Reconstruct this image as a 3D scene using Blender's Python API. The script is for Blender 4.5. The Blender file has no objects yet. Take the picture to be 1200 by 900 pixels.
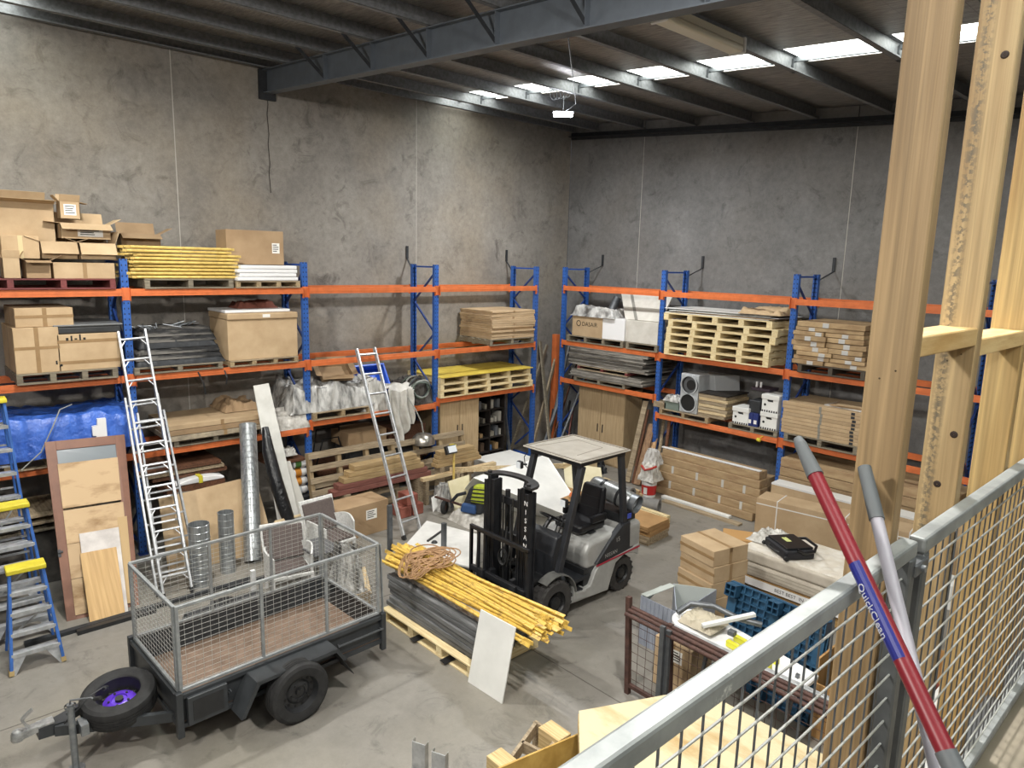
import bpy, math, random
from mathutils import Vector, Matrix, Euler, noise
V = Vector; RD = math.radians; PI = math.pi
SC = bpy.context.scene; COL = SC.collection
rnd = random.Random(7)
# ---- the camera, as surveyed from the rack geometry (metres, room corner at 0,0) ----
CAM = V((11.96438, -12.77626, 4.41617)); YAW, PIT, ROL, FPX = RD(47.301), RD(9.914), RD(1.41), 819.92
_f = V((-math.sin(YAW)*math.cos(PIT), math.cos(YAW)*math.cos(PIT), -math.sin(PIT)))
_r0 = V((math.cos(YAW), math.sin(YAW), 0)); _u0 = _r0.cross(_f)
_r = _r0*math.cos(ROL)+_u0*math.sin(ROL); _u = _u0*math.cos(ROL)-_r0*math.sin(ROL)
def ray(x, y): return _f+_r*((x-600)/FPX)+_u*((450-y)/FPX)
def X(x, y, v): d = ray(x, y); return CAM+d*((v-CAM.x)/d.x)
def Y(x, y, v): d = ray(x, y); return CAM+d*((v-CAM.y)/d.y)
def Z(x, y, v=0.0): d = ray(x, y); return CAM+d*((v-CAM.z)/d.z)
def srgb(h):
    h = h.lstrip('#'); o = []
    for i in (0, 2, 4):
        c = int(h[i:i+2], 16)/255; o.append(c/12.92 if c <= .04045 else ((c+.055)/1.055)**2.4)
    return (*o, 1)
# ---- materials ----
def nd(nt, t, **k):
    n = nt.nodes.new(t)
    for a, b in k.items(): setattr(n, a, b)
    return n
MATS = {}
def mat(name, col, rough=.6, metal=0, col2=None, scale=4, var=.5, bump=0, bscale=40, stretch=(1, 1, 1), rand=0, detail=5, emit=None, estr=0, spec=.5, lo=.35, hi=.65, alpha=1, sub=0, trans=0):
    if name in MATS: return MATS[name]
    m = bpy.data.materials.new(name); m.use_nodes = True; nt = m.node_tree; L = nt.links.new
    b = nt.nodes['Principled BSDF']; b.inputs['Roughness'].default_value = rough; b.inputs['Metallic'].default_value = metal
    b.inputs['Specular IOR Level'].default_value = spec
    c1 = srgb(col); tc = nd(nt, 'ShaderNodeTexCoord'); mp = nd(nt, 'ShaderNodeMapping'); mp.inputs['Scale'].default_value = stretch
    L(tc.outputs['Object'], mp.inputs['Vector'])
    out = None
    if col2:
        n = nd(nt, 'ShaderNodeTexNoise'); n.inputs['Scale'].default_value = scale; n.inputs['Detail'].default_value = detail; n.inputs['Roughness'].default_value = .6
        if rand:
            oi = nd(nt, 'ShaderNodeObjectInfo'); ad = nd(nt, 'ShaderNodeVectorMath', operation='ADD'); sc = nd(nt, 'ShaderNodeMath', operation='MULTIPLY'); sc.inputs[1].default_value = 50
            L(oi.outputs['Random'], sc.inputs[0]); L(mp.outputs[0], ad.inputs[0]); L(sc.outputs[0], ad.inputs[1]); L(ad.outputs[0], n.inputs['Vector'])
        else: L(mp.outputs[0], n.inputs['Vector'])
        r = nd(nt, 'ShaderNodeValToRGB'); r.color_ramp.elements[0].position = lo; r.color_ramp.elements[1].position = hi
        r.color_ramp.elements[0].color = srgb(col2); r.color_ramp.elements[1].color = c1
        L(n.outputs['Fac'], r.inputs[0]); out = r.outputs[0]
    if rand:
        oi = nd(nt, 'ShaderNodeObjectInfo'); mr = nd(nt, 'ShaderNodeMapRange'); mr.inputs['To Min'].default_value = 1-rand; mr.inputs['To Max'].default_value = 1+rand*.5
        L(oi.outputs['Random'], mr.inputs[0]); mx = nd(nt, 'ShaderNodeVectorMath', operation='SCALE')
        if out: L(out, mx.inputs[0])
        else: mx.inputs[0].default_value = c1[:3]
        L(mr.outputs[0], mx.inputs['Scale']); out = mx.outputs[0]
    if out: L(out, b.inputs['Base Color'])
    else: b.inputs['Base Color'].default_value = c1
    if bump:
        n2 = nd(nt, 'ShaderNodeTexNoise'); n2.inputs['Scale'].default_value = bscale; n2.inputs['Detail'].default_value = 4; L(mp.outputs[0], n2.inputs['Vector'])
        bp = nd(nt, 'ShaderNodeBump'); bp.inputs['Strength'].default_value = bump; bp.inputs['Distance'].default_value = .02; L(n2.outputs['Fac'], bp.inputs['Height']); L(bp.outputs[0], b.inputs['Normal'])
    if emit: b.inputs['Emission Color'].default_value = srgb(emit); b.inputs['Emission Strength'].default_value = estr
    if alpha < 1: b.inputs['Alpha'].default_value = alpha
    if trans: b.inputs['Transmission Weight'].default_value = trans
    m.diffuse_color = c1; MATS[name] = m; return m
def nodesof(m): nt = m.node_tree; return nt, nt.nodes['Principled BSDF'], nt.links.new
def wood(name, c1, c2, scale=3, axis=0, rough=.65, rand=.15, rings=14, knots=False):
    """long grain along one local axis"""
    if name in MATS: return MATS[name]
    st = [rings, rings, rings]; st[axis] = 1.2
    return mat(name, c1, rough, col2=c2, scale=scale, stretch=tuple(st), rand=rand, lo=.3, hi=.62, bump=.15, bscale=8)
# ---- mesh builder ----
class MB:
    def __init__(s): s.v = []; s.f = []
    def add(s, vs, fs):
        n = len(s.v); s.v += [V(q) for q in vs]; s.f += [tuple(i+n for i in q) for q in fs]; return s
    def hexa(s, p):  # p: bottom 4 ccw, top 4 ccw
        return s.add(p, [(0, 3, 2, 1), (4, 5, 6, 7), (0, 1, 5, 4), (1, 2, 6, 5), (2, 3, 7, 6), (3, 0, 4, 7)])
    def bx(s, x0, x1, y0, y1, z0, z1): return s.hexa([(x0, y0, z0), (x1, y0, z0), (x1, y1, z0), (x0, y1, z0), (x0, y0, z1), (x1, y0, z1), (x1, y1, z1), (x0, y1, z1)])
    def box(s, c, sz, r=None):
        M = Matrix.Identity(3)
        if r is not None: M = r if isinstance(r, Matrix) else Euler([RD(a) for a in r]).to_matrix()
        h = V(sz)/2; c = V(c)
        return s.hexa([c+M@V((a*h.x, b*h.y, d*h.z)) for d in (-1, 1) for a, b in ((-1, -1), (1, -1), (1, 1), (-1, 1))])
    def bar(s, p0, p1, w, h, up=(0, 0, 1)):
        p0, p1 = V(p0), V(p1); d = (p1-p0).normalized(); up = V(up)
        if abs(d.dot(up)) > .98: up = V((1, 0, 0))
        sd = d.cross(up).normalized()*w/2; u = sd.cross(d).normalized()*h/2
        return s.hexa([p0-sd-u, p0+sd-u, p1+sd-u, p1-sd-u, p0-sd+u, p0+sd+u, p1+sd+u, p1-sd+u])
    def cyl(s, p0, p1, r, r2=None, n=12, cap=True):
        p0, p1 = V(p0), V(p1); r2 = r if r2 is None else r2; d = (p1-p0).normalized()
        a = d.orthogonal().normalized(); b = d.cross(a); vs = []
        for p, q in ((p0, r), (p1, r2)): vs += [p+(a*math.cos(t)+b*math.sin(t))*q for t in [2*PI*i/n for i in range(n)]]
        fs = [(i, (i+1) % n, n+(i+1) % n, n+i) for i in range(n)]
        if cap: fs += [tuple(range(n))[::-1], tuple(range(n, 2*n))]
        return s.add(vs, fs)
    def tube(s, pts, r, n=6, closed=False):
        pts = [V(p) for p in pts]; m = len(pts); vs = []; a = None
        for i, p in enumerate(pts):
            if closed: d = pts[(i+1) % m]-pts[i-1]
            else: d = pts[min(i+1, m-1)]-pts[max(i-1, 0)]
            d.normalize()
            if a is None: a = d.orthogonal().normalized()
            a = (a-d*a.dot(d)).normalized(); b = d.cross(a)
            rr = r[i] if isinstance(r, (list, tuple)) else r
            vs += [p+(a*math.cos(t)+b*math.sin(t))*rr for t in [2*PI*k/n for k in range(n)]]
        fs = []
        for i in range(m if closed else m-1):
            j = (i+1) % m
            fs += [(i*n+k, i*n+(k+1) % n, j*n+(k+1) % n, j*n+k) for k in range(n)]
        if not closed: fs += [tuple(range(n))[::-1], tuple(range((m-1)*n, m*n))]
        return s.add(vs, fs)
    def prism(s, poly, ext):  # poly of 3D points, extruded along ext
        n = len(poly); e = V(ext); P = [V(p) for p in poly]
        return s.add(P+[p+e for p in P], [tuple(range(n))[::-1], tuple(range(n, 2*n))]+[(i, (i+1) % n, n+(i+1) % n, n+i) for i in range(n)])
    def lathe(s, prof, c=(0, 0, 0), axis=(0, 0, 1), n=24, closed=False):
        c = V(c); d = V(axis).normalized(); a = d.orthogonal().normalized(); b = d.cross(a); vs = []
        for r, z in prof: vs += [c+d*z+(a*math.cos(t)+b*math.sin(t))*max(r, 1e-4) for t in [2*PI*i/n for i in range(n)]]
        m = len(prof); fs = []
        for i in range(m if closed else m-1):
            j = (i+1) % m; fs += [(i*n+k, i*n+(k+1) % n, j*n+(k+1) % n, j*n+k) for k in range(n)]
        return s.add(vs, fs)
    def grid(s, fn, nu, nv, th=0):  # fn(u,v)->point, optional thickness downwards
        vs = [V(fn(i/nu, j/nv)) for j in range(nv+1) for i in range(nu+1)]; w = nu+1
        fs = [(j*w+i, j*w+i+1, (j+1)*w+i+1, (j+1)*w+i) for j in range(nv) for i in range(nu)]
        if th:
            n = len(vs); vs2 = [p-V((0, 0, th)) for p in vs]; bs = [tuple(k+n for k in q[::-1]) for q in fs]
            rim = [i for i in range(w)]+[j*w+nu for j in range(1, nv+1)]+[nv*w+i for i in range(nu-1, -1, -1)]+[j*w for j in range(nv-1, 0, -1)]
            vs += vs2; fs += bs+[(rim[(k+1) % len(rim)], rim[k], rim[k]+n, rim[(k+1) % len(rim)]+n) for k in range(len(rim))]
        return s.add(vs, fs)
    def build(s, name, m, parent=None, local=False, bevel=0, smooth=None, org=None, seg=1):
        if not s.v: return None
        vs = s.v
        if parent is not None and not local:
            W = wm(parent).inverted(); vs = [W@p for p in vs]
        o3 = V((0, 0, 0))
        if parent is None or org == 'auto':
            xs = [p.x for p in vs]; ys = [p.y for p in vs]; zs = [p.z for p in vs]
            o3 = V(((min(xs)+max(xs))/2, (min(ys)+max(ys))/2, min(zs)))
            vs = [p-o3 for p in vs]
        me = bpy.data.meshes.new(name); me.from_pydata([tuple(p) for p in vs], [], s.f); me.materials.append(m)
        if smooth: me.shade_smooth(); me.set_sharp_from_angle(angle=RD(smooth if smooth > 1 else 35))
        me.update(); o = bpy.data.objects.new(name, me); COL.objects.link(o); o.location = o3
        if parent is not None: o.parent = parent
        if bevel:
            b = o.modifiers.new('Bevel', 'BEVEL'); b.width = bevel; b.segments = seg; b.limit_method = 'ANGLE'; b.angle_limit = RD(40)
        return o
def wm(o):
    M = Matrix.LocRotScale(o.location, o.rotation_euler, o.scale)
    return wm(o.parent)@M if o.parent else M
def tag(o, label, cat=None, group=None, kind=None):
    if label: o['label'] = label
    if cat: o['category'] = cat
    if group: o['group'] = group
    if kind: o['kind'] = kind
    return o
def thing(name, label, cat, loc=(0, 0, 0), rz=0, group=None, rot=None):
    o = bpy.data.objects.new(name, None); COL.objects.link(o); o.location = loc; o.empty_display_size = .1
    o.rotation_euler = rot if rot else (0, 0, RD(rz)); return tag(o, label, cat, group)
def struct(name, mb, m, **k): return tag(mb.build(name, m, **k), None, kind='structure')
def dup(root, loc=None, rz=None, label=None, group=None, rot=None, sc=None):
    def cp(o, par):
        c = o.copy(); COL.objects.link(c); c.parent = par
        for ch in KIDS(o): cp(ch, c)
        return c
    r = cp(root, None)
    if loc is not None: r.location = loc
    if rz is not None: r.rotation_euler = (0, 0, RD(rz))
    if rot: r.rotation_euler = rot
    if sc: r.scale = sc
    if label: r['label'] = label
    if group: r['group'] = group
    return r
def KIDS(o): return [c for c in bpy.data.objects if c.parent == o]
def text(name, body, size, loc, R3, m, parent, align='CENTER', ext=.0004):
    """lettering as a mesh; R3 columns = reading direction, up, outward normal"""
    cu = bpy.data.curves.new(name, 'FONT'); cu.body = body; cu.size = size; cu.extrude = ext; cu.align_x = align; cu.align_y = 'CENTER'; cu.resolution_u = 2
    t = bpy.data.objects.new(name+'_tmp', cu); me = bpy.data.meshes.new_from_object(t); bpy.data.objects.remove(t)
    me.materials.clear(); me.materials.append(m)
    if not isinstance(R3, Matrix): d, u = V(R3[0]).normalized(), V(R3[1]).normalized(); R3 = Matrix((d, u, d.cross(u))).transposed()
    W = wm(parent).inverted()@(Matrix.Translation(V(loc))@R3.to_4x4())
    me.transform(W); o = bpy.data.objects.new(name, me); COL.objects.link(o); o.parent = parent; return o
# ---- palette ----
PINE = wood('pine', 'D3C09A', 'AF9169'); PINEY = wood('pine_along_y', 'D3C09A', 'AF9169', axis=1); PINEZ = wood('stud_pine', 'D6B67C', 'A97E45', axis=2, scale=2.2, rings=9, rand=.06)
GPINE = wood('weathered_pine', 'A8987E', '776650'); GREYW = wood('grey_wood', '8B8270', '5E5547')
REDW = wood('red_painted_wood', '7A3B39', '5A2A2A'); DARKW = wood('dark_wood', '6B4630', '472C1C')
CARD = mat('cardboard', 'BFA684', .8, col2='AC9270', scale=3, rand=.12, lo=.3, hi=.7, bump=.05, bscale=30)
CARDD = mat('brown_cardboard', 'A58B6B', .8, col2='92785A', scale=3, rand=.15, lo=.3, hi=.7)
TAPE = mat('packing_tape', '9A7E5A', .4, col2='8F7350', scale=8)
WHITE = mat('white_melamine', 'E4E4E0', .45, col2='D6D6D2', scale=2)
WPLAS = mat('white_plastic', 'E6E6E6', .4)
PAPER = mat('label_paper', 'E8E6E0', .7); BLACKP = mat('black_ink', '151515', .6)
GALV = mat('galvanised_steel', '9DA1A4', .42, .75, col2='80858A', scale=14, var=.3)
ALU = mat('aluminium', 'C9CBCC', .38, .45, col2='A5A8AA', scale=10)
STEEL = mat('grey_steel', '6E7174', .45, .6, col2='5A5D60', scale=8)
BLK = mat('black_paint', '1E1F21', .45, col2='2A2B2D', scale=6); BLKM = mat('matt_black_steel', '2A2C2F', .55, .2, col2='36383B', scale=9)
RUB = mat('rubber', '1C1C1D', .8, col2='2B2B2B', scale=12)
BLUE = mat('rack_blue_plain', '1F4FA8', .4, col2='1B4695', scale=10); NAVY = mat('navy_brace', '1D3A7A', .45)
ORANGE = mat('rack_orange', 'D87440', .45, col2='C4683A', scale=6, rand=.1)
YEL = mat('yellow_paint', 'D9BE6C', .45, col2='B99A52', scale=10, lo=.3, hi=.6)
# ================= room shell =================
def zU(x): return 7.46-.07*x      # underside of the purlins
def concrete(name, a, b, c, warm, fine=1):
    m = mat(name, a, .75, col2=b, scale=.9, detail=10, lo=.3, hi=.7, bump=.12, bscale=14); nt, bs, L = nodesof(m)
    old = bs.inputs['Base Color'].links[0].from_socket
    tc = nd(nt, 'ShaderNodeTexCoord'); n = nd(nt, 'ShaderNodeTexNoise'); n.inputs['Scale'].default_value = 2.6; n.inputs['Detail'].default_value = 12; n.inputs['Roughness'].default_value = .75; n.inputs['Distortion'].default_value = .8
    L(tc.outputs['Object'], n.inputs['Vector']); r = nd(nt, 'ShaderNodeValToRGB'); r.color_ramp.elements[0].position = .54; r.color_ramp.elements[1].position = .72
    r.color_ramp.elements[0].color = (0, 0, 0, 1); r.color_ramp.elements[1].color = (1, 1, 1, 1); L(n.outputs['Fac'], r.inputs[0])
    mx = nd(nt, 'ShaderNodeMix', data_type='RGBA'); mx.inputs['B'].default_value = srgb(c); L(r.outputs[0], mx.inputs['Factor']); L(old, mx.inputs['A'])
    # fine speckle and warm weathering patches
    n2 = nd(nt, 'ShaderNodeTexNoise'); n2.inputs['Scale'].default_value = .55; n2.inputs['Detail'].default_value = 6; L(tc.outputs['Object'], n2.inputs['Vector'])
    r2 = nd(nt, 'ShaderNodeValToRGB'); r2.color_ramp.elements[0].position = .45; r2.color_ramp.elements[1].position = .7
    L(n2.outputs['Fac'], r2.inputs[0]); mx2 = nd(nt, 'ShaderNodeMix', data_type='RGBA'); mx2.inputs['B'].default_value = srgb(warm); ml = nd(nt, 'ShaderNodeMath', operation='MULTIPLY'); ml.inputs[1].default_value = .5
    L(r2.outputs['Color'], ml.inputs[0]); L(ml.outputs[0], mx2.inputs['Factor']); L(mx.outputs['Result'], mx2.inputs['A'])
    n3 = nd(nt, 'ShaderNodeTexNoise'); n3.inputs['Scale'].default_value = 9; n3.inputs['Detail'].default_value = 8; n3.inputs['Roughness'].default_value = .8; L(tc.outputs['Object'], n3.inputs['Vector'])
    r3 = nd(nt, 'ShaderNodeMapRange'); r3.inputs['From Min'].default_value = .3; r3.inputs['From Max'].default_value = .7; r3.inputs['To Min'].default_value = 1-.26*fine; r3.inputs['To Max'].default_value = 1+.16*fine; L(n3.outputs['Fac'], r3.inputs[0])
    sc = nd(nt, 'ShaderNodeVectorMath', operation='SCALE'); L(mx2.outputs['Result'], sc.inputs[0]); L(r3.outputs[0], sc.inputs['Scale'])
    L(sc.outputs[0], bs.inputs['Base Color']); return m
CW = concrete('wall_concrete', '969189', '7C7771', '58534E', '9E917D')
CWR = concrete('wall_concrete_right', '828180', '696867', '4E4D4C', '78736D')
CF = concrete('floor_concrete', '8A867F', '76726B', '57544F', '8B8576', .45); nodesof(CF)[1].inputs['Roughness'].default_value = .5
def wall_panels(name, joints, m, fn):
    mb = MB()
    for a, b in zip(joints[:-1], joints[1:]): fn(mb, a+.008, b-.008)
    return struct(name, mb, m)
def pL(mb, a, b): mb.bx(-.18, 0, a, b, 0, 7.62)
def pR(mb, a, b): mb.hexa([(a, 0, 0), (b, 0, 0), (b, .18, 0), (a, .18, 0), (a, 0, zU(a)+.18), (b, 0, zU(b)+.18), (b, .18, zU(b)+.18), (a, .18, zU(a)+.18)])
wall_panels('wall_left', [-22.5, -18, -13.5, -9.0, -4.46, .0], CW, pL)
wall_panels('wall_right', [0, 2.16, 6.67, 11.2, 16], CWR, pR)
JT = mat('joint_sealant', 'B8B4AC', .7); JD = mat('dark_joint', '4A4742', .8)
k = 0
for y in (-13.5, -9.0, -4.46): struct('trim_%d' % k, MB().bx(-.1, -.004, y-.02, y+.02, 0, 7.6), JT); k += 1
for x in (2.16, 6.67, 11.2): struct('trim_%d' % k, MB().bx(x-.02, x+.02, .006, .1, 0, zU(x)), JT); k += 1
struct('floor', MB().bx(-.2, 22, -22.5, .2, -.2, 0), CF)
SAW = mat('floor_joint', '5E5A54', .8)
struct('trim_%d' % k, MB().bx(0, 16, -7.506, -7.494, 0, .0015), SAW); k += 1
struct('trim_%d' % k, MB().bx(4.494, 4.506, -22, 0, 0, .0015), SAW); k += 1
# crack below the rafter seat
cr = MB(); pts = [(0.003, -7.49+.012*math.sin(i*2.1), 7.08-i*.16) for i in range(11)]
for a, b in zip(pts[:-1], pts[1:]): cr.bar(a, b, .012, .006, (1, 0, 0))
struct('trim_%d' % k, cr, mat('crack', '3F3B37', .9)); k += 1
# roof of foil blanket on wire with a clear sheet near each end
FOIL = mat('foil_blanket', 'ADA8A2', .36, .5, col2='7A7672', scale=5, bump=1, bscale=9, stretch=(1, 6, 1), detail=8)
ce = MB()
for y0, y1 in ((-22.5, -11.85), (-10.95, -3.92), (-3.18, .18)):
    ce.hexa([(-.18, y0, zU(0)+.20), (17, y0, zU(17)+.2), (17, y1, zU(17)+.2), (-.18, y1, zU(0)+.2), (-.18, y0, zU(0)+.3), (17, y0, zU(17)+.3), (17, y1, zU(17)+.3), (-.18, y1, zU(0)+.3)])
struct('ceiling', ce, FOIL)
SKY = mat('clear_sheet', 'F2F6FA', .4, emit='F4F8F0', estr=9)
for i, (y0, y1) in enumerate(((-11.85, -10.95), (-3.92, -3.18))):
    struct('window_%d' % i, MB().hexa([(0, y0, zU(0)+.2), (17, y0, zU(17)+.2), (17, y1, zU(17)+.2), (0, y1, zU(0)+.2), (0, y0, zU(0)+.22), (17, y0, zU(17)+.22), (17, y1, zU(17)+.22), (0, y1, zU(0)+.22)]), SKY)
# safety mesh wires under the blanket
wi = MB()
for i in range(52):
    x = .3*i+.2; wi.bar((x, -22, zU(x)+.196), (x, 0, zU(x)+.196), .004, .004)
for i in range(45):
    y = -.3-.5*i; wi.bar((0, y, zU(0)+.196), (16, y, zU(16)+.196), .004, .004)
tag(wi.build('roof_safety_mesh', STEEL), 'wire safety mesh holding up the foil roof blanket', 'wire mesh', kind='structure')
PUR = mat('purlin_steel', '85878A', .5, .2, col2='6C6E70', scale=20)
px = [.12, .85, 2.13, 3.42, 4.68, 5.92, 7.2, 8.5, 9.8, 11.1, 12.4]
ordn = ['against the left concrete wall', 'second from the left wall', 'third from the left wall', 'fourth from the left wall', 'fifth from the left wall', 'sixth from the left wall', 'seventh from the left wall, beside the fluorescent batten', 'eighth from the left wall', 'ninth from the left wall', 'tenth from the left wall', 'furthest from the left wall']
for x, w in zip(px, ordn):
    z = zU(x); mb = MB(); mb.bx(x-.004, x, -22, -.02, z, z+.2); mb.bx(x-.004, x+.07, -22, -.02, z, z+.004); mb.bx(x+.066, x+.07, -22, -.02, z, z+.02); mb.bx(x-.004, x+.07, -22, -.02, z+.196, z+.2)
    tag(mb.build('roof_purlin', PUR), 'grey steel roof purlin, '+w, 'purlin', 'roof purlins')
br = thing('purlin_bridging', 'thin steel bridging bar clipped between the purlins below the bright roof sheet', 'bridging bar', (6, -3.5, 7))
mb = MB(); mb.bar((.1, -3.5, zU(0)+.15), (15, -3.5, zU(15)+.15), .05, .05); mb.build('bar', GALV, br)
for x in px[1:]:
    MB().bx(x-.015, x+.03, -3.54, -3.46, zU(x)+.0, zU(x)+.16).build('clip', STEEL, br)
# rafter along x at y=-7.5
RAF = mat('rafter_paint', '5F666E', .5, .1, col2='565C63', scale=5)
rf = thing('steel_rafter', 'deep grey steel roof beam running out from the left concrete wall', 'roof beam', (0, -7.5, 7.1))
def slab(mb, x0, x1, y0, y1, za, zb):  # follows roof fall, za zb relative to zU
    return mb.hexa([(x0, y0, zU(x0)+za), (x1, y0, zU(x1)+za), (x1, y1, zU(x1)+za), (x0, y1, zU(x0)+za), (x0, y0, zU(x0)+zb), (x1, y0, zU(x1)+zb), (x1, y1, zU(x1)+zb), (x0, y1, zU(x0)+zb)])
slab(MB(), .06, 16, -7.506, -7.494, -.36, -.01).build('web', RAF, rf)
slab(MB(), .06, 16, -7.58, -7.42, -.02, -.005).build('top_flange', RAF, rf); slab(MB(), .06, 16, -7.58, -7.42, -.375, -.36).build('bottom_flange', RAF, rf)
MB().bx(.002, .06, -7.64, -7.36, 6.98, 7.45).build('wall_bracket', BLKM, rf)
for x in px[2:]:
    MB().bar((x, -8.0, zU(x)+.03), (x, -7.55, zU(x)-.33), .05, .006, (1, 0, 0)).build('fly_brace', BLKM, rf)
    MB().bx(x-.005, x+.005, -7.575, -7.506, zU(x)-.36, zU(x)-.02).build('stiffener', RAF, rf)
# eave angle on the right wall
mb = MB(); slab(mb, 0, 16, -.10, -.0, -.1, -.088); slab(mb, 0, 16, -.012, -.001, -.16, .0)
tag(mb.build('wall_angle', BLKM), 'dark steel angle fixed along the top of the right wall', 'steel angle')
mb = MB(); mb.bx(0, .02, -22, -.0, 7.3, 7.36); mb.bx(0, .09, -22, 0, 7.35, 7.36)
# pendant LED lamp
lp = Y(660, 134, -3.5)
LED = mat('lit_led', 'FFFFFF', .4, emit='F3F7FF', estr=60)
la = thing('high_bay_lamp', 'lit white work lamp hanging by a chain from the roof', 'lamp', lp)
MB().box(lp, (.34, .12, .07), (0, 0, 45)).build('lamp_head', LED, la, bevel=.02, seg=2)
MB().bar(lp+V((-.13, -.13, .04)), lp+V((.13, .13, .04)), .05, .02).build('bracket', GALV, la)
mb = MB(); mb.tube([lp+V((0, 0, .05)), V((lp.x, lp.y, zU(lp.x)+.03))], .006); mb.build('chain', GALV, la)
q = V((7.0, -7.5, zU(7)-.4)); q = Y(666, 45, -7.5)
MB().tube([Y(666, 45, -7.5), Y(672, 95, -5.2), Y(675, 122, -3.5), lp+V((.06, 0, .05))], .008).build('cable', BLKM, la)
mb = MB()
for t in range(5):
    c = V((lp.x-.25+t*.08, -3.5, zU(3)+.08)); mb.tube([c+V((0, .09*math.cos(a), .09*math.sin(a))) for a in [i*PI/6 for i in range(12)]], .006, closed=True)
tag(mb.build('coiled_cable', BLKM), 'small coils of cable looped on the bridging bar above the lamp', 'cable')
# fluorescent batten under a purlin
zb = zU(7.2)-.12
p0 = X(772, 18, 7.25); p1 = X(866, 46, 7.25)
fb = thing('fluorescent_batten', 'unlit white fluorescent batten with a yellowed diffuser under the roof', 'light fitting', (7.25, (p0.y+p1.y)/2, p0.z))
za = (p0.z+p1.z)/2
MB().bx(7.17, 7.33, p0.y, p1.y, za-.04, za+.05).build('housing', mat('yellowed_white', 'CFC9B8', .5), fb, bevel=.01)
MB().bx(7.155, 7.345, p0.y+.03, p1.y-.03, za-.11, za-.035).build('diffuser', mat('diffuser', 'D8D2C0', .35), fb, bevel=.03, seg=3)
for y in (p0.y, p1.y-.03): MB().bx(7.145, 7.355, y-.005, y+.035, za-.12, za+.055).build('end_cap', WPLAS, fb, bevel=.01)
for y in (p0.y+.2, p1.y-.2): MB().bx(7.2, 7.23, y-.01, y+.01, za+.05, zU(7.2)+.01).build('hanger', GALV, fb)
mb = MB(); mb.tube([V((7.3, -7.5, zU(7.3)-.1)), V((11.1, -6.2, zU(11)-.1))], .006)
tag(mb.build('roof_wire', BLKM), 'thin dark catenary wire strung beneath the roof from the grey roof beam', 'wire')
# ================= pallet racking =================
def upmat():
    m = mat('rack_blue', '3563AE', .42, col2='2B559C', scale=14, rand=.06); nt, bs, L = nodesof(m); base = bs.inputs['Base Color'].links[0].from_socket
    tc = nd(nt, 'ShaderNodeTexCoord'); sp = nd(nt, 'ShaderNodeSeparateXYZ'); L(tc.outputs['Object'], sp.inputs[0])
    def mth(op, a, b=None):
        n = nd(nt, 'ShaderNodeMath', operation=op)
        for i, q in enumerate((a, b)):
            if q is None: continue
            if isinstance(q, (int, float)): n.inputs[i].default_value = q
            else: L(q, n.inputs[i])
        return n.outputs[0]
    zz = mth('LESS_THAN', mth('ABSOLUTE', mth('SUBTRACT', mth('MODULO', sp.outputs['Z'], .075), .0375)), .012)
    xx = mth('LESS_THAN', mth('ABSOLUTE', mth('SUBTRACT', mth('ABSOLUTE', sp.outputs['X']), .027)), .008)
    f = mth('MULTIPLY', zz, xx); mx = nd(nt, 'ShaderNodeMix', data_type='RGBA'); mx.inputs['B'].default_value = (.01, .012, .03, 1)
    L(f, mx.inputs['Factor']); L(base, mx.inputs['A']); L(mx.outputs['Result'], bs.inputs['Base Color']); return m
RB = upmat(); HT = 4.325; DEP = .8
def make_frame():
    # local: x along the beams, y from the front (0) to the back (DEP), z up
    t = thing('rack_frame', 'x', 'rack frame', (0, 0, 0), 0, 'blue rack upright frames')
    for y, s in ((0, -1), (DEP, 1)):
        mb = MB(); a = .048; mb.bx(-a, a, y-.003 if s < 0 else y-.0, y+.0 if s < 0 else y+.003, 0, HT)
        mb.bx(-a, -a+.004, min(y, y-s*.07), max(y, y-s*.07), 0, HT); mb.bx(a-.004, a, min(y, y-s*.07), max(y, y-s*.07), 0, HT)
        mb.bx(-a, -.02, y-s*.066, y-s*.07, 0, HT); mb.bx(.02, a, y-s*.066, y-s*.07, 0, HT)
        # channel crease down the face
        mb.bx(-.006, .006, y+s*.003, y+s*.006, 0, HT)
        mb.build('upright', RB, t, local=True); MB().bx(-.07, .07, y-.07, y+.07, 0, .008).build('foot_plate', NAVY, t, local=True)
    z = .12; i = 0; mb = MB().bx(-.018, .018, .04, DEP-.04, HT-.06, HT-.03); mb.build('brace', BLUE, t, local=True)
    MB().bx(-.018, .018, .04, DEP-.04, .1, .14).build('brace', BLUE, t, local=True)
    while z < HT-.3:
        a, b = (.05, DEP-.05) if i % 2 else (DEP-.05, .05)
        MB().bar((0, a, z), (0, b, min(z+.58, HT-.08)), .03, .03, (1, 0, 0)).build('brace', NAVY, t, local=True); z += .58; i += 1
    return t
F0 = make_frame()
LX, RY = 1.08, -1.198
LYS = [-2.069-2.68*i for i in range(5)]; RXS = [1.051+2.68*i for i in range(5)]
nthL = ['nearest the room corner', 'second from the corner', 'third from the corner', 'fourth from the corner, behind aluminium ladder', 'furthest from the corner']
for i, y in enumerate(LYS):
    lab = 'blue perforated rack frame on the left wall, '+nthL[i]
    if i == 0: F0.location = (LX, y, 0); F0.rotation_euler = (0, 0, PI/2); F0['label'] = lab
    else: dup(F0, (LX, y, 0), 90, lab)
for i, x in enumerate(RXS):
    dup(F0, (x, RY, 0), 0, 'blue perforated rack frame on the right wall, '+['nearest the room corner', 'second from the corner', 'third from the corner', 'fourth, seen between the timber studs', 'fifth from the corner'][i])
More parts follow.
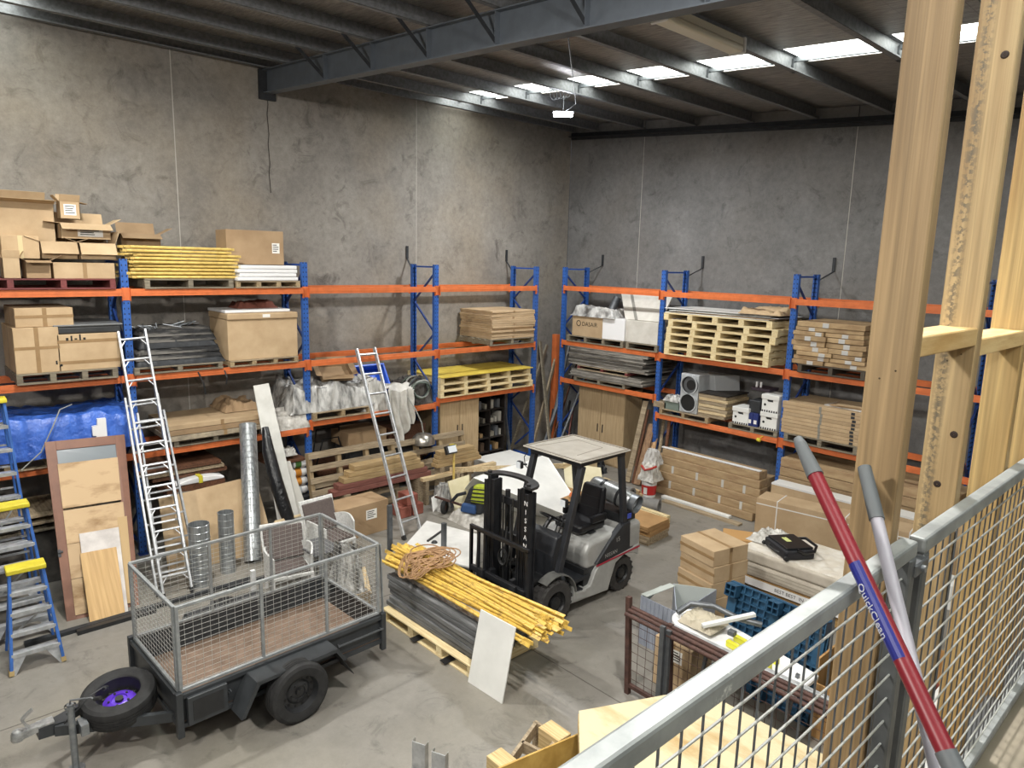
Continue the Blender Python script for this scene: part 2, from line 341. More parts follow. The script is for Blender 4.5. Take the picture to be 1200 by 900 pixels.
def make_beam():
    t = thing('rack_beam', 'x', 'rack beam', (0, 0, 0), 0, 'orange rack beams'); L = 2.68
    mb = MB(); mb.bx(.055, L-.055, -.05, -.006, -.10, 0); mb.bx(.055, L-.055, -.053, -.05, -.068, -.036); mb.bx(.055, L-.055, -.006, .0, -.10, -.03)
    mb.build('beam', ORANGE, t, local=True, bevel=.003)
    for x0, x1 in ((.0, .055), (L-.055, L)):
        mb = MB(); mb.bx(x0, x1, -.012, -.004, -.16, .015)
        mb.bx(.05 if x0 == 0 else L-.055, .055 if x0 == 0 else L-.05, -.055, -.004, -.17, .01); mb.build('end_connector', ORANGE, t, local=True)
    return t
B0 = make_beam(); used = [0]
def beam(wall, a, z, back, lab):
    if wall == 'L': loc, rz = ((LX+.0, a, z), 90) if not back else ((LX-DEP, a+2.68, z), -90)
    else: loc, rz = ((a, RY, z), 0) if not back else ((a+2.68, RY+DEP, z), 180)
    if not used[0]: used[0] = 1; B0.location = loc; B0.rotation_euler = (0, 0, RD(rz)); B0['label'] = lab; return B0
    return dup(B0, loc, rz, lab)
Z1, Z2 = 3.914, 2.697
LZ3 = [1.747, 1.66, 1.563, 1.563]      # from the corner outwards
RZ3 = [1.836, 1.479, 1.479, 1.479]
for w, lv3 in (('L', LZ3), ('R', RZ3)):
    for i in range(4):
        for ln, z in (('top', Z1), ('middle', Z2), ('lowest', lv3[i])):
            a = LYS[i+1] if w == 'L' else RXS[i]
            for back in (0, 1):
                beam(w, a, z, back, 'orange %s beam of the %s rack level, %s bay from the corner, %s wall' % ('rear' if back else 'front', ln, ['first', 'second', 'third', 'fourth'][i], 'left' if w == 'L' else 'right'))
# stays tying the rack tops to the walls
for (x, y, rz) in [(LX-DEP, LYS[i], 90) for i in (0, 1, 2)]+[(RXS[i], RY+DEP, 0) for i in (0, 1, 2)]:
    wall = 'left' if rz == 90 else 'right'; n = (LYS.index(y) if rz == 90 else RXS.index(x))
    w = 0 if rz == 90 else 0
    top = V((.02, y+.05, HT+.35)) if rz == 90 else V((x+.1, -.02, HT+.3)); low = V((.02, y+.05, HT+.1)) if rz == 90 else V((x+.1, -.02, HT+.05))
    mb = MB(); mb.bar(V((x, y, HT-.12)), low, .03, .012, (0, 0, 1)); mb.bar(low, top, .05, .02, (1, 0, 0) if rz == 90 else (0, 1, 0))
    tag(mb.build('wall_stay', BLKM), 'bent black steel stay above the %s rack frame from the corner on the %s wall' % (['first', 'second', 'third'][n], wall), 'bracket', 'rack wall stays')
# ---- pallets ----
def make_pallet(L, D, nb, m, lab, name='wooden_pallet', blk=.07, my=None, h=.14):
    # local: face along x, bearers run along y
    t = thing(name, lab, 'pallet', (0, 0, 0)); my = my or m; bt = .02
    mb = MB(); n = 6; w = .1
    for i in range(n):
        y = -D/2+w/2+i*(D-w)/(n-1); mb.box((rnd.uniform(-.004, .004), y, h-bt/2), (L, w, bt))
    mb.build('deck', m, t, local=True, bevel=.002)
    for i in range(nb):
        x = -L/2+blk/2+i*(L-blk)/(nb-1); MB().bx(x-blk/2, x+blk/2, -D/2+.002, D/2-.002, bt, h-bt).build('bearer', my, t, local=True, bevel=.002)
    for y in (-D/2+w/2, 0, D/2-w/2): MB().box((0, y, bt/2), (L, w, bt)).build('base_board', m, t, local=True, bevel=.002)
    return t
PINE2 = wood('new_pine', 'E2D2A8', 'C9AE7A', rand=.1); PINE2Y = wood('new_pine_end', 'E2D2A8', 'C9AE7A', axis=1, rand=.1)
GPY = wood('weathered_pine_y', 'A89473', '7C6748', axis=1); REDY = wood('red_wood_y', '7A3B39', '5A2A2A', axis=1)
def put(t, x, y, z, rz, lab=None):
    t.location = (x, y, z); t.rotation_euler = (0, 0, RD(rz))
    if lab: t['label'] = lab
    return t
# ================= mezzanine, railing and timber studs in front =================
MZ = 2.85; RX = 11.50
MF = mat('mezzanine_board', '8F8676', .6, col2='7F7767', scale=3)
struct('floor', MB().bx(11.49, 16, -16, -4, MZ-.03, MZ), MF)
tag(MB().bx(11.42, 11.49, -16, -4, MZ-.25, MZ-.031).build('floor_edge_beam', STEEL), 'grey steel channel along the edge of the mezzanine floor', 'steel channel')
RAILM = mat('galvanised_rail', '979B9A', .5, .3, col2='7C8080', scale=9, detail=8, lo=.35, hi=.6); nt, bs, L = nodesof(RAILM)
old_ = bs.inputs['Base Color'].links[0].from_socket; tc_ = nd(nt, 'ShaderNodeTexCoord'); nz_ = nd(nt, 'ShaderNodeTexNoise'); nz_.inputs['Scale'].default_value = 5; nz_.inputs['Detail'].default_value = 8; nz_.inputs['Roughness'].default_value = .7
rr_ = nd(nt, 'ShaderNodeValToRGB'); rr_.color_ramp.elements[0].position = .62; rr_.color_ramp.elements[1].position = .66; L(tc_.outputs['Object'], nz_.inputs['Vector']); L(nz_.outputs['Fac'], rr_.inputs[0])
mx_ = nd(nt, 'ShaderNodeMix', data_type='RGBA'); mx_.inputs['B'].default_value = srgb('D8DAD6'); L(rr_.outputs['Color'], mx_.inputs['Factor']); L(old_, mx_.inputs['A']); L(mx_.outputs['Result'], bs.inputs['Base Color'])
def rail_panel(y0, y1, x, ztop, lab, wires=True, off=0):
    t = thing('mesh_railing', lab, 'railing', (x, (y0+y1)/2, MZ), 0, 'galvanised mesh railing panels')
    W = .036
    MB().bx(x-W/2, x+W/2, y0, y1, ztop-W, ztop).build('top_rail', RAILM, t, bevel=.006, seg=2)
    MB().bx(x-W/2, x+W/2, y0, y1, MZ+.01, MZ+.04).build('bottom_rail', RAILM, t, bevel=.004)
    for y in (y0+W/2, y1-W/2): MB().bx(x-W/2, x+W/2, y-W/2, y+W/2, MZ, ztop-W).build('post', STEELP, t, bevel=.004)
    if wires:
        mb = MB(); y = y0+.05
        while y < y1-.03: mb.cyl((x-.004, y, MZ+.02), (x-.004, y, ztop-W+.005), .0022, n=6); y += .054
        mb.build('upright_wires', STEEL, t)
        mb = MB(); z = ztop-W-.045
        while z > MZ+.03:
            mb.cyl((x+.0035, y0+.02, z), (x+.0035, y1-.02, z), .0024, n=6); z -= .056
        mb.build('cross_wires', GALVB, t)
    return t
GALVB = mat('bright_wire', 'C9CBC8', .38, .6); STEELP = mat('rail_post_grey', '6C6F70', .5, .5, col2='5A5D5F', scale=10)
rail_panel(-14.6, -11.17, RX, 3.85, 'galvanised mesh railing panel running out of the bottom of the picture')
rail_panel(-11.12, -8.6, RX, 3.84, 'galvanised mesh railing panel at the right edge, behind the upright posts')
t = thing('rail_latch', 'small steel latch plate joining the two mesh railing panels', 'latch', (RX, -11.14, 3.75))
MB().bx(RX-.03, RX+.024, -11.185, -11.105, 3.77, 3.80).build('plate', STEEL, t, bevel=.003)
MB().cyl((RX+.02, -11.15, 3.785), (RX+.032, -11.15, 3.785), .008).build('bolt', GALV, t)
# outer offset rail
tt = thing('outer_rail', 'short galvanised rail outside the mesh railing at the right edge', 'rail', (11.46, -10, 3.8))
q = Z(1132, 585, 3.9)
MB().bx(11.463, 11.479, -10.62, -8.6, 3.775, 3.815).build('tube', RAILM, tt, bevel=.003, seg=2)
MB().bx(11.464, 11.477, -9.2, -9.16, MZ, 3.775).build('post', STEELP, tt)
# studs
def studmat(name, c1, c2, stain=False):
    m = mat(name, c1, .6, col2=c2, scale=1.0, stretch=(9, 9, .55), lo=.38, hi=.6, detail=3, bump=.1, bscale=20); nt, bs, L = nodesof(m); base = bs.inputs['Base Color'].links[0].from_socket
    tc = nd(nt, 'ShaderNodeTexCoord'); mp = nd(nt, 'ShaderNodeMapping'); mp.inputs['Scale'].default_value = (60, 60, .9); L(tc.outputs['Object'], mp.inputs[0])
    wv = nd(nt, 'ShaderNodeTexNoise'); wv.inputs['Scale'].default_value = 1; wv.inputs['Detail'].default_value = 3; wv.inputs['Distortion'].default_value = 1.5; L(mp.outputs[0], wv.inputs['Vector'])
    mr = nd(nt, 'ShaderNodeMapRange'); mr.inputs['From Min'].default_value = .3; mr.inputs['From Max'].default_value = .7; mr.inputs['To Min'].default_value = .68; mr.inputs['To Max'].default_value = 1.12; L(wv.outputs['Fac'], mr.inputs[0])
    sc = nd(nt, 'ShaderNodeVectorMath', operation='SCALE'); L(base, sc.inputs[0]); L(mr.outputs[0], sc.inputs['Scale']); out = sc.outputs[0]
    if stain:
        sp = nd(nt, 'ShaderNodeSeparateXYZ'); L(tc.outputs['Object'], sp.inputs[0])
        g = nd(nt, 'ShaderNodeMapRange'); g.inputs['From Min'].default_value = .0; g.inputs['From Max'].default_value = .018; g.inputs['To Min'].default_value = 1; g.inputs['To Max'].default_value = 0
        ax = nd(nt, 'ShaderNodeMath', operation='ADD'); ax.inputs[1].default_value = .022; ab = nd(nt, 'ShaderNodeMath', operation='ABSOLUTE'); L(sp.outputs['X'], ax.inputs[0]); L(ax.outputs[0], ab.inputs[0]); L(ab.outputs[0], g.inputs[0])
        n4 = nd(nt, 'ShaderNodeTexNoise'); n4.inputs['Scale'].default_value = 110; n4.inputs['Detail'].default_value = 5; L(tc.outputs['Object'], n4.inputs['Vector'])
        r4 = nd(nt, 'ShaderNodeMapRange'); r4.inputs['From Min'].default_value = .46; r4.inputs['From Max'].default_value = .56; L(n4.outputs['Fac'], r4.inputs[0])
        mm = nd(nt, 'ShaderNodeMath', operation='MULTIPLY'); L(g.outputs[0], mm.inputs[0]); L(r4.outputs[0], mm.inputs[1])
        m2 = nd(nt, 'ShaderNodeMath', operation='MULTIPLY'); m2.inputs[1].default_value = .75; L(mm.outputs[0], m2.inputs[0])
        mx = nd(nt, 'ShaderNodeMix', data_type='RGBA'); mx.inputs['B'].default_value = srgb('4A4A45'); L(m2.outputs[0], mx.inputs['Factor']); L(out, mx.inputs['A']); out = mx.outputs['Result']
    L(out, bs.inputs['Base Color']); return m
S1 = studmat('stud_a_shaded', 'A88E68', '876D49'); S2 = studmat('stud_b', 'B8A076', '957850', True); S3 = studmat('stud_c', 'C0A46F', '9E7B47')  # first tone is darker: shade on the nearest stud put into the colour
KN = mat('knot', '2A1B12', .7)
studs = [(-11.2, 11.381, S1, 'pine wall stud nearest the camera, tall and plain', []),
         (-10.72, 11.372, S2, 'pine wall stud with a black bark stain and two dark knots, second from the left', [(.066, 4.93), (.068, 4.0), (.045, 3.86)]),
         (-10.22, 11.37, S3, 'pine wall stud third from the left, beside the right edge', []),
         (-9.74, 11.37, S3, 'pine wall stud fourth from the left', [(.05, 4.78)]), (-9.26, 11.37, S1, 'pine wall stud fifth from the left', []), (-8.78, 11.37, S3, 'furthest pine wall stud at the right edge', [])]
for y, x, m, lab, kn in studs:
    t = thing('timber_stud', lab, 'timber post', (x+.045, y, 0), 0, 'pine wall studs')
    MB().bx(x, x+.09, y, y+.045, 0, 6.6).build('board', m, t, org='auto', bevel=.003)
    for a, z in kn: MB().lathe([(.001, .002), (.007, .0018), (.0095, .0)], (x+a, y-.0002, z), (0, -1, 0), n=12).build('knot', KN, t)
    # nail holes by the nogging
    for dz in (4.19, 4.21): MB().lathe([(.0008, .001), (.002, .0)], (x+.03+(dz-4.19)*1.5, y-.0002, dz), (0, -1, 0), n=8).build('nail_hole', KN, t)
NG = wood('nogging_pine', 'DCC08A', 'C29A5E', axis=1, rings=8, scale=2)
for i, (a, b, z) in enumerate(((-11.155, -10.72, 4.235), (-10.675, -10.22, 4.205), (-10.175, -9.74, 4.235), (-9.695, -9.26, 4.205))):
    tag(MB().bx(11.375, 11.462, a, b, z, z+.045).build('timber_nogging', NG, bevel=.003), 'short horizontal pine block between the %s and %s studs from the left' % (('first', 'second', 'third', 'fourth', 'fifth')[i], ('first', 'second', 'third', 'fourth', 'fifth')[i+1]), 'timber block', 'pine blocks between the studs')
# poles leaning over the rail
RED = mat('red_handle', '7C1624', .4, col2='70131F', scale=5); GRIP = mat('grey_grip', '5A5E61', .55); LIL = mat('pale_grey_handle', 'A9A6B0', .35); LBL = mat('blue_label', '1C2374', .35)
pr = thing('mop_handle', 'red mop handle with a grey end and a blue label, leaning on the railing', 'pole', (11.6, -11.3, MZ))
ct = X(1033, 690, 11.535); ct.z += .0
def on_ray(px, py, t): return CAM+ray(px, py)*t
tc = (ct-CAM).dot(_f)
a = on_ray(934, 512, tc*1.12); b = on_ray(1120, 905, tc*.80)
d = (b-a).normalized(); fl = a+d*((MZ+.02-a.z)/d.z)
ln = (b-a).length; g = .155*ln
MB().cyl(a+d*.02, a+d*g, .0125, .0165, n=20).lathe([(.001, 0), (.009, .004), (.0125, .02)], a, d, n=20).build('end_grip', GRIP, pr, smooth=40)
MB().cyl(a+d*g, a+d*ln*.955, .0148, n=20).build('shaft', RED, pr, smooth=40)
MB().cyl(a+d*ln*.955, fl, .0165, .016, n=20).build('lower_grip', GRIP, pr, smooth=40)
c0 = a+d*ln*.60; vd = (CAM-c0).normalized(); sd = d.cross(vd).normalized(); nn = sd.cross(d).normalized()
q0 = nn.cross(d)
lf = -q0 if (-q0).dot(_r) < 0 else q0      # the side of the pole that faces left
P = []
for i in range(9):
    t_ = RD(-25+170*i/8); P.append((nn*math.cos(t_)+lf*math.sin(t_))*.0152)
mb = MB()
for i in range(8): mb.hexa([a+d*ln*.46+P[i]*.9, a+d*ln*.46+P[i+1]*.9, a+d*ln*.735+P[i+1]*.9, a+d*ln*.735+P[i]*.9, a+d*ln*.46+P[i], a+d*ln*.46+P[i+1], a+d*ln*.735+P[i+1], a+d*ln*.735+P[i]])
mb.build('label', LBL, pr, smooth=40)
tn = (nn*math.cos(RD(48))+lf*math.sin(RD(48))).normalized()
text('label_lettering', 'QuickClean', .021, c0+tn*.0154, (d, tn.cross(d)), mat('dull_white', 'B9BAC4', .5), pr)
pg = thing('broom_handle', 'pale grey broom handle with a dark end, leaning on the railing behind the red one', 'pole', (11.6, -11.25, MZ))
a = on_ray(1013, 548, tc*1.12); b = on_ray(1100, 910, tc*.86); d = (b-a).normalized(); fl = a+d*((MZ+.02-a.z)/d.z)
MB().cyl(a, a+d*.12, .0135, .0148, n=20).build('end_grip', GRIP, pg, smooth=40)
MB().cyl(a+d*.12, fl, .0125, n=20).build('shaft', LIL, pg, smooth=40)
# ================= forklift =================
SIL = mat('forklift_silver', 'A9A9A6', .35, .15, col2='9A9A97', scale=5); DG = mat('forklift_dark', '232529', .45, col2='2B2D31', scale=8)
VIN = mat('black_vinyl', '17171A', .38); TYR = mat('solid_tyre', '3A3836', .85, col2='2C2A29', scale=14); MAST = mat('mast_black', '1B1C1F', .42, .2, col2='26272A', scale=10)
GREASE = mat('worn_black_steel', '3B3B3C', .4, .5, col2='232425', scale=9)
fk = thing('forklift', 'grey and black counterbalance forklift parked in the middle of the floor', 'forklift', (5.97, -6.3, 0))
def sp(pts, x, th):  # silhouette traced on the plane x, given real thickness
    P = [X(530+a/3.75, 500+b/3.75, x) for a, b in pts]; return MB().prism([(x, p.y, p.z) for p in P], (-th, 0, 0))
def yz(pts, x, th): return MB().prism([(x, y, z) for y, z in pts], (-th, 0, 0))
# body
yz([(-6.62, .17), (-5.86, .13), (-5.80, .30), (-5.72, .48), (-5.52, .56), (-5.30, .5), (-5.24, .46), (-5.22, .62), (-6.05, .55), (-6.14, .46), (-6.22, .30), (-6.62, .25)], 6.46, .97).build('chassis', SIL, fk, bevel=.012, seg=2)
MB().bx(5.60, 6.40, -6.30, -5.75, .2, .52).build('recess_shade_block', BLK, fk)  # black block standing in for the shade in the recess below the hood
yz([(-6.26, .50), (-6.3, .74), (-6.22, .86), (-5.62, .90), (-5.5, .84), (-5.5, .50)], 6.41, .88).build('engine_hood', SIL, fk, bevel=.06, seg=4)
yz([(-5.95, .50), (-6.12, .56), (-5.86, .80), (-5.6, .98), (-5.44, .99), (-5.42, .62), (-5.22, .60)], 6.455, .09).build('side_cowl', DG, fk, bevel=.015, seg=2)
yz([(-5.95, .50), (-6.12, .56), (-5.86, .80), (-5.6, .98), (-5.44, .99), (-5.42, .62), (-5.22, .60)], 5.575, .09).build('side_cowl', DG, fk, bevel=.015, seg=2)
MB().bx(5.50, 6.44, -5.52, -5.16, .50, .95).build('counterweight', SIL, fk, bevel=.07, seg=4)
MB().bx(5.72, 6.22, -5.7, -5.2, .22, .55).build('rear_axle_block', GREASE, fk, bevel=.02)
mb = MB(); A, B_ = V((6.464, -6.13, .545)), V((6.464, -5.22, .585)); mb.bar(A, B_, .004, .022, (0, 0, 1)); mb.build('red_stripe', mat('red_stripe', 'A02238', .4), fk)
text('side_lettering', 'NISSAN', .075, (6.4585, -5.83, .635), ((0, 1, .06), (0, -.06, 1)), SIL, fk)
text('side_badge', '15', .09, (6.4585, -5.70, .80), ((0, 1, .1), (0, -.1, 1)), SIL, fk)
MB().bx(6.462, 6.466, -5.53, -5.45, 1.05, 1.12).build('decal', mat('blue_decal', '3C4FB0', .4), fk)
MB().bx(6.1, 6.24, -6.02, -5.9, .893, .903).build('hood_vent', BLK, fk)
# floor, cowl
MB().bx(5.55, 6.42, -6.68, -6.2, .40, .44).build('floor_plate', DG, fk)
yz([(-6.78, .40), (-6.78, .80), (-6.70, 1.02), (-6.58, 1.05), (-6.52, .9), (-6.58, .44)], 6.28, .62).build('dashboard', DG, fk, bevel=.03, seg=3)
MB().bx(6.24, 6.44, -6.66, -6.35, .27, .3).build('step', BLK, fk)
# steering wheel, levers
st = MB().lathe([(.16, -.012), (.172, 0), (.16, .012), (.148, 0)], (5.9, -6.42, 1.12), (0, .55, .83), n=24, closed=True); st.cyl((5.9, -6.60, .95), (5.9, -6.42, 1.12), .03); st.bar((5.75, -6.42, 1.12), (6.05, -6.42, 1.12), .03, .012)
st.build('steering_wheel', VIN, fk, smooth=40)
for i in range(4):
    lv = MB().cyl((6.12+i*.06, -6.6, .98), (6.14+i*.06, -6.5, 1.2), .008); lv.build('lever', GREASE, fk)
    MB().lathe([(.001, -.02), (.018, -.012), (.02, .005), (.012, .02), (.001, .022)], (6.14+i*.06, -6.5, 1.21), n=10).build('lever_knob', VIN, fk, smooth=40)
# seat
MB().bx(5.74, 6.22, -6.2, -5.68, .90, 1.02).build('seat_cushion', VIN, fk, bevel=.045, seg=4)
MB().hexa([(5.76, -5.80, .98), (6.2, -5.80, .98), (6.2, -5.68, .98), (5.76, -5.68, .98), (5.79, -5.70, 1.44), (6.17, -5.70, 1.44), (6.17, -5.60, 1.44), (5.79, -5.60, 1.44)]).build('seat_back', VIN, fk, bevel=.05, seg=4)
for s in (0, 1): MB().bx(5.70+s*.5, 5.76+s*.5, -6.0, -5.7, 1.02, 1.12).build('armrest', VIN, fk, bevel=.02, seg=2)
for z in (1.14, 1.28): MB().bx(5.82, 6.14, -5.797+(z-.98)*.217-.006, -5.79+(z-.98)*.217, z, z+.012).build('seat_seam', BLK, fk)
# overhead guard
gz = 1.98
for s, x in ((1, 6.40), (-1, 5.56)):
    MB().bar((x, -6.84, .42), (x, -6.42, gz-.05), .075, .085, (0, 1, 0)).build('front_pillar', DG, fk, bevel=.008)
    MB().bar((x, -5.46, .55), (x, -5.66, gz-.03), .06, .10, (0, 1, 0)).build('rear_pillar', DG, fk, bevel=.008)
    MB().bar((x, -6.48, gz-.02), (x, -5.60, gz-.0), .06, .06).build('guard_rail', DG, fk, bevel=.006)
for y in (-6.45, -5.63): MB().bx(5.53, 6.43, y-.03, y+.03, gz-.05, gz+.0).build('guard_rail', DG, fk, bevel=.006)
for i in range(4): MB().bx(5.70+i*.17, 5.73+i*.17, -6.42, -5.66, gz-.03, gz).build('guard_bar', DG, fk)
BRD = mat('dusty_sheet', 'B9B4AA', .3, col2='A8A297', scale=5)
MB().bx(5.47, 6.5, -6.56, -5.58, gz+.03, gz+.045).build('roof_sheet', BRD, fk, bevel=.003)
GRY2 = mat('dusty_rim', '8E877C', .5)
mb = MB()
for a, b in (((5.5, -6.53), (6.47, -6.53)), ((6.47, -6.53), (6.47, -5.61)), ((6.47, -5.61), (5.5, -5.61)), ((5.5, -5.61), (5.5, -6.53))): mb.bar((*a, gz+.05), (*b, gz+.05), .03, .012)
mb.build('sheet_edge_strip', GRY2, fk)
mb = MB()
for a, b in (((5.6, -6.45), (5.72, -5.75)), ((5.72, -5.75), (6.2, -5.8)), ((6.2, -5.8), (6.25, -6.35))): mb.bar((*a, gz+.047), (*b, gz+.047), .008, .004)
mb.build('scribed_line', GRY2, fk)
LENS = mat('lamp_lens', 'D9DEE2', .15)
for x, z in ((6.32, 1.48), (5.50, 1.78)):
    h = MB().bx(x-.045, x+.045, -6.66, -6.60, z-.05, z+.05).build('headlight', BLK, fk, bevel=.015, seg=2)
    MB().bx(x-.038, x+.038, -6.667, -6.66, z-.042, z+.042).build('lens', LENS, h)
    MB().bar((x, -6.6, z), (x+(.06 if x > 6 else .05), -6.55, z), .02, .02).build('lamp_bracket', BLK, h)
MB().tube([(5.5, -6.5, 1.93), (5.44, -6.5, 1.85), (5.46, -6.5, 1.74), (5.53, -6.52, 1.72)], .006).build('lamp_cable', BLK, fk)
# LPG cylinder at the back
cl = Y(693, 566, -5.38); cr = Y(744, 590, -5.30); dv = (cr-cl).normalized(); Lc = (cr-cl).length
g = MB().lathe([(.001, 0), (.06, .0), (.11, .03), (.135, .08), (.135, Lc-.09), (.115, Lc-.04), (.075, Lc-.01), (.001, Lc-.01)], cl, dv, n=28).build('gas_cylinder', mat('cylinder_silver', 'B4B6B6', .33, .6, col2='9C9E9E', scale=8), fk, smooth=40)
MB().lathe([(.125, Lc-.05), (.13, Lc+.05), (.118, Lc+.05), (.113, Lc-.05)], cl, dv, n=28, closed=True).build('collar', GALV, g, smooth=40)
for f in (.3, .68): MB().lathe([(.134, Lc*f-.02), (.143, Lc*f-.02), (.143, Lc*f+.02), (.134, Lc*f+.02)], cl, dv, n=28, closed=True).build('strap', BLK, g, smooth=30)
MB().bx(5.6, 6.35, -5.5, -5.2, .93, 1.06).build('cylinder_cradle', BLK, fk, bevel=.01)
# wheels
def wheel(y, x0, x1, r, nm, tread):
    s = 1 if x1 > 5.97 else -1; c = ((x0+x1)/2, y, r); w = abs(x1-x0)/2
    t = MB().lathe([(r*.56, -w), (r*.93, -w), (r, -w*.8), (r, w*.8), (r*.93, w), (r*.56, w)], c, (s, 0, 0), n=32).build(nm+'_tyre', TYR, fk, smooth=40)
    mb = MB()
    for i in range(tread):
        a = 2*PI*i/tread
        for q in (-1, 1):
            aa = a+q*.09; mb.box((c[0]+q*w*.5, y+math.cos(aa)*r*.99, r+math.sin(aa)*r*.99), (w*.85, .02*r/.28+.012, .022), Matrix.Rotation(aa, 3, 'X')@Matrix.Rotation(PI/2, 3, 'X'))
    mb.build('tread_lugs', TYR, t)
    h = MB().lathe([(r*.60, w*.9), (r*.56, w*.95), (r*.5, w*.55), (r*.30, w*.45), (r*.28, w*.9), (r*.16, w*1.0), (.001, w*1.0)], c, (s, 0, 0), n=32).build('hub', GREASE, t, smooth=35)
    mb = MB()
    for i in range(6):
        a = 2*PI*i/6; p = V((c[0], y+math.cos(a)*r*.39, r+math.sin(a)*r*.39)); mb.cyl(p+V((s*w*.45, 0, 0)), p+V((s*w*.62, 0, 0)), r*.04, n=6)
    mb.build('wheel_nuts', GREASE, t)
for s in (1, -1):
    wheel(-6.90, 5.97+s*.31, 5.97+s*.53, .285, 'drive', 20); wheel(-5.52, 5.97+s*.27, 5.97+s*.44, .245, 'steer', 18)
    mb = MB(); pr_ = [(math.cos(a), math.sin(a)) for a in [RD(q) for q in range(5, 127, 11)]]
    P = [( -6.88+c_*.35, .30+s_*.35) for c_, s_ in pr_]; Q = [(-6.88+c_*.337, .30+s_*.337) for c_, s_ in pr_]
    mb.prism([(5.97+s*.53, y, z) for y, z in P+Q[::-1]], (-s*.15, 0, 0)); mb.build('front_fender', mat('fender_grey', '6E6E6B', .5, col2='5A5A58', scale=9), fk, smooth=30)
    MB().prism([(5.97+s*.50, y, z) for y, z in [(-6.55, .2), (-6.28, .17), (-6.3, .27), (-6.50, .30), (-6.56, .40)]], (-s*.2, 0, 0)).build('step_panel', SIL, fk, bevel=.01)
MB().bx(5.72, 6.22, -7.02, -6.7, .16, .5).build('drive_axle', BLK, fk, bevel=.02)
MB().bx(5.62, 6.32, -6.78, -6.3, .2, .42).build('underframe', BLK, fk)
# mast
my0 = -7.24; mt = 1.80
for s in (-1, 1):
    cx = 5.97+s*.27
    for k, (dx, w, zt) in enumerate(((.10, .055, mt-.06), (.035, .05, mt-.0), (-.035, .05, mt-.03))):
        x = cx+s*dx; mb = MB(); mb.bx(x-w/2, x+w/2, my0-.07, my0-.055, .12, zt); mb.bx(x-w/2, x+w/2, my0+.055, my0+.07, .12, zt); mb.bx(x-.007, x+.007, my0-.07, my0+.07, .12, zt)
        mb.build(('outer_mast_rail', 'middle_mast_rail', 'inner_mast_rail')[k], MAST, fk, bevel=.003)
    MB().cyl((5.97+s*.16, my0+.12, .15), (5.97+s*.16, my0+.12, 1.62), .032, n=14).build('lift_cylinder', MAST, fk, smooth=40)
    MB().cyl((5.97+s*.32, -7.12, .55), (5.97+s*.30, -6.78, .48), .035, n=12).build('tilt_cylinder', GREASE, fk, smooth=40)
    MB().tube([(5.97+s*.09, my0-.02, 1.6), (5.97+s*.08, my0-.02, .9), (5.97+s*.05, my0-.02, .35)], .012).build('lift_chain', GREASE, fk)
# curved cross head on top of the mast
mb = MB(); out = []; inn = []
for i in range(13):
    a = PI*i/12; out.append((5.97+.43*math.cos(a), my0-.05+.30*math.sin(a)**.7, mt-.015)); inn.append((5.97+.30*math.cos(a), my0-.05+.19*math.sin(a)**.7, mt-.015))
mb.prism(out+inn[::-1], (0, 0, .035)); mb.build('mast_head_plate', GREASE, fk, bevel=.004)
for s in (-1, 1): MB().cyl((5.97+s*.35, my0-.02, mt+.02), (5.97+s*.35, my0-.02, mt+.05), .028, n=12).build('mast_head_bolt', GREASE, fk)
for z in (.3, 1.0, 1.45): MB().bx(5.65, 6.29, my0+.07, my0+.1, z, z+.09).build('mast_cross_member', MAST, fk)
MB().tube([(6.0, my0+.0, 1.5), (6.04, my0-.03, .95), (6.0, my0-.05, .72), (5.92, my0-.03, .85), (5.94, my0, 1.2)], .011).build('hydraulic_hose', RUB, fk)
mb = MB()
for a in range(3): mb.tube([V((5.93, my0-.045, .82))+V((math.cos(t)*.07, -.01*a, math.sin(t)*.1)) for t in [i*PI/8 for i in range(16)]], .009, closed=True)
mb.build('hose_reel', RUB, fk)
for i, ch in enumerate('NISSAN'): text('mast_lettering', ch, .085, (6.335, my0-.0715, 1.62-i*.105), ((1, 0, 0), (0, 0, 1)), WPLAS, fk)
# carriage, backrest, forks
cy = -7.40
for z in (.18, .52): MB().bx(5.46, 6.48, cy-.02, cy+.03, z, z+.075).build('carriage_bar', MAST, fk, bevel=.004)
for s in (-1, 1): MB().bx(5.97+s*.2-.03, 5.97+s*.2+.03, cy+.03, my0-.05, .18, .62).build('carriage_roller_plate', MAST, fk)
bk = MB(); bk.bx(5.43, 6.50, cy-.02, cy+.02, 1.08, 1.13); bk.bx(5.43, 6.50, cy-.02, cy+.02, .42, .46)
for x in (5.43, 5.575, 5.70): bk.bx(x, x+.035, cy-.018, cy+.018, .44, 1.1)
bk.bx(6.455, 6.50, cy-.02, cy+.02, .16, 1.1); bk.bx(5.43, 5.465, cy-.02, cy+.02, .16, 1.1)
bk.build('load_backrest', MAST, fk, bevel=.003)
tips = [Z(500, 756, .06), Z(533, 778, .06)]
for x in (5.69, 6.28):
    mb = MB(); mb.bx(x-.05, x+.05, cy-.06, cy-.02, .05, .62); mb.hexa([(x-.05, -8.48, .028), (x+.05, -8.48, .028), (x+.05, cy-.02, .028), (x-.05, cy-.02, .028), (x-.05, -8.48, .04), (x+.05, -8.48, .04), (x+.05, cy-.02, .07), (x-.05, cy-.02, .07)])
    mb.build('fork', MAST, fk, bevel=.004)
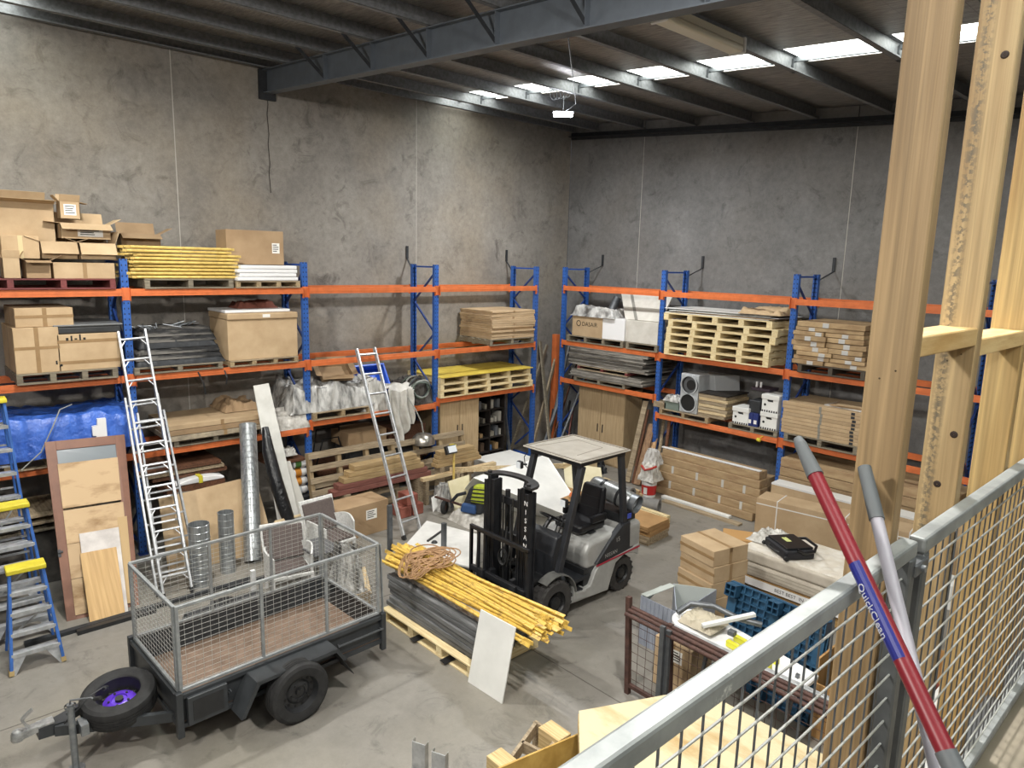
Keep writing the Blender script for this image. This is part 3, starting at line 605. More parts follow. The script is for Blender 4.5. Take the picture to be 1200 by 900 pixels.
# ================= caged box trailer =================
TB = mat('trailer_charcoal', '34373A', .45, .2, col2='3F4245', scale=6); PLY = mat('trailer_floor_ply', '7F6A5A', .75, col2='6A5748', scale=6, bump=.3, bscale=60)
TW = thing('box_trailer', 'charcoal single axle box trailer with a galvanised mesh cage', 'trailer', (5.27, -10.07, 0), 2.3)
hw, hl, zr, zf = .62, 1.055, .60, .335
L_ = dict(local=True)
MB().bx(-hw, hw, -hl, hl, zf-.02, zf).build('bed', PLY, TW, **L_)
for s in (-1, 1):
    mb = MB(); x = s*hw; mb.bx(min(x, x-s*.006), max(x, x-s*.006), -hl, hl, .30, zr)
    mb.bx(min(x, x+s*.035), max(x, x+s*.035), -hl, hl, zr-.04, zr); mb.bx(min(x, x+s*.03), max(x, x+s*.03), -hl, hl, .28, .32); mb.build('side_panel', TB, TW, **L_)
    for ya_, yb_ in ((-hl+.42, -.64), (.50, hl)): MB().cyl((x+s*.045, ya_, .455), (x+s*.045, yb_, .455), .012, n=8).bar((x, ya_+.02, .455), (x+s*.045, ya_+.02, .455), .012, .012).bar((x, yb_-.02, .455), (x+s*.045, yb_-.02, .455), .012, .012).build('tie_rail', STEEL, TW, **L_)
    # fender: flat top, sloping ends
    a, b, cc = -.46, .38, x+s*.25
    mb = MB(); pf = [(a-.16, .27), (a, .575), (b, .575), (b+.10, .42), (b+.088, .41), (b-.012, .56), (a+.012, .56), (a-.145, .265)]
    mb.prism([(x+s*.005, y, z) for y, z in pf], (s*.25, 0, 0)); mb.build('fender', TB, TW, bevel=.002, **L_)
    mb = MB(); mb.prism([(x+s*.25, y, z) for y, z in [(a-.16, .27), (a, .575), (b, .575), (b+.1, .42), (b+.06, .42), (b-.02, .54), (a+.03, .54), (a-.12, .27)]], (s*.004, 0, 0)); mb.build('fender_lip', TB, TW, **L_)
    MB().bar((x+s*.12, b+.02, .50), (x+s*.12, b+.18, .22), .24, .006, (0, 1, 1)).build('mud_flap', RUB, TW, **L_)
# front and rear gates
for s in (-1, 1):
    y = s*hl; mb = MB(); mb.bx(-hw, hw, min(y, y-s*.006), max(y, y-s*.006), .28, zr); mb.bx(-hw, hw, min(y, y+s*.03), max(y, y+s*.03), zr-.035, zr); mb.bx(-hw, hw, min(y, y+s*.02), max(y, y+s*.02), .28, .33)
    mb.build('front_panel' if s < 0 else 'tailgate', TB, TW, **L_)
for sx in (-1, 1):
    for sy in (-1, 1):
        MB().bx(sx*(hw+.02)-.028, sx*(hw+.02)+.028, sy*(hl+.01)-.028, sy*(hl+.01)+.028, .20, .63).build('corner_post', TB, TW, bevel=.003, **L_)
# tool box on the near side
tb = MB().bx(hw+.004, hw+.07, -hl+.05, -hl+.40, .30, .57).build('tool_locker', TB, TW, bevel=.004, **L_)
MB().bx(hw+.07, hw+.074, -hl+.09, -hl+.36, .34, .53).build('locker_door', BLK, tb, **L_)
# chassis
for x in (-.45, .45): MB().bx(x-.025, x+.025, -hl, hl, .23, .315).build('chassis_rail', TB, TW, **L_)
MB().bx(-.72, .72, -.08, -.03, .27, .33).build('axle', TB, TW, **L_)
# A frame drawbar
tip = V((.02, -2.06, .38))
for s in (-1, 1):
    MB().bar((s*.50, -hl+.1, .30), (s*.05, -1.88, .36), .05, .09).build('drawbar_arm', TB, TW, **L_)
MB().bar((0, -1.78, .36), (0, -2.0, .38), .11, .10).build('drawbar_nose', TB, TW, **L_)
cp = MB(); cp.lathe([(.001, .06), (.035, .055), (.048, .03), (.05, -.02), (.044, -.03)], (0, -2.14, .40), n=16); cp.hexa([(-.045, -2.14, .38), (.045, -2.14, .38), (.04, -1.94, .40), (-.04, -1.94, .40), (-.04, -2.14, .44), (.04, -2.14, .44), (.04, -1.94, .45), (-.04, -1.94, .45)])
cp.bx(-.05, .05, -2.0, -1.88, .43, .445)
CAST = mat('zinc_casting', 'B9BABA', .4, .6, col2='8E9090', scale=16); cpo = cp.build('coupling', CAST, TW, smooth=35, **L_)
mb = MB(); mb.bar((0, -2.06, .44), (0, -2.10, .54), .03, .02); mb.bar((0, -2.10, .54), (0, -2.02, .60), .03, .02); mb.build('coupling_lever', CAST, cpo, local=True)
mb = MB()
for i in range(9):
    a = V((-.06, -1.86, .38)); p = a+V((-.005*i, -.015*i+.002*i*i, -.018*i)); mb.lathe([(.010, -.004), (.014, 0), (.010, .004), (.006, 0)], p, (1, i % 2, 0), n=8, closed=True)
mb.build('safety_chain', STEEL, TW, **L_)
js = MB().cyl((.17, -1.78, .0), (.17, -1.78, .62), .028, n=16).build('jockey_stand', GALV, TW, smooth=40, **L_)
mb = MB(); mb.bx(.10, .24, -1.73, -1.67, .32, .42); mb.lathe([(.045, -.01), (.045, .01)], (.17, -1.78, .6), n=12); mb.build('clamp', GALV, js, local=True)
MB().lathe([(.001, 0), (.07, 0), (.07, .012), (.001, .012)], (.17, -1.78, .0), n=16).build('foot_plate', GALV, js, local=True)
MB().tube([(.17, -1.78, .62), (.17, -1.78, .655), (.25, -1.64, .655), (.27, -1.62, .64)], .009).build('crank', STEEL, js, local=True)
MB().cyl((.27, -1.62, .645), (.32, -1.585, .665), .017, n=10).build('crank_grip', RUB, js, local=True)
MB().tube([(.1, -1.82, .42), (.14, -1.76, .5), (.12, -1.62, .6), (.1, -1.52, .62), (.06, -1.46, .56)], .008).build('trailer_cable', BLK, TW, **L_)
MB().cyl((.0, -1.46, .55), (.08, -1.50, .60), .02, n=10).build('plug', BLKM, TW, **L_)
# wheels
def car_wheel(par, c, ax, r, w, rimm, nm, dz=0):
    c = V(c); ax = V(ax).normalized()
    t = MB().lathe([(r*.60, -w*.46), (r*.66, -w*.50), (r*.86, -w*.52), (r*.96, -w*.44), (r, -w*.30), (r, -w*.17), (r*.982, -w*.165), (r*.982, -w*.14), (r, -w*.135), (r, -.02*w), (r*.982, -.015*w), (r*.982, .015*w), (r, .02*w), (r, w*.135), (r*.982, w*.14), (r*.982, w*.165), (r, w*.17), (r, w*.30), (r*.96, w*.44), (r*.86, w*.52), (r*.66, w*.50), (r*.60, w*.46)], c, ax, n=48).build(nm+'_tyre', RUB, par, smooth=28, **L_)
    rm = MB().lathe([(r*.44, w*(.10-dz)), (r*.33, w*(.20-dz)), (r*.22, w*(.24-dz)), (r*.20, w*(.16-dz)), (.001, w*(.16-dz))], c, ax, n=40).build('rim', rimm, t, smooth=35, **L_) if dz else MB().lathe([(r*.62, w*.46), (r*.60, w*.46), (r*.57, w*.30), (r*.54, w*(.12-dz)), (r*.40, w*(.10-dz)), (r*.33, w*(.20-dz)), (r*.22, w*(.24-dz)), (r*.20, w*(.16-dz)), (.001, w*(.16-dz))], c, ax, n=40).build('rim', rimm, t, smooth=35, **L_)
    MB().lathe([(r*.62, -w*.46), (r*.56, -w*.4), (r*.55, w*.1)] if not dz else [(r*.62, w*.46), (r*.585, w*.40), (r*.55, -w*.1), (r*.53, w*(.02-dz)), (r*.44, w*(.10-dz))], c, ax, n=32).build('rim_barrel', rimm, t, smooth=35, **L_)
    a0 = ax.orthogonal().normalized(); b0 = ax.cross(a0); mb = MB()
    for i in range(12):
        a = 2*PI*i/12; p = c+(a0*math.cos(a)+b0*math.sin(a))*r*.47; mb.cyl(p+ax*w*(.09-dz), p+ax*w*(.13-dz), r*.045, n=10)
    mb.build('vent_hole', BLACKP, rm, **L_)
    mb = MB()
    for i in range(5):
        a = 2*PI*i/5; p = c+(a0*math.cos(a)+b0*math.sin(a))*r*.27; mb.cyl(p+ax*w*(.2-dz), p+ax*w*(.28-dz), r*.035, n=6)
    mb.cyl(c+ax*w*(.12-dz), c+ax*w*(.30-dz), r*.11, n=16); mb.build('hub_and_nuts', GREASE, t, **L_); return t
for s in (-1, 1): car_wheel(TW, (s*.84, -.055, .30), (s, 0, 0), .30, .185, BLK, 'road_wheel')
PURP = mat('purple_rim', '5A35B8', .35)
SPRIM = mat('black_rim_barrel', '222226', .5); car_wheel(TW, (.05, -1.38, .43), (.16, -.10, 1), .31, .20, PURP, 'spare_wheel', .26)
for o_ in [q for q in bpy.data.objects if q.name.startswith('rim_barrel')][-1:]: o_.data.materials[0] = SPRIM
MB().cyl((.05, -1.36, .30), (.05, -1.36, .36), .03, n=10).build('spare_carrier', TB, TW, **L_)
# cage
ct_ = 1.42; tw = .03; z0 = zr+.01
def cage_panel(p0, p1, uprights, nm):
    p0, p1 = V(p0), V(p1); d = (p1-p0).normalized(); Lh = (p1-p0).length; up = V((0, 0, 1))
    mb = MB(); mb.bar(p0+up*(ct_-tw/2), p1+up*(ct_-tw/2), tw, tw); mb.bar(p0+up*(z0+tw/2), p1+up*(z0+tw/2), tw, tw)
    for f in uprights:
        q = p0+d*(tw/2+(Lh-tw)*f); mb.bar(q+up*z0, q+up*(ct_-.001), tw*.98, tw*.98, d)
    g = mb.build(nm, CG, TW, bevel=.003, **L_)
    wv = MB(); n = round(Lh/.075); m = round((ct_-z0)/.048)
    for i in range(1, n): q = p0+d*(Lh*i/n); wv.cyl(q+up*(z0+.02), q+up*(ct_-.02), .0017, n=5, cap=False)
    for j in range(1, m): z = z0+(ct_-z0)*j/m; wv.cyl(p0+up*z+d*.02, p1+up*z-d*.02, .0017, n=5, cap=False)
    wv.build('wire_mesh', GALVB, g, local=True)
CG = mat('cage_galvanised', 'A3A7A8', .42, .4, col2='8B8F91', scale=12)
e = hl-.01
cage_panel((hw-.015, -e, 0), (hw-.015, e, 0), (0, .37, .70, 1), 'near_cage_side')
cage_panel((-hw+.015, -e, 0), (-hw+.015, e, 0), (0, .37, .70, 1), 'far_cage_side')
cage_panel((-hw+.03, -e, 0), (hw-.03, -e, 0), (0, 1), 'front_cage_end'); cage_panel((-hw+.03, e, 0), (hw-.03, e, 0), (0, 1), 'rear_cage_gate')
for s in (-1, 1): MB().bar((s*(hw+.01), hl+.03, .30), (s*(hw-.02), hl+.012, ct_-.02), .035, .008, (0, 1, 0)).build('rear_stay', CG, TW, **L_)
# ================= helpers for goods =================
def front(wall, pa, pb, py, pf):
    """world front-centre and width of something whose front face lies on plane pf"""
    a, b = (X(pa, py, pf), X(pb, py, pf)) if wall == 'L' else (Y(pa, py, pf), Y(pb, py, pf))
    return ((pf, (a.y+b.y)/2), abs(b.y-a.y)) if wall == 'L' else (((a.x+b.x)/2, pf), abs(b.x-a.x))
def zat(wall, px_, py, pf): return (X if wall == 'L' else Y)(px_, py, pf).z
def carton(lab, c, z0, w, d, h, rz=0, m=None, tape='tf', flaps=0, st=None, grp=None, name='cardboard_box', tm=None, marks=None, centre=False, cat='box'):
    """front face looks along local -y, c = front centre"""
    m = m or CARD; t = thing(name, lab, cat, (c[0], c[1], z0), rz, grp); o = d/2 if centre else 0
    y0, y1 = -o, d-o; K = dict(local=True); e = .0015
    if not flaps:
        MB().bx(-w/2, w/2, y0, y1, 0, h).build('carton', m, t, bevel=min(.006, h*.12), seg=2, **K)
    else:
        mb = MB(); k = .006; mb.bx(-w/2, w/2, y0, y1, 0, k); mb.bx(-w/2, w/2, y0, y0+k, 0, h); mb.bx(-w/2, w/2, y1-k, y1, 0, h); mb.bx(-w/2, -w/2+k, y0, y1, 0, h); mb.bx(w/2-k, w/2, y0, y1, 0, h); mb.build('carton', m, t, **K)
        fl = min(d/2, .2, h*.8); sg = rnd.uniform(.2, .9)
        for i, (p, q, ax) in enumerate((((-w/2, y0, h), (w/2, y0, h), (0, -1, 0)), ((-w/2, y1, h), (w/2, y1, h), (0, 1, 0)), ((-w/2, y0, h), (-w/2, y1, h), (-1, 0, 0)), ((w/2, y0, h), (w/2, y1, h), (1, 0, 0)))):
            a = RD((flaps if isinstance(flaps, (list, tuple)) else [60, 70, 50, 40])[i]); dv = V(ax)*math.sin(a)*fl+V((0, 0, 1))*math.cos(a)*fl
            nn_ = V(ax)*math.cos(a)-V((0, 0, 1))*math.sin(a); MB().prism([V(p), V(q), V(q)+dv*.98, V(p)+dv*.98], nn_*.004).build('flap', m, t, **K)
    tm = tm or TAPE; tw = min(.05, w*.15)
    if 't' in tape and not flaps:
        mb = MB().bx(-w/2-e, w/2+e, (y0+y1)/2-tw/2, (y0+y1)/2+tw/2, h-.06 if h > .1 else h*.4, h+e) if w >= d*.9 else MB().bx(-tw/2, tw/2, y0-e, y1+e, h*.7, h+e); mb.build('packing_tape', tm, t, **K)
    if 'f' in tape: MB().bx(-tw/2, tw/2, y0-e, y0+.01, 0, h+e).build('packing_tape', tm, t, **K)
    if 'h' in tape:
        for z in (.22, .8): MB().bx(-w/2-e, w/2+e, y0-e, y0+.01, h*z-tw*.45, h*z+tw*.45).build('packing_tape', tm, t, **K)
    if 's' in tape:
        MB().bx(-w/2-e*2, w/2+e*2, y0-e*2, y0+.01, h*.55-tw*.4, h*.55+tw*.4).build('packing_tape', tm, t, **K)
        for q in (-1, 1): MB().bx(-w/2-e if q < 0 else w/2-.004, -w/2+.004 if q < 0 else w/2+e, (y0+y1)/2-tw/2, (y0+y1)/2+tw/2, 0, h).build('packing_tape', tm, t, **K)
    if st:
        x, z, sw, sh = st; s_ = MB().bx(x-sw/2, x+sw/2, y0-.003, y0+.001, z-sh/2, z+sh/2).build('label', PAPER, t, **K)
        mb = MB()
        for i in range(4): mb.bx(x-sw*.4, x+sw*(.1+.3*rnd.random()), y0-.004, y0-.002, z+sh*(.32-.2*i)-sh*.04, z+sh*(.32-.2*i)+sh*.04)
        mb.build('print', BLACKP, s_, local=True)
    if marks:
        mb = MB()
        for (x, z, sw, sh) in marks: mb.bx(x-sw/2, x+sw/2, y0-.002, y0+.001, z-sh/2, z+sh/2)
        mb.build('printed_mark', BLACKP, t, **K)
    return t
def cL(lab, pa, pb, pt, z0, pf, d, rz=0, **k):
    (c, w) = front('L', pa, pb, pt, pf); z1 = zat('L', (pa+pb)/2, pt, pf); return carton(lab, c, z0, w, d, z1-z0, 90+rz, **k)
def cR(lab, pa, pb, pt, z0, pf, d, rz=0, **k):
    (c, w) = front('R', pa, pb, pt, pf); z1 = zat('R', (pa+pb)/2, pt, pf); return carton(lab, c, z0, w, d, z1-z0, rz, **k)
def heap(name, lab, cat, c, z0, sx, sy, h, m, rz=0, seed=0, amp=.06, fr=3, edge=4, n=36, grp=None, parent=None, kind=None, crink=.012, prof=None, smooth=60, hang=0):
    off = V((seed*7.3, seed*3.1, seed*1.7)); R_ = Matrix.Rotation(RD(rz), 3, 'Z')
    def fn(u, v):
        a, b = u*2-1, v*2-1; r = max(abs(a), abs(b)); s_ = min(1, (1-r)*edge); s_ = s_*s_*(3-2*s_) if edge < 50 else 1
        nz = noise.noise(V((u*fr, v*fr*sy/sx, 0))+off); z = h*s_*(1+(nz*amp/h if h else 0))
        if prof: z *= prof(u, v)
        k = .5+.5*min(1, (1-r)*8); p = V((a*sx/2*(1 if r < .97 else 1.0), b*sy/2, max(z, 0 if not hang else -9)))
        q = V((u*fr*6, v*fr*6, 3))+off; p += V((noise.noise(q), noise.noise(q+V((9, 0, 0))), noise.noise(q+V((0, 9, 0)))*k))*crink*(1 if z > .01 else .3)
        p.z = max(p.z, .002+.004*r); return V((c[0], c[1], z0))+R_@p
    mb = MB().grid(fn, n, n); nv = len(mb.v); w = n+1
    rim = [i for i in range(w)]+[j*w+n for j in range(1, n+1)]+[n*w+i for i in range(n-1, -1, -1)]+[j*w for j in range(n-1, 0, -1)]
    base = [V((mb.v[i].x, mb.v[i].y, z0)) for i in rim]; mb.v += base; L2 = len(rim)
    mb.f += [(rim[(k+1) % L2], rim[k], nv+k, nv+(k+1) % L2) for k in range(L2)]; mb.f.append(tuple(nv+k for k in range(L2))[::-1])
    o = mb.build(name, m, parent, smooth=smooth)
    if parent is None: tag(o, lab, cat, grp, kind)
    return o
def leanboard(name, lab, cat, b0, b1, t0, t1, th, m, grp=None, parent=None, bevel=.002):
    """board from its two bottom corners to its two top corners; thickness goes away from the camera side"""
    b0, b1, t0, t1 = V(b0), V(b1), V(t0), V(t1); n = (b1-b0).cross(t0-b0).normalized()
    if n.dot(CAM-b0) > 0: n = -n
    o = MB().hexa([b0, b1, b1+n*th, b0+n*th, t0, t1, t1+n*th, t0+n*th]).build(name, m, parent, bevel=bevel)
    if parent is None: tag(o, lab, cat, grp)
    return o
TARP = mat('blue_tarpaulin', '4A73CC', .35, col2='2A52A8', scale=6, bump=.8, bscale=14)
CLR = mat('clear_film', 'C4C3BF', .28, col2='4C4B49', scale=4, lo=.36, hi=.58, bump=.8, bscale=12, spec=.8, stretch=(1, 1.6, .6), detail=8)
# ================= left rack: fourth bay, top level =================
PL = lambda pa, pb, py, pf=1.16: front('L', pa, pb, py, pf)
def palL(lab, pa, pb, py, z, D, nb, m, my, pf=1.16, rz=0, **k):
    c, w = PL(pa, pb, py, pf); t = make_pallet(w, D, nb, m, lab, my=my, **k); return put(t, pf-D/2, c[1], z, 90+rz)
palL('dark red painted pallet under open boxes on the top left shelf', -60, 136, 336, Z1, 1.0, 4, REDW, REDY)
zp = Z1+.14
g = 'open cartons on the red pallet'
cL('large cardboard box at the back of the red pallet pile', -60, 62, 235, zp+.45, .85, .6, st=None, flaps=[80, -30, 60, 75], tape='', grp=g)
cL('long low cardboard box at the right end of the red pallet, bottom row', 62, 134, 308, zp, 1.12, .5, tape='f', grp=g)
cL('small open cardboard box standing at the front of the red pallet, far left', 2, 23, 302, zp, 1.14, .2, flaps=[15, 15, 30, 30], tape='', grp=g, st=None)
cL('small open brown box tipped with its mouth to the front of red pallet', 29, 59, 305, zp, 1.13, .3, m=CARDD, flaps=[100, 20, 60, 60], tape='', grp=g)
z2 = zp+.25
cL('cardboard box taped with two pale bands, second row on the red pallet', 0, 45, 276, z2, 1.02, .45, tape='f', tm=mat('clear_tape', 'C9B98E', .3), grp=g)
cL('open cardboard box with a folded flap, second row, middle of the pallet', 47, 90, 283, z2, 1.04, .45, flaps=[150, 40, 70, 70], tape='', grp=g)
cL('open cardboard box, second row, at the right end of the red pallet', 93, 135, 285, z2, 1.05, .45, flaps=[150, 30, 70, 20], tape='', grp=g)
z3 = z2+.27
cL('cardboard box with a yellow sheet label, third row on the red pallet', 70, 129, 262, z3, .98, .4, tape='', st=(.05, .10, .3, .13), grp=g, flaps=[120, 20, 85, 60])
cL('small tall open box on the very top of the red pallet pile', 69, 93, 236, z3+.26, .92, .2, tape='', st=(0, .12, .14, .14), grp=g, flaps=[30, 5, 40, 100])
cL('open cardboard box with spread flaps on the yellow bars at top shelf', 142, 187, 274, Z1+.14+.38, .80, .40, rz=-6, m=CARDD, flaps=[110, 30, 95, 60], tape='')
# third bay top: yellow bars
palL('grey weathered pallet under the stacked yellow bars on the top shelf', 170, 274, 336, Z1, 1.0, 3, GREYW, GREYW)
a = X(158, 325, 1.1); b = X(276, 325, 1.1); cy0 = (a.y+b.y)/2; Lb = b.y-a.y
mb = MB(); r = .021; mb.cyl((0, -Lb/2, 0), (0, Lb/2, 0), r, n=8)
for s in (-1, 1): mb.bx(-.004, .004, s*Lb/2-.05, s*Lb/2+.05, -.018, .018)
bar0 = None
for k in range(9):
    for j in range(5):
        x = 1.1-j*.17-rnd.uniform(0, .03); z = Z1+.14+.022+k*.052; y = cy0+rnd.uniform(-.09, .09)
        lab = 'yellow painted steel bar stacked on the grey pallet on the top shelf'
        if bar0 is None: bar0 = tag(mb.build('steel_bar', YEL, smooth=40), lab, 'bar', 'yellow bars on the top shelf'); org0 = (0, 0, 0); o = bar0
        else: o = bar0.copy(); COL.objects.link(o)
        o.location = (x, y, z-.02); o.rotation_euler = (0, 0, RD(rnd.uniform(-2, 2)))
# white bundles + box
palL('narrow wooden pallet under white bundles on the top shelf, third bay', 277, 352, 337, Z1, .9, 4, GPINE, GPY, h=.11)
c, w = PL(277, 352, 330, 1.14)
for k in range(4):
    for j in range(4):
        o = MB().box((1.08-j*.2, c[1]+rnd.uniform(-.04, .04), Z1+.11+.032+k*.06), (.18, w*rnd.uniform(.86, .99), .056), (0, 0, rnd.uniform(-3, 3))).build('wrapped_bundle', WPLAS, bevel=.012, seg=2)
        tag(o, 'thin white wrapped bundle stacked beneath the large box on the top shelf', 'bundle', 'white bundles on the top shelf')
cL('large closed cardboard box lying on the white bundles on the top shelf', 265, 331, 270, Z1+.11+.25, .95, .5, rz=-3, tape='', st=(.32, .26, .12, .16), m=CARDD)
# ================= left rack: fourth bay middle =================
z = Z2
palL('pale grey pallet under two big taped boxes, middle shelf, far left', 19, 139, 440, z, 1.0, 4, GREYW, GREYW, pf=1.22)
g = 'taped boxes on the middle left shelf'
cL('tall taped cardboard box, left one of the pair on the middle shelf', 14, 68, 384, z+.14, 1.17, .95, tape='fs', grp=g, marks=[(.2, .12, .02, .05), (.25, .08, .03, .03)])
cL('wide taped cardboard box with handwriting, right one of the pair', 66, 139, 391, z+.14, 1.17, .95, tape='h', grp=g, marks=[(-.25, .42, .03, .04), (-.2, .43, .02, .07), (-.15, .42, .03, .02), (-.10, .44, .02, .08), (-.05, .42, .03, .03)])
zt = zat('L', 40, 384, 1.17)
cL('flat taped carton lying across the tall box, middle left shelf', 16, 85, 361, zt+.004, 1.14, .9, tape='fs', grp=g)
zt = zat('L', 102, 391, 1.17)
DK = mat('dark_plastic', '3A3B3C', .4, col2='2E2F30', scale=5); c, w = PL(64, 142, 385, 1.15)
o = thing('plastic_tray', 'dark grey flat plastic lid lying on the handwritten box', 'lid', (.7, c[1], zt)); MB().bx(.25, 1.15, c[1]-w/2, c[1]+w/2, zt+.002, zt+.10).build('lid', DK, o, bevel=.02, seg=2); MB().bx(.23, 1.17, c[1]-w/2-.02, c[1]+w/2+.02, zt+.10, zt+.125).build('rim', mat('grey_rim', '6F7172', .4), o, bevel=.008)
# blue tarp on the lowest shelf
z = 1.563
palL('old wooden pallet below the blue tarpaulin', -50, 110, 546, z, 1.0, 4, GPINE, GPY, pf=1.2)
c, w = PL(8, 166, 500, 1.2)
heap('tarpaulin', 'crumpled blue plastic tarpaulin thrown over goods on the lowest left shelf', 'tarpaulin', (.64, c[1]-.2), z+.14, 1.22, w+.5, .5, TARP, seed=3, amp=.12, fr=2.6, edge=9, n=60, crink=.035)
CORD = mat('cord_grey', '9A9C97', .6)
tag(MB().tube([X(25, 551, 1.3), X(48, 530, 1.32), X(62, 500, 1.34), X(70, 480, 1.3), X(84, 474, 1.1)], .008).build('electrical_cord', CORD), 'pale cord drooping over the blue tarpaulin', 'cord')
w1 = thing('foam_offcut', 'stepped white foam offcut propped behind the brown framed door', 'foam block', X(117, 534, 1.32))
a, b, cc, dd = X(109, 500, 1.32), X(125, 490, 1.32), X(127, 533, 1.32), X(110, 512, 1.32)
MB().prism([X(114, 491, 1.3), X(124, 490, 1.3), X(130, 560, 1.3), X(117, 562, 1.3), X(113, 511, 1.3), X(109, 511, 1.3), X(108, 500, 1.3), X(114, 499, 1.3)], (-.05, 0, 0)).build('block', WPLAS, w1)
# dark clutter below shelf, fourth bay
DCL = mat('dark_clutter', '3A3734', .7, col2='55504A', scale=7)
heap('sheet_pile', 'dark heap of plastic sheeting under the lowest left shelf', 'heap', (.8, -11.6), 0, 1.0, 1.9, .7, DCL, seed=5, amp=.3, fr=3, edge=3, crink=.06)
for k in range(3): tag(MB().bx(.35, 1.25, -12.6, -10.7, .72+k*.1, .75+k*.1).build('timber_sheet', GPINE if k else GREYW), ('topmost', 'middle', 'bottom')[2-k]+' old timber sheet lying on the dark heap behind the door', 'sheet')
# ================= left rack: third bay =================
z = Z2
palL('black-edged pallet under the grey shade cloth pile, middle shelf', 158, 262, 440, z, 1.0, 3, GREYW, GREYW, h=.10)
c, w = PL(160, 266, 432, 1.16); SHC = mat('shade_cloth', '6E6B66', .8, col2='1E1E1F', scale=3, stretch=(1, .6, 6), lo=.42, hi=.6, bump=.6, bscale=20)
for k in range(6):
    ww = w*(1-.045*k); heap('folded_cloth', 'folded grey and black shade cloth, layer %s of the middle shelf pile' % ('at the bottom', 'second from the bottom', 'third from the bottom', 'third from the top', 'second from the top', 'at the top')[k], 'cloth', (.62, c[1]+rnd.uniform(-.02, .02)), z+.1+.084*k, .98-.03*k, ww, .10, SHC if k % 3 else BLKM, seed=k, amp=.03, fr=4, edge=14, n=30, crink=.022, grp='folded shade cloths')
mb = MB()
for i in range(26):
    p = V((rnd.uniform(.4, 1.0), c[1]+rnd.uniform(-.5, .5), z+.60+rnd.uniform(0, .05))); q = p+V((rnd.uniform(-.15, .15), rnd.uniform(-.25, .25), rnd.uniform(0, .07))); mb.cyl(p, q, .008, n=6)
tag(mb.build('strap_tangle', GALV), 'tangle of metal clips and straps on top of the shade cloth pile', 'tangle', kind='stuff')
for i, (pa, pb) in enumerate((((232, 436), (241, 462)), ((263, 434), (265, 450)))):
    tag(MB().tube([X(*pa, 1.2), X((pa[0]+pb[0])/2+2, (pa[1]+pb[1])/2, 1.23), X(*pb, 1.2)], .012, n=5).build('hanging_strap', BLK), 'black strap hanging below the middle shelf, %s' % ('longer left one', 'shorter right one')[i], 'strap')
palL('thin pallet under the big lidded box, middle shelf, third bay', 270, 350, 430, z, .9, 4, GPINE, GPY, h=.10)
b1 = cL('big plain cardboard box with a lid, middle shelf, third bay', 266, 348, 374, z+.10, 1.12, .75, rz=0, tape='')
zt = zat('L', 307, 374, 1.12)
MB().bx(-(.5)*wm(b1).to_scale().x*front('L', 262, 344, 374, 1.14)[1]-.01, .5*front('L', 262, 344, 374, 1.14)[1]+.01, -.03, .78, zt-z-.10-.0, zt-z-.10+.10).build('box_lid', CARD, b1, local=True, bevel=.02, seg=3)
MB().bx(-.02, .10, -.034, -.02, zt-z-.07, zt-z-.02).build('label', PAPER, b1, local=True)
c, w = PL(262, 338, 360, 1.0); tag(MB().bx(.3, 1.05, c[1]-w/2, c[1]+w/2, zt+.105, zt+.145).build('foam_sheet', WPLAS, bevel=.004), 'white foam sheet lying on the big lidded box', 'sheet')
c, w = PL(282, 330, 352, .9); heap('red_blanket', 'folded dull red blanket at the back above the foam sheet', 'blanket', (.55, c[1]), zt+.146, .4, w, .1, mat('dull_red', '7E4A3C', .8), seed=9, crink=.02, n=20)
# lowest: flat packs and wrapped
z = 1.563
palL('wooden pallet under the flat packs, lowest shelf, third bay', 205, 300, 532, z, 1.0, 3, GREYW, GREYW, h=.1)
c, w = PL(194, 325, 510, 1.2)
PM = mat('wrapped_pack', 'B5A78E', .5, col2='8F8474', scale=8, bump=.5, bscale=12)
for k, (d1, d2, m, lab) in enumerate(((.02, .0, PM, 'plastic-wrapped grey flat pack, lowest of the third bay stack'), (.0, -.03, CARDD, 'brown taped flat carton, second in the third bay stack'), (-.02, -.06, CARD, 'wide flat cardboard carton, topmost of the third bay stack'))):
    carton(lab, (1.20, c[1]+d1), z+.1+.085*k, w*(.98-.03*k), 1.0, .078, 90, m=m, tape='f', name='flat_carton')
WFM = mat('white_wrap', 'D5D2CC', .45, col2='A7A39B', scale=9, bump=.8, bscale=14)
c2, w2 = PL(322, 360, 500, 1.12); heap('wrapped_foam', 'white plastic-wrapped foam slabs beside the rack upright, lowest shelf', 'wrapped bundle', (.68, c2[1]-.1), z, .9, w2+.3, .26, WFM, seed=12, amp=.08, fr=3, edge=8, crink=.03)
heap('crumpled_wrapper', 'crumpled brown paper wrapping lying on the top flat carton', 'wrapping', (.5, c[1]+.45), z+.36, .7, .6, .12, CARDD, seed=14, amp=.1, fr=4, edge=4, crink=.03, n=24)
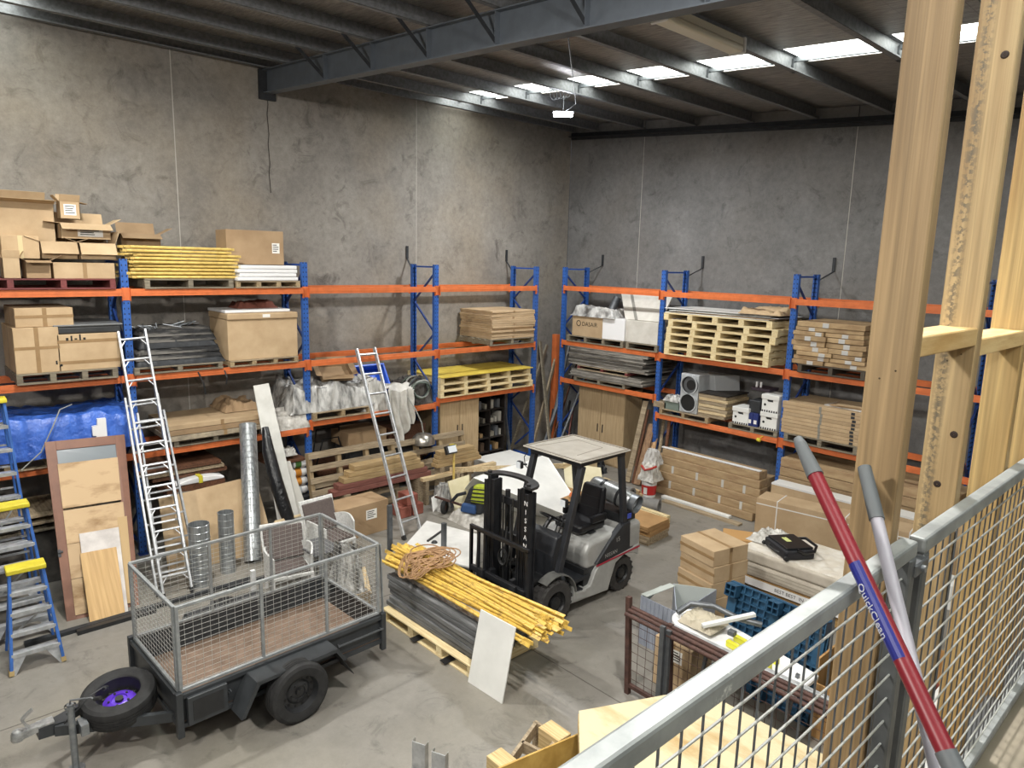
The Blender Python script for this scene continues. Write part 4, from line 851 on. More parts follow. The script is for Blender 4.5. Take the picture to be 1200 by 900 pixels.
# below: boards lying on trestles
c, w = PL(180, 268, 560, 1.2)
for k in range(3): tag(MB().bx(.3, 1.15+.02*k, c[1]-w/2-.1*k, c[1]+w/2-.05*k, 1.08+.07*k, 1.13+.07*k).build('old_board', GPINE if k % 2 else DARKW), ('bottom', 'middle', 'top')[k]+' old timber board in the pile under the lowest shelf, third bay', 'board')
c, w = PL(205, 262, 565, 1.25); mb = MB(); n = 14; up = []; lo_ = []
for i in range(n+1):
    f = i/n; yy = c[1]-w/2+w*f; hh = .02+.075*math.sin(PI*min(1, f*1.05+.0))**.6 if f > 0 else .05; up.append((1.3, yy, 1.0+.02*f+hh*.8)); lo_.append((1.3, yy, 1.0-.02*f*0))
mb.prism(lo_+up[::-1], (-.35, 0, 0)); wb = thing('foam_board', 'long white foam board with yellow tape under the lowest shelf', 'board', (1.1, c[1], 1.0)); mb.build('board', WPLAS, wb, bevel=.01)
MB().bx(.94, 1.305, c[1]-.03, c[1]+.03, .995, 1.102).build('yellow_tape', mat('yellow_tape', 'D9CC3C', .5), wb)
MB().bx(.6, 1.24, -9.9, -8.9, .90, .995)
tag(MB().bx(.4, 1.3, -9.8, -8.95, .88, .992).build('timber_plank', DARKW), 'dark timber plank supporting the white foam board', 'plank')
GSH = mat('grey_sheet', '8A877F', .6, col2='7A776F', scale=3)
leanboard('grey_board', 'grey sheet panel standing behind the cardboard below the shelf', 'panel', X(208, 640, 1.45), X(268, 625, 1.45), X(208, 577, 1.35), X(267, 571, 1.35), .012, GSH)
# bounded to floor
def onf(px_, py): p = Z(px_, py, 0); return V((p.x, p.y, 0))
leanboard('cardboard_sheet', 'tall flattened cardboard sheet standing behind the metal ducts', 'cardboard sheet', V((2.05, -10.05, 0)), V((2.15, -8.55, 0)), V((1.6, -10.0, .97)), V((1.6, -8.6, 1.05)), .02, CARD)
# ducts
DUCT = mat('spiral_duct', 'B4B8BA', .3, .6, col2='85898B', scale=5, stretch=(6, 6, .6)); 
def duct(lab, p0, p1, r):
    p0, p1 = V(p0), V(p1); t = thing('spiral_duct', lab, 'metal duct', p0, 0, 'galvanised ducts'); d = (p1-p0); Lh = d.length; d.normalize()
    prof = []; k = max(3, int(Lh/.09))
    for i in range(k): z = Lh*i/k; prof += [(r, z), (r, z+Lh/k-.012), (r*1.03, z+Lh/k-.008), (r*1.03, z+Lh/k-.004)]
    prof += [(r, Lh), (r*.95, Lh), (r*.95, .01), (r, 0)]
    MB().lathe(prof, p0, d, n=28, closed=True).build('pipe', DUCT, t, smooth=35)
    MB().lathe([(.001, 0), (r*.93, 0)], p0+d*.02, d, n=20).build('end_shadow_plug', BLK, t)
duct('short galvanised duct standing on the floor, left of the pair', (2.62, -9.80, 0), (2.62, -9.80, .86), .135)
duct('short galvanised duct standing on the floor, right of the pair', (2.45, -9.38, 0), (2.45, -9.38, .88), .105)
q = X(290, 520, 1.5); duct('tall ribbed galvanised duct leaning against the shelf', (2.35, -8.98, 0), (1.45, -8.62, 1.84), .125)
heap_b = MB().tube([(1.75, -8.47, 1.82), (1.95, -8.52, 1.5), (2.12, -8.5, 1.1), (2.28, -8.45, .7), (2.42, -8.32, .1)], [.05, .09, .1, .1, .07], n=12); tag(heap_b.build('black_bag', mat('black_film', '17181A', .3, bump=.8, bscale=16), smooth=60), 'long black plastic-wrapped roll leaning next to the tall duct', 'roll')
tag(MB().tube([X(285, 517, 1.3), X(289, 512, 1.25), X(295, 520, 1.2)], .06, n=10).build('duct_elbow', BLKM, smooth=60), 'small black flexible hose end over the tall duct', 'hose')
leanboard('white_board', 'long white laminated board leaning on the left rack', 'board', V((1.92, -8.35, 0)), V((1.98, -8.0, 0)), X(297, 452, 1.2), X(315, 449, 1.2), .03, mat('off_white', 'D9D8D2', .5, col2='C9C8C1', scale=4))
leanboard('white_board', 'shorter off-white board leaning right of the long white one', 'board', V((1.75, -7.98, 0)), V((1.78, -7.72, 0)), X(325, 542, 1.45), X(340, 540, 1.45), .02, mat('off_white2', 'CFCDC5', .5))
tag(MB().bar(X(326, 600, 1.6), X(338, 580, 1.6), .06, .02).build('timber_offcut', GPINE), 'short timber offcut wedged beside the white boards', 'offcut')
# rolled bags
for k, (cl_, lab) in enumerate((('4E7A3C', 'green and white rolled bag, topmost beside the blue upright'), ('D08A34', 'orange and white rolled bag, second from the top'), ('D5913B', 'orange and white rolled bag, third from the top'), ('B9C0C4', 'silver grey rolled bag, bottom of the pile'))):
    y0 = X(344, 570, 1.15).y; y1 = X(361, 570, 1.15).y; z = .95-k*.155
    t = thing('rolled_bag', lab, 'bag', (1.1, (y0+y1)/2, z-.07), 0, 'rolled bags by the left rack upright'); MB().lathe([(.001, 0), (.06, .01), (.075, .05), (.075, (y1-y0)-.05), (.06, y1-y0-.01), (.001, y1-y0)], (1.1, y0, z), (0, 1, 0), n=16).build('roll', WPLAS, t, smooth=50)
    MB().lathe([(.0765, .04), (.0765, (y1-y0)*.55)], (1.1, y0, z), (0, 1, 0), n=16).build('printed_band', mat('bag_'+cl_, cl_, .4), t, smooth=50)
tag(MB().bx(.7, 1.25, X(344, 570, 1.15).y-.03, X(361, 570, 1.15).y+.03, .0, .40).build('crate', BLKM, bevel=.01), 'dark crate under the rolled bags', 'crate')
tag(MB().lathe([(.001, 0), (.13, 0), (.17, .35), (.175, .36), (.001, .37)], (.75, -7.85, 1.06), n=20).build('plastic_bin', DK, smooth=40), 'black plastic bin under the third bay shelf', 'bin')
heap('white_rag', 'white rag lying by the black bin', 'rag', (1.0, -7.85), 1.12, .3, .35, .1, WFM, seed=4, crink=.03, n=20)
tag(MB().bx(.4, 1.2, -8.2, -7.55, 1.02, 1.058).build('timber_shelf', DARKW), 'dark board shelf carrying the black bin', 'board')
# ================= second bay =================
z = 1.66
palL('pine pallet under plastic-wrapped scrap, lowest shelf, second bay', 368, 436, 507, z, 1.0, 3, GPINE, GPY, pf=1.17)
c, w = PL(366, 437, 480, 1.14)
heap('wrapped_scrap', 'clear plastic film wrapped over grey scrap on the pine pallet', 'wrapped heap', (.62, c[1]-.15), z+.14, 1.0, w+.45, .42, CLR, seed=21, amp=.2, fr=3, edge=5, n=50, crink=.05)
mb = MB()
for i in range(40):
    p = V((rnd.uniform(.25, 1.0), c[1]+rnd.uniform(-.6, .5), z+.5+rnd.uniform(0, .08))); q = p+V((rnd.uniform(-.25, .25), rnd.uniform(-.3, .3), rnd.uniform(-.05, .08))); mb.bar(p, q, rnd.uniform(.01, .07), .006)
tag(mb.build('scrap_metal', STEEL), 'loose grey metal scrap lying on the wrapped heap', 'scrap', kind='stuff')
a = X(392, 448, .8); cb = carton('crushed brown carton lying open on the wrapped heap', (.9, a.y), z+.6, .55, .5, .12, 60, m=CARDD, flaps=[100, 60, 80, 80], tape='f', name='cardboard_box')
cb.rotation_euler = (RD(22), 0, RD(75))
BT = mat('blue_plastic', '2C5FD0', .35)
a, b = X(396, 450, .5), X(452, 445, .5)
tb_ = thing('plastic_tub', 'bright blue plastic tub tipped up at the back of the shelf', 'tub', (.45, (a.y+b.y)/2, 2.1)); tb_.rotation_euler = (0, RD(58), 0)
Wt = (b.y-a.y)
MB().bx(-.28, .28, -Wt/2, Wt/2, -.12, -.10).bx(-.28, .28, -Wt/2, -Wt/2+.015, -.12, .12).bx(-.28, .28, Wt/2-.015, Wt/2, -.12, .12).bx(-.28, -.265, -Wt/2, Wt/2, -.12, .12).bx(.265, .28, -Wt/2, Wt/2, -.12, .12).build('tub', BT, tb_, local=True, bevel=.006)
MB().bx(-.30, .30, -Wt/2-.02, -Wt/2+.01, .11, .13).bx(-.30, .30, Wt/2-.01, Wt/2+.02, .11, .13).bx(-.30, -.27, -Wt/2, Wt/2, .11, .13).bx(.27, .30, -Wt/2, Wt/2, .11, .13).build('rim', BT, tb_, local=True)
# white drape
CLO = mat('white_cloth', 'D6D4CE', .8, col2='BDBAB2', scale=5)
ya, yb = X(455, 500, 1.22).y, X(484, 500, 1.22).y; ym = (ya+yb)/2; yw = (yb-ya)
def drape(u, v):
    y = ym+(u-.5)*yw*(1.05-.35*max(0, v-.3)); fo = .035*math.sin(u*19+1.5*math.sin(v*3))*min(1, v*2)
    if v < .35: p = V((.55+.65*v/.35, y+.1*math.sin(v*7), 2.05-.06*v+.12*noise.noise(V((u*3, v*8, 1)))))
    else: p = V((1.2+fo*1.3, y+.12*(v-.35)+.05*noise.noise(V((u*2, v*4, 8))), 2.03-(v-.35)*(1.30+.25*math.sin(u*5))+.10*noise.noise(V((u*3, 2.8, 1)))*(1-v)))
    return p+V((0, 0, .05*noise.noise(V((u*5, v*6, 4)))))
c_ = MB().grid(drape, 40, 40).build('white_dust_sheet', CLO, smooth=60); c_.modifiers.new('Solidify', 'SOLIDIFY').thickness = .006; tag(c_, 'white dust sheet hanging from the lowest shelf in long folds', 'cloth')
heap('bundled_cloth', 'white bundled cloth lying on the shelf behind the leaning ladder', 'cloth', (.7, ym-.42), z, .8, .55, .5, CLO, seed=31, amp=.2, fr=3, edge=3, crink=.05)
HS = mat('green_grey_hose', '5F6B62', .5, col2='4A524C', scale=7)
c, w = PL(476, 510, 470, 1.1)
heap('dark_netting', 'dark netting bundle under the coiled hoses on the shelf', 'netting', (.65, c[1]), z, .85, w, .42, DCL, seed=33, amp=.2, fr=3, edge=3, crink=.05)
for k in range(7):
    r = .265-.014*k; mb = MB(); mb.tube([(.86+.05*k+.04*math.sin(t*2+k), c[1]+.02*(k%3-1)+r*math.cos(t), z+.30+.02*(k%2)+r*.85*math.sin(t)) for t in [i*PI/12 for i in range(24)]], .017, n=6, closed=True)
    tag(mb.build('coiled_hose', (HS, CORD, HS, BLKM, HS, CORD, HS)[k], smooth=60), 'loop of hose in the coil beside the rack upright on the shelf', 'hose', 'coiled hoses on the shelf')
lp_ = [X(478, 466, 1.2), X(487, 480, 1.3), X(494, 495, 1.34), X(496, 507, 1.34)]
pd = thing('pendant_lampshade', 'brushed metal dome lampshade dangling from a grey cable', 'lampshade', lp_[-1]-V((0, 0, .2)))
MB().tube(lp_, .012).build('cable', CORD, pd)
t0 = lp_[-1]; MB().lathe([(.001, 0), (.07, -.006), (.14, -.03), (.195, -.08), (.222, -.15), (.225, -.21), (.215, -.21), (.21, -.15), (.185, -.085), (.13, -.035), (.001, -.014)], t0, n=32).build('dome', mat('brushed_metal', 'B4AFA6', .3, .8, col2='8E8A82', scale=9), pd, smooth=50)
# second bay, below: trolley chair and clutter
tag(MB().tube([(.6, -7.15, .75), (.6, -7.05, 1.35), (.6, -6.6, 1.35), (.6, -6.5, .75)], .015).tube([(.75, -7.15, .7), (.75, -7.0, 1.2), (.75, -6.7, 1.2), (.75, -6.55, .7)], .015).build('folding_chair', GREASE), 'dark steel folding chair frame under the second bay shelf', 'chair')
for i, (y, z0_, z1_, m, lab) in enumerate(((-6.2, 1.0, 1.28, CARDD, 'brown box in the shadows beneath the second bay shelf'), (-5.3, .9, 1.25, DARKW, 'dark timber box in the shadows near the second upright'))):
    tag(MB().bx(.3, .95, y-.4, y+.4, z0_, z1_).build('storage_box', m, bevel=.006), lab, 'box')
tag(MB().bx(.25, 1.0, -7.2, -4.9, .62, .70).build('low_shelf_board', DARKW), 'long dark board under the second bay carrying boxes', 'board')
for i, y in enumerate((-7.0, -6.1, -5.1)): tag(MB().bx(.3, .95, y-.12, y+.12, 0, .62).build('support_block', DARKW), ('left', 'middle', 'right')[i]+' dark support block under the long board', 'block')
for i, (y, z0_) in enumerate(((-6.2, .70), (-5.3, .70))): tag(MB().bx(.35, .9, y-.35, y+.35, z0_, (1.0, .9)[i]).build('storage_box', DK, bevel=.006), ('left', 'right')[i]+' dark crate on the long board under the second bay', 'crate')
# third/second standing pallets (in front of the shelf)
st_ = make_pallet(1.7, 1.15, 4, GPINE, 'weathered pallet standing on edge before the second bay, left one', my=GPY); st_.location = (1.34, -6.75, .58); st_.rotation_euler = (RD(80), 0, RD(90))
s2 = dup(st_, (1.34, -5.12, .50), label='weathered pallet standing on edge before the second bay, right one'); s2.rotation_euler = (RD(78), 0, RD(90))
RBW = wood('reddish_plank', '8C5A50', '6E423A', axis=1)
for k in range(5):
    m = (GPINE if k > 2 else RBW); m = {0: RBW, 1: RBW, 2: wood('plank_y', 'B79E74', '967C54', axis=1), 3: wood('plank_y', 'B79E74', '967C54', axis=1), 4: wood('plank_y', 'B79E74', '967C54', axis=1)}[k]
    tag(MB().bx(1.56, 1.76, -7.35+.1*k, -5.35-.08*k, .46+.095*k, .55+.095*k).build('timber_beam', m, bevel=.006), ('lowest reddish', 'second reddish', 'third, tan', 'fourth, tan', 'topmost tan')[k]+' heavy timber of the stack behind the long carton', 'timber', 'heavy timbers stacked by the second bay')
for i, y in enumerate((-7.1, -5.6)): tag(MB().bx(1.54, 1.78, y-.06, y+.06, 0, .46).build('timber_trestle', GPINE), ('left', 'right')[i]+' timber leg under the heavy timber stack', 'trestle')
for k in range(4): tag(MB().bx(1.66, 1.84, -5.28+.03*k, -4.2-.06*k, .60+.075*k, .67+.075*k).build('timber_beam', wood('plank_y', 'B79E74', '967C54', axis=1), bevel=.005), ('bottom', 'second', 'third', 'top')[k]+' pale timber of the short stack near the wardrobe', 'timber', 'short timbers by the wardrobe')
for i, y in enumerate((-5.15, -4.5)): tag(MB().bx(1.66, 1.84, y-.05, y+.05, 0, .60).build('timber_trestle', GPINE), ('left', 'right')[i]+' timber leg under the short stack', 'trestle')
tag(MB().bx(1.9, 2.0, -5.7, -3.95, .46, .52).build('timber_rail', PINEY), 'long pale pine rail running in front of the stacked timbers', 'timber')
for i, y in enumerate((-5.6, -4.8, -4.05)): tag(MB().bx(1.91, 1.99, y-.035, y+.035, 0, .46).build('timber_post', GPINE), ('left', 'middle', 'right')[i]+' short post under the long pine rail', 'post')
lc = carton('long low cardboard box on the floor with a white label', (2.55, -7.40), 0, 1.25, .5, .53, 92, m=CARDD, tape='', st=(.30, .34, .2, .16))
for k, (x, y, z0_) in enumerate(((1.98, -6.25, 0), (1.98, -6.0, 0), (1.98, -6.12, .2))):
    tag(MB().bx(x, x+.3, y-.11, y+.11, z0_, z0_+.195).build('concrete_brick', mat('brick_red', '9A5B4D', .8, col2='7F4639', scale=6), bevel=.01), ('left lower', 'right lower', 'upper')[k]+' reddish block of the pile behind the leaning ladder', 'block')
heap('plastic_bag', 'crumpled grey plastic bag beside the reddish blocks', 'bag', (2.3, -5.45), 0, .35, .4, .45, CLR, seed=41, amp=.1, fr=3, edge=2.2, n=30, crink=.04)
# ================= first bay (corner) =================
z = Z2
cP = PL(574, 628, 410, 1.2); t = make_pallet(1.25, 1.1, 3, GREYW, 'grey pallet under the stack of flat cartons, middle shelf by the corner', my=GREYW, h=.13); put(t, .62, cP[0][1], z, 90)
cc_, ww = PL(577, 627, 390, 1.16)
for k in range(13):
    carton('flat cardboard carton in the tied stack on the middle shelf by the corner', (1.14+rnd.uniform(-.02, .02), cc_[1]+rnd.uniform(-.015, .015)), z+.13+.045*k, ww, 1.05, .042, 90+rnd.uniform(-1, 1), tape='f' if k % 3 == 0 else '', name='flat_carton', grp='flat cartons by the corner', m=CARD)
z = 1.747; cP = PL(516, 624, 460, 1.17)
for k, lab in enumerate(('bottom', 'middle', 'top')):
    t = make_pallet(cP[1]*(1-.02*k), 1.15, 5, PINE2, lab+' pine pallet of the three under the yellow sheets', my=PINE2Y, blk=.09, h=.135); put(t, .60, cP[0][1]-.02*k, z+.135*k, 90)
YS = mat('yellow_sheet', 'D8C052', .45, col2='C4AA42', scale=3, lo=.3, hi=.6)
for i, (x0, x1, dz) in enumerate(((.72, 1.22, 0), (.12, .70, .0))):
    tag(MB().bx(x0, x1, cP[0][1]-cP[1]*.5, cP[0][1]+cP[1]*.48, z+.405+dz, z+.423+dz).build('yellow_sheet', YS, bevel=.002), ('front', 'rear')[i]+' yellow formwork sheet lying on the stacked pine pallets', 'sheet')
# wardrobe
WD = wood('oak_veneer', 'BDA581', 'A48B67', axis=2, rings=26, scale=2.5, rand=0)
y0, y1 = -4.60, -3.60
wd = thing('wardrobe', 'light oak two-door wardrobe standing under the corner bay', 'wardrobe', (.8, (y0+y1)/2, 0))
MB().bx(.25, 1.0, y0, y1, .0, 1.70).build('carcass', WD, wd, bevel=.002)
for i, (a, b) in enumerate(((y0, (y0+y1)/2-.003), ((y0+y1)/2+.003, y1))):
    d_ = MB().bx(1.001, 1.02, a+.003, b-.003, .42, 1.69).build('door', WD, wd, bevel=.002); yy = b-.06 if i == 0 else a+.06
    MB().bx(1.02, 1.035, yy-.008, yy+.008, .95, 1.12).build('handle', BLK, d_)
    d_ = MB().bx(1.001, 1.02, a+.003, b-.003, .06, .40).build('drawer', WD, wd, bevel=.002); MB().bx(1.02, 1.03, (a+b)/2-.07, (a+b)/2+.07, .3, .315).build('handle', BLK, d_)
# dark open shelving
BD = mat('black_brown', '26211E', .55); sy0, sy1 = -3.55, -2.72
sh = thing('shelf_unit', 'black-brown open cube shelf unit beside the oak wardrobe', 'shelf unit', (.75, (sy0+sy1)/2, 0))
for y in (sy0, (sy0+sy1)/2-.01, sy1-.02): MB().bx(.45, .85, y, y+.02, 0, 1.6).build('upright_panel', BD, sh)
for i in range(6): MB().bx(.45, .85, sy0+.02, sy1-.02, .02+i*.31, .04+i*.31).build('shelf', BD, sh)
MB().bx(.445, .449, sy0, sy1, 0, 1.6).build('back_panel', BD, sh)
cols = ['4E7F5C', '8A8578', '5B4A3C', 'A7A49A', '6F6A60', '3E5F8A', '9B7F5A', '5F6266']
for i in range(5):
    for j in range(2):
        yb_ = sy0+.05+j*.41; zb_ = .042+i*.31; q = 0
        while q < .3:
            w_ = rnd.uniform(.04, .12); h_ = rnd.uniform(.07, .22); cl_ = rnd.choice(cols)
            tag(MB().bx(.55, .8, yb_+q, yb_+q+w_, zb_, zb_+h_).build('storage_tin', mat('tin_'+cl_, cl_, .5), bevel=.006), 'small tin or packet standing in the black cube shelf unit', 'tin', 'tins in the cube shelves'); q += w_+rnd.uniform(.02, .12)
# leaning sticks in the corner
sticks = [((.55, -2.3, 0), (.15, -.75, 2.45), .09, .045, GREYW, 'grey weathered plank leaning in the room corner'), ((.85, -1.9, 0), (.32, -.6, 2.2), .08, .04, GPINE, 'brown plank leaning in the room corner'), ((.85, -1.4, 0), (.5, -.3, 2.6), .05, .05, GALV, 'galvanised steel bar leaning in the corner'),
          ((1.2, -1.7, 0), (.75, -.3, 2.1), .06, .02, DARKW, 'dark thin board leaning in the corner'), ((1.22, -1.5, 0), (1.25, -.3, 2.3), .04, .04, GALV, 'thin steel tube leaning behind the first right frame'), ((1.36, -1.05, 0), (1.36, -.2, 2.0), .07, .02, RBW, 'reddish board leaning behind the first right frame'),
          ((.80, -2.45, 0), (.42, -2.4, 1.5), .05, .05, GALV, 'short steel bar leaning inside the corner rack frame')]
for p, q, w_, h_, m, lab in sticks: tag(MB().bar(p, q, w_, h_, (1, .3, 0)).build('leaning_plank', m), lab, 'plank', 'planks leaning in the corner')
oq = Y(650, 440, -.62); tag(MB().bx(oq.x-.07, oq.x+.07, -.68, -.56, 0, 2.72).build('orange_post', ORANGE, bevel=.004), 'orange steel post standing upright in the room corner', 'post')
for (pa, ya_), (pb, yb_), w_, h_, m, lab in (
    (((632, 548), -1.75), ((661, 455), -.75), .07, .05, GALV, 'grey steel channel leaning across the gap between the corner racks'),
    (((646, 540), -1.6), ((633, 400), -.95), .11, .04, GREYW, 'long weathered plank leaning in the gap between the corner racks'),
    (((640, 548), -1.5), ((650, 470), -.5), .05, .05, BLKM, 'black steel tube leaning between the corner racks'),
    (((654, 548), -1.5), ((668, 470), -.35), .06, .04, BLKM, 'black square tube leaning behind the first right wall frame'),
    (((662, 540), -1.4), ((672, 478), -.45), .05, .03, RBW, 'rust-coloured batten leaning behind the first right wall frame')):
    A1, B1 = Y(*pa, ya_), Y(*pb, yb_); A1.z = max(A1.z, .03); tag(MB().bar(A1, B1, w_, h_, (1, .3, 0)).build('leaning_bar', m), lab, 'bar')
heap('cable_heap', 'heap of black cables and hoses on the floor by the wood doors', 'cables', (2.3, -1.7), 0, .9, .6, .45, BLKM, seed=51, amp=.25, fr=5, edge=2, crink=.09, n=40)
# ================= floor, left =================
# brown framed door
dr = thing('framed_door', 'brown framed plywood door leaning against the lowest left shelf', 'door', (2.7, -11.0, 0))
b0, b1 = V((2.62, -11.38, 0)), V((2.72, -10.60, 0)); t0 = X(52, 518, 1.33); t1 = X(146, 509, 1.33); up = (t0-b0); n_ = (b1-b0).cross(up).normalized()
def dp(u, v, k=0): return b0.lerp(b1, u).lerp(t0.lerp(t1, u), v)+n_*k
def pan(u0, u1, v0, v1, k0, k1): return MB().hexa([dp(u0, v0, k0), dp(u1, v0, k0), dp(u1, v0, k1), dp(u0, v0, k1), dp(u0, v1, k0), dp(u1, v1, k0), dp(u1, v1, k1), dp(u0, v1, k1)])
if n_.dot(CAM-b0) < 0: n_ = -n_
BR = mat('brown_stain', '7A4F38', .5, col2='6B432F', scale=4); PLW = mat('rough_ply', 'C0A47F', .7, col2='8B6B45', scale=2.4, lo=.30, hi=.5, detail=10, stretch=(1, .8, 2.6), rand=.12)
for nm, a in (('door_stile', (0, .13, 0, 1)), ('door_stile', (.87, 1, 0, 1)), ('top_rail', (.13, .87, .945, 1)), ('bottom_rail', (.13, .87, 0, .09))): pan(*a, -.035, .0).build(nm, BR, dr, bevel=.002)
for i, v in enumerate((.02, .21, .40, .60)): pan(.12, .90+(-.02 if i == 3 else 0), v, v+(.188 if i < 3 else .26), .001, .014).build('ply_sheet', PLW, dr, bevel=.002)
pan(.80, .93, .02, .50, .015, .026).build('ply_strip', mat('ply_strip', 'B79B70', .7), dr)
pan(-.005, .035, .34, .38, .001, .012).build('latch', BLKM, dr); pan(.0, .06, .36, .37, .013, .03).build('latch', BLKM, dr)
pan(.13, .87, .86, .945, -.02, -.012).build('glass_strip', mat('dusty_glass', '7F868B', .2), dr)
def pan2(nm, lab, m, u0, u1, v1, k0): 
    P = [dp(u0, .0, 0)+V((k0, 0, 0)), dp(u1, .0, 0)+V((k0, 0, 0)), dp(u1, v1, .02), dp(u0, v1, .02)]
    P[0].z = P[1].z = 0.001; leanboard(nm, lab, 'panel', P[0]+V((.02, 0, 0)), P[1]+V((.02, 0, 0)), P[3]+V((k0*.3, 0, 0)), P[2]+V((k0*.3, 0, 0)), .012, m)
pan2('white_board', 'scuffed white panel leaning low against the framed door', mat('scuffed_white', 'C9C3BE', .55, col2='B3ACA8', scale=6), .28, .80, .45, .10)
VEN = mat('oak_sheet', 'C09C64', .5, col2='A8844E', scale=1, stretch=(1.5, 26, .5), lo=.35, hi=.65, detail=3)
pan2('veneer_panel', 'oak veneer panel in front of the scuffed white panel', VEN, .26, .74, .345, .16)
# black channels on the floor
tag(MB().bx(2.90, 2.98, -11.85, -9.2, 0, .045).build('steel_channel', BLKM), 'long black steel channel on the floor before the door', 'steel channel')
tag(MB().bx(3.0, 3.07, -11.35, -10.5, 0, .05).build('steel_channel', BLK), 'short black steel channel beside the longer one', 'steel channel')
tag(MB().bx(2.98, 3.06, -9.6, -8.1, 0, .045).build('steel_channel', BLKM), 'black steel channel on the floor behind the trailer', 'steel channel')
# ladders
def ladder(name, lab, bl, br, tl, tr, n, m, w=.07, h=.028, deep=.05, first=.28, braces=False, foot=True, par=None):
    bl, br, tl, tr = map(V, (bl, br, tl, tr)); t = par or thing(name, lab, 'ladder', (bl+br)/2)
    nn = (br-bl).cross(tl-bl).normalized()
    if nn.dot(CAM-bl) < 0: nn = -nn
    for a, b in ((bl, tl), (br, tr)):
        MB().bar(a, b, h, w, nn).build('stile', m, t, bevel=.003)
        if foot: MB().bar(a, a+(b-a).normalized()*.07, h*1.4, w*1.2, nn).build('foot', RUB, t)
    Lh = (tl-bl).length
    for i in range(n):
        f = (first+i*(Lh-first-.12)/(n-1))/Lh; a, b = bl.lerp(tl, f), br.lerp(tr, f)
        r_ = MB().bar(a, b, deep, .026, nn if False else (tl-bl)).build('rung', m, t, bevel=.004)
        if braces:
            d = (b-a); u = (tl-bl).normalized()
            for q, s in ((a, 1), (b, -1)): MB().bar(q+d*s*.22-u*.01, q+d*s*.02-u*.10, .012, .012, nn).build('rung_brace', m, t)
    return t
LAD = mat('ladder_aluminium', 'C6C8CA', .35, .45, col2='A2A5A7', scale=12)
l1 = ladder('aluminium_ladder', 'tall double aluminium ladder leaning on the left rack beside the door', (2.75, -10.32, 0), (2.79, -9.98, 0), (1.22, -10.27, 3.33), (1.22, -9.93, 3.35), 12, LAD, w=.085, braces=True)
ladder('', '', (2.62, -10.36, 0), (2.66, -9.94, 0), (1.50, -10.31, 2.45), (1.50, -9.90, 2.47), 8, LAD, w=.07, par=l1)
ladder('', '', (2.42, -10.25, 0), (2.42, -9.78, 0), (1.62, -10.20, 2.25), (1.60, -9.86, 2.25), 7, LAD, w=.05, par=l1)
ladder('aluminium_ladder', 'single aluminium ladder leaning on the empty middle beam', (3.08, -6.83, .0), (3.03, -6.47, .0), (1.15, -6.53, 2.84), (1.15, -6.17, 2.84), 9, LAD, w=.07)
# step ladders
FB = mat('fibreglass_blue', '3A68B2', .42, col2='2F5798', scale=7); YC = mat('yellow_cap', 'D9CB3A', .45, col2='C4B52F', scale=7)
def stepladder(lab, c, H, wb, wt, run, n, cap=True, rz=0):
    t = thing('step_ladder', lab, 'step ladder', c, rz); K = dict(local=True)   # faces local -y
    bl, br, tl, tr = V((-wb/2, -run/2, 0)), V((wb/2, -run/2, 0)), V((-wt/2, -.04, H)), V((wt/2, -.04, H))
    for a, b in ((bl, tl), (br, tr)): MB().bar(a, b, .03, .085, (0, 1, 0)).build('front_stile', FB, t, bevel=.003, **K); MB().bar(a+V((0, 0, -.0)), a+(b-a).normalized()*.05, .045, .10, (0, 1, 0)).build('foot', mat('foot_tan', 'A58F62', .7), t, **K)
    for a, b in ((V((-wb/2*.95, run/2, 0)), V((-wt/2*.9, .06, H-.03))), (V((wb/2*.95, run/2, 0)), V((wt/2*.9, .06, H-.03)))): MB().bar(a, b, .025, .055, (0, 1, 0)).build('rear_stile', FB if cap else BLKM, t, bevel=.003, **K)
    for i in range(1, n+1):
        f = i/(n+1); a, b = bl.lerp(tl, f), br.lerp(tr, f); y = a.y; s_ = MB().bx(a.x, b.x, y-.045, y+.05, a.z-.012, a.z+.012).build('tread', LAD, t, bevel=.003, **K)
        MB().bx(a.x, b.x, y-.048, y-.044, a.z-.03, a.z+.012).build('tread_lip', LAD, s_, local=True)
        if i == 1:
            for q, s in ((a, 1), (b, -1)): MB().prism([(q.x, y-.03, q.z-.012), (q.x+s*.14, y-.03, q.z-.012), (q.x-s*.015, y-.10, q.z-.26)], (0, .004, 0)).build('knee_brace', LAD, t, **K)
        ar, br2 = V((-wb/2*.95, run/2, 0)).lerp(V((-wt/2*.9, .06, H)), f), V((wb/2*.95, run/2, 0)).lerp(V((wt/2*.9, .06, H)), f); MB().bar(ar, br2, .03, .02).build('rear_rung', LAD, t, **K)
    MB().bar(bl.lerp(tl, .12)+V((0, run*.9, 0)), br.lerp(tr, .5)+V((0, run*.45, 0)), .02, .008, (0, 1, 0)).build('cross_brace', LAD, t, **K)
    MB().bx(-wt/2-.03, wt/2+.03, -.11, .10, H-.005, H+.05).build('top_cap', YC, t, bevel=.012, seg=2, **K); return t
stepladder('small blue fibreglass step ladder with a yellow top, nearest the camera', (3.22, -11.80, 0), 1.02, .47, .30, .62, 4, rz=88)
q = X(33, 588, 2.42); stepladder('middle-height blue fibreglass step ladder with yellow top behind the small one', (2.42, q.y-.21, 0), q.z-.03, .60, .36, .7, 6, rz=90)
q = X(7, 467, 1.62); stepladder('tallest blue fibreglass step ladder at the left edge with a yellow top', (1.62, q.y-.23, 0), q.z-.03, .68, .40, .75, 8, rz=88)
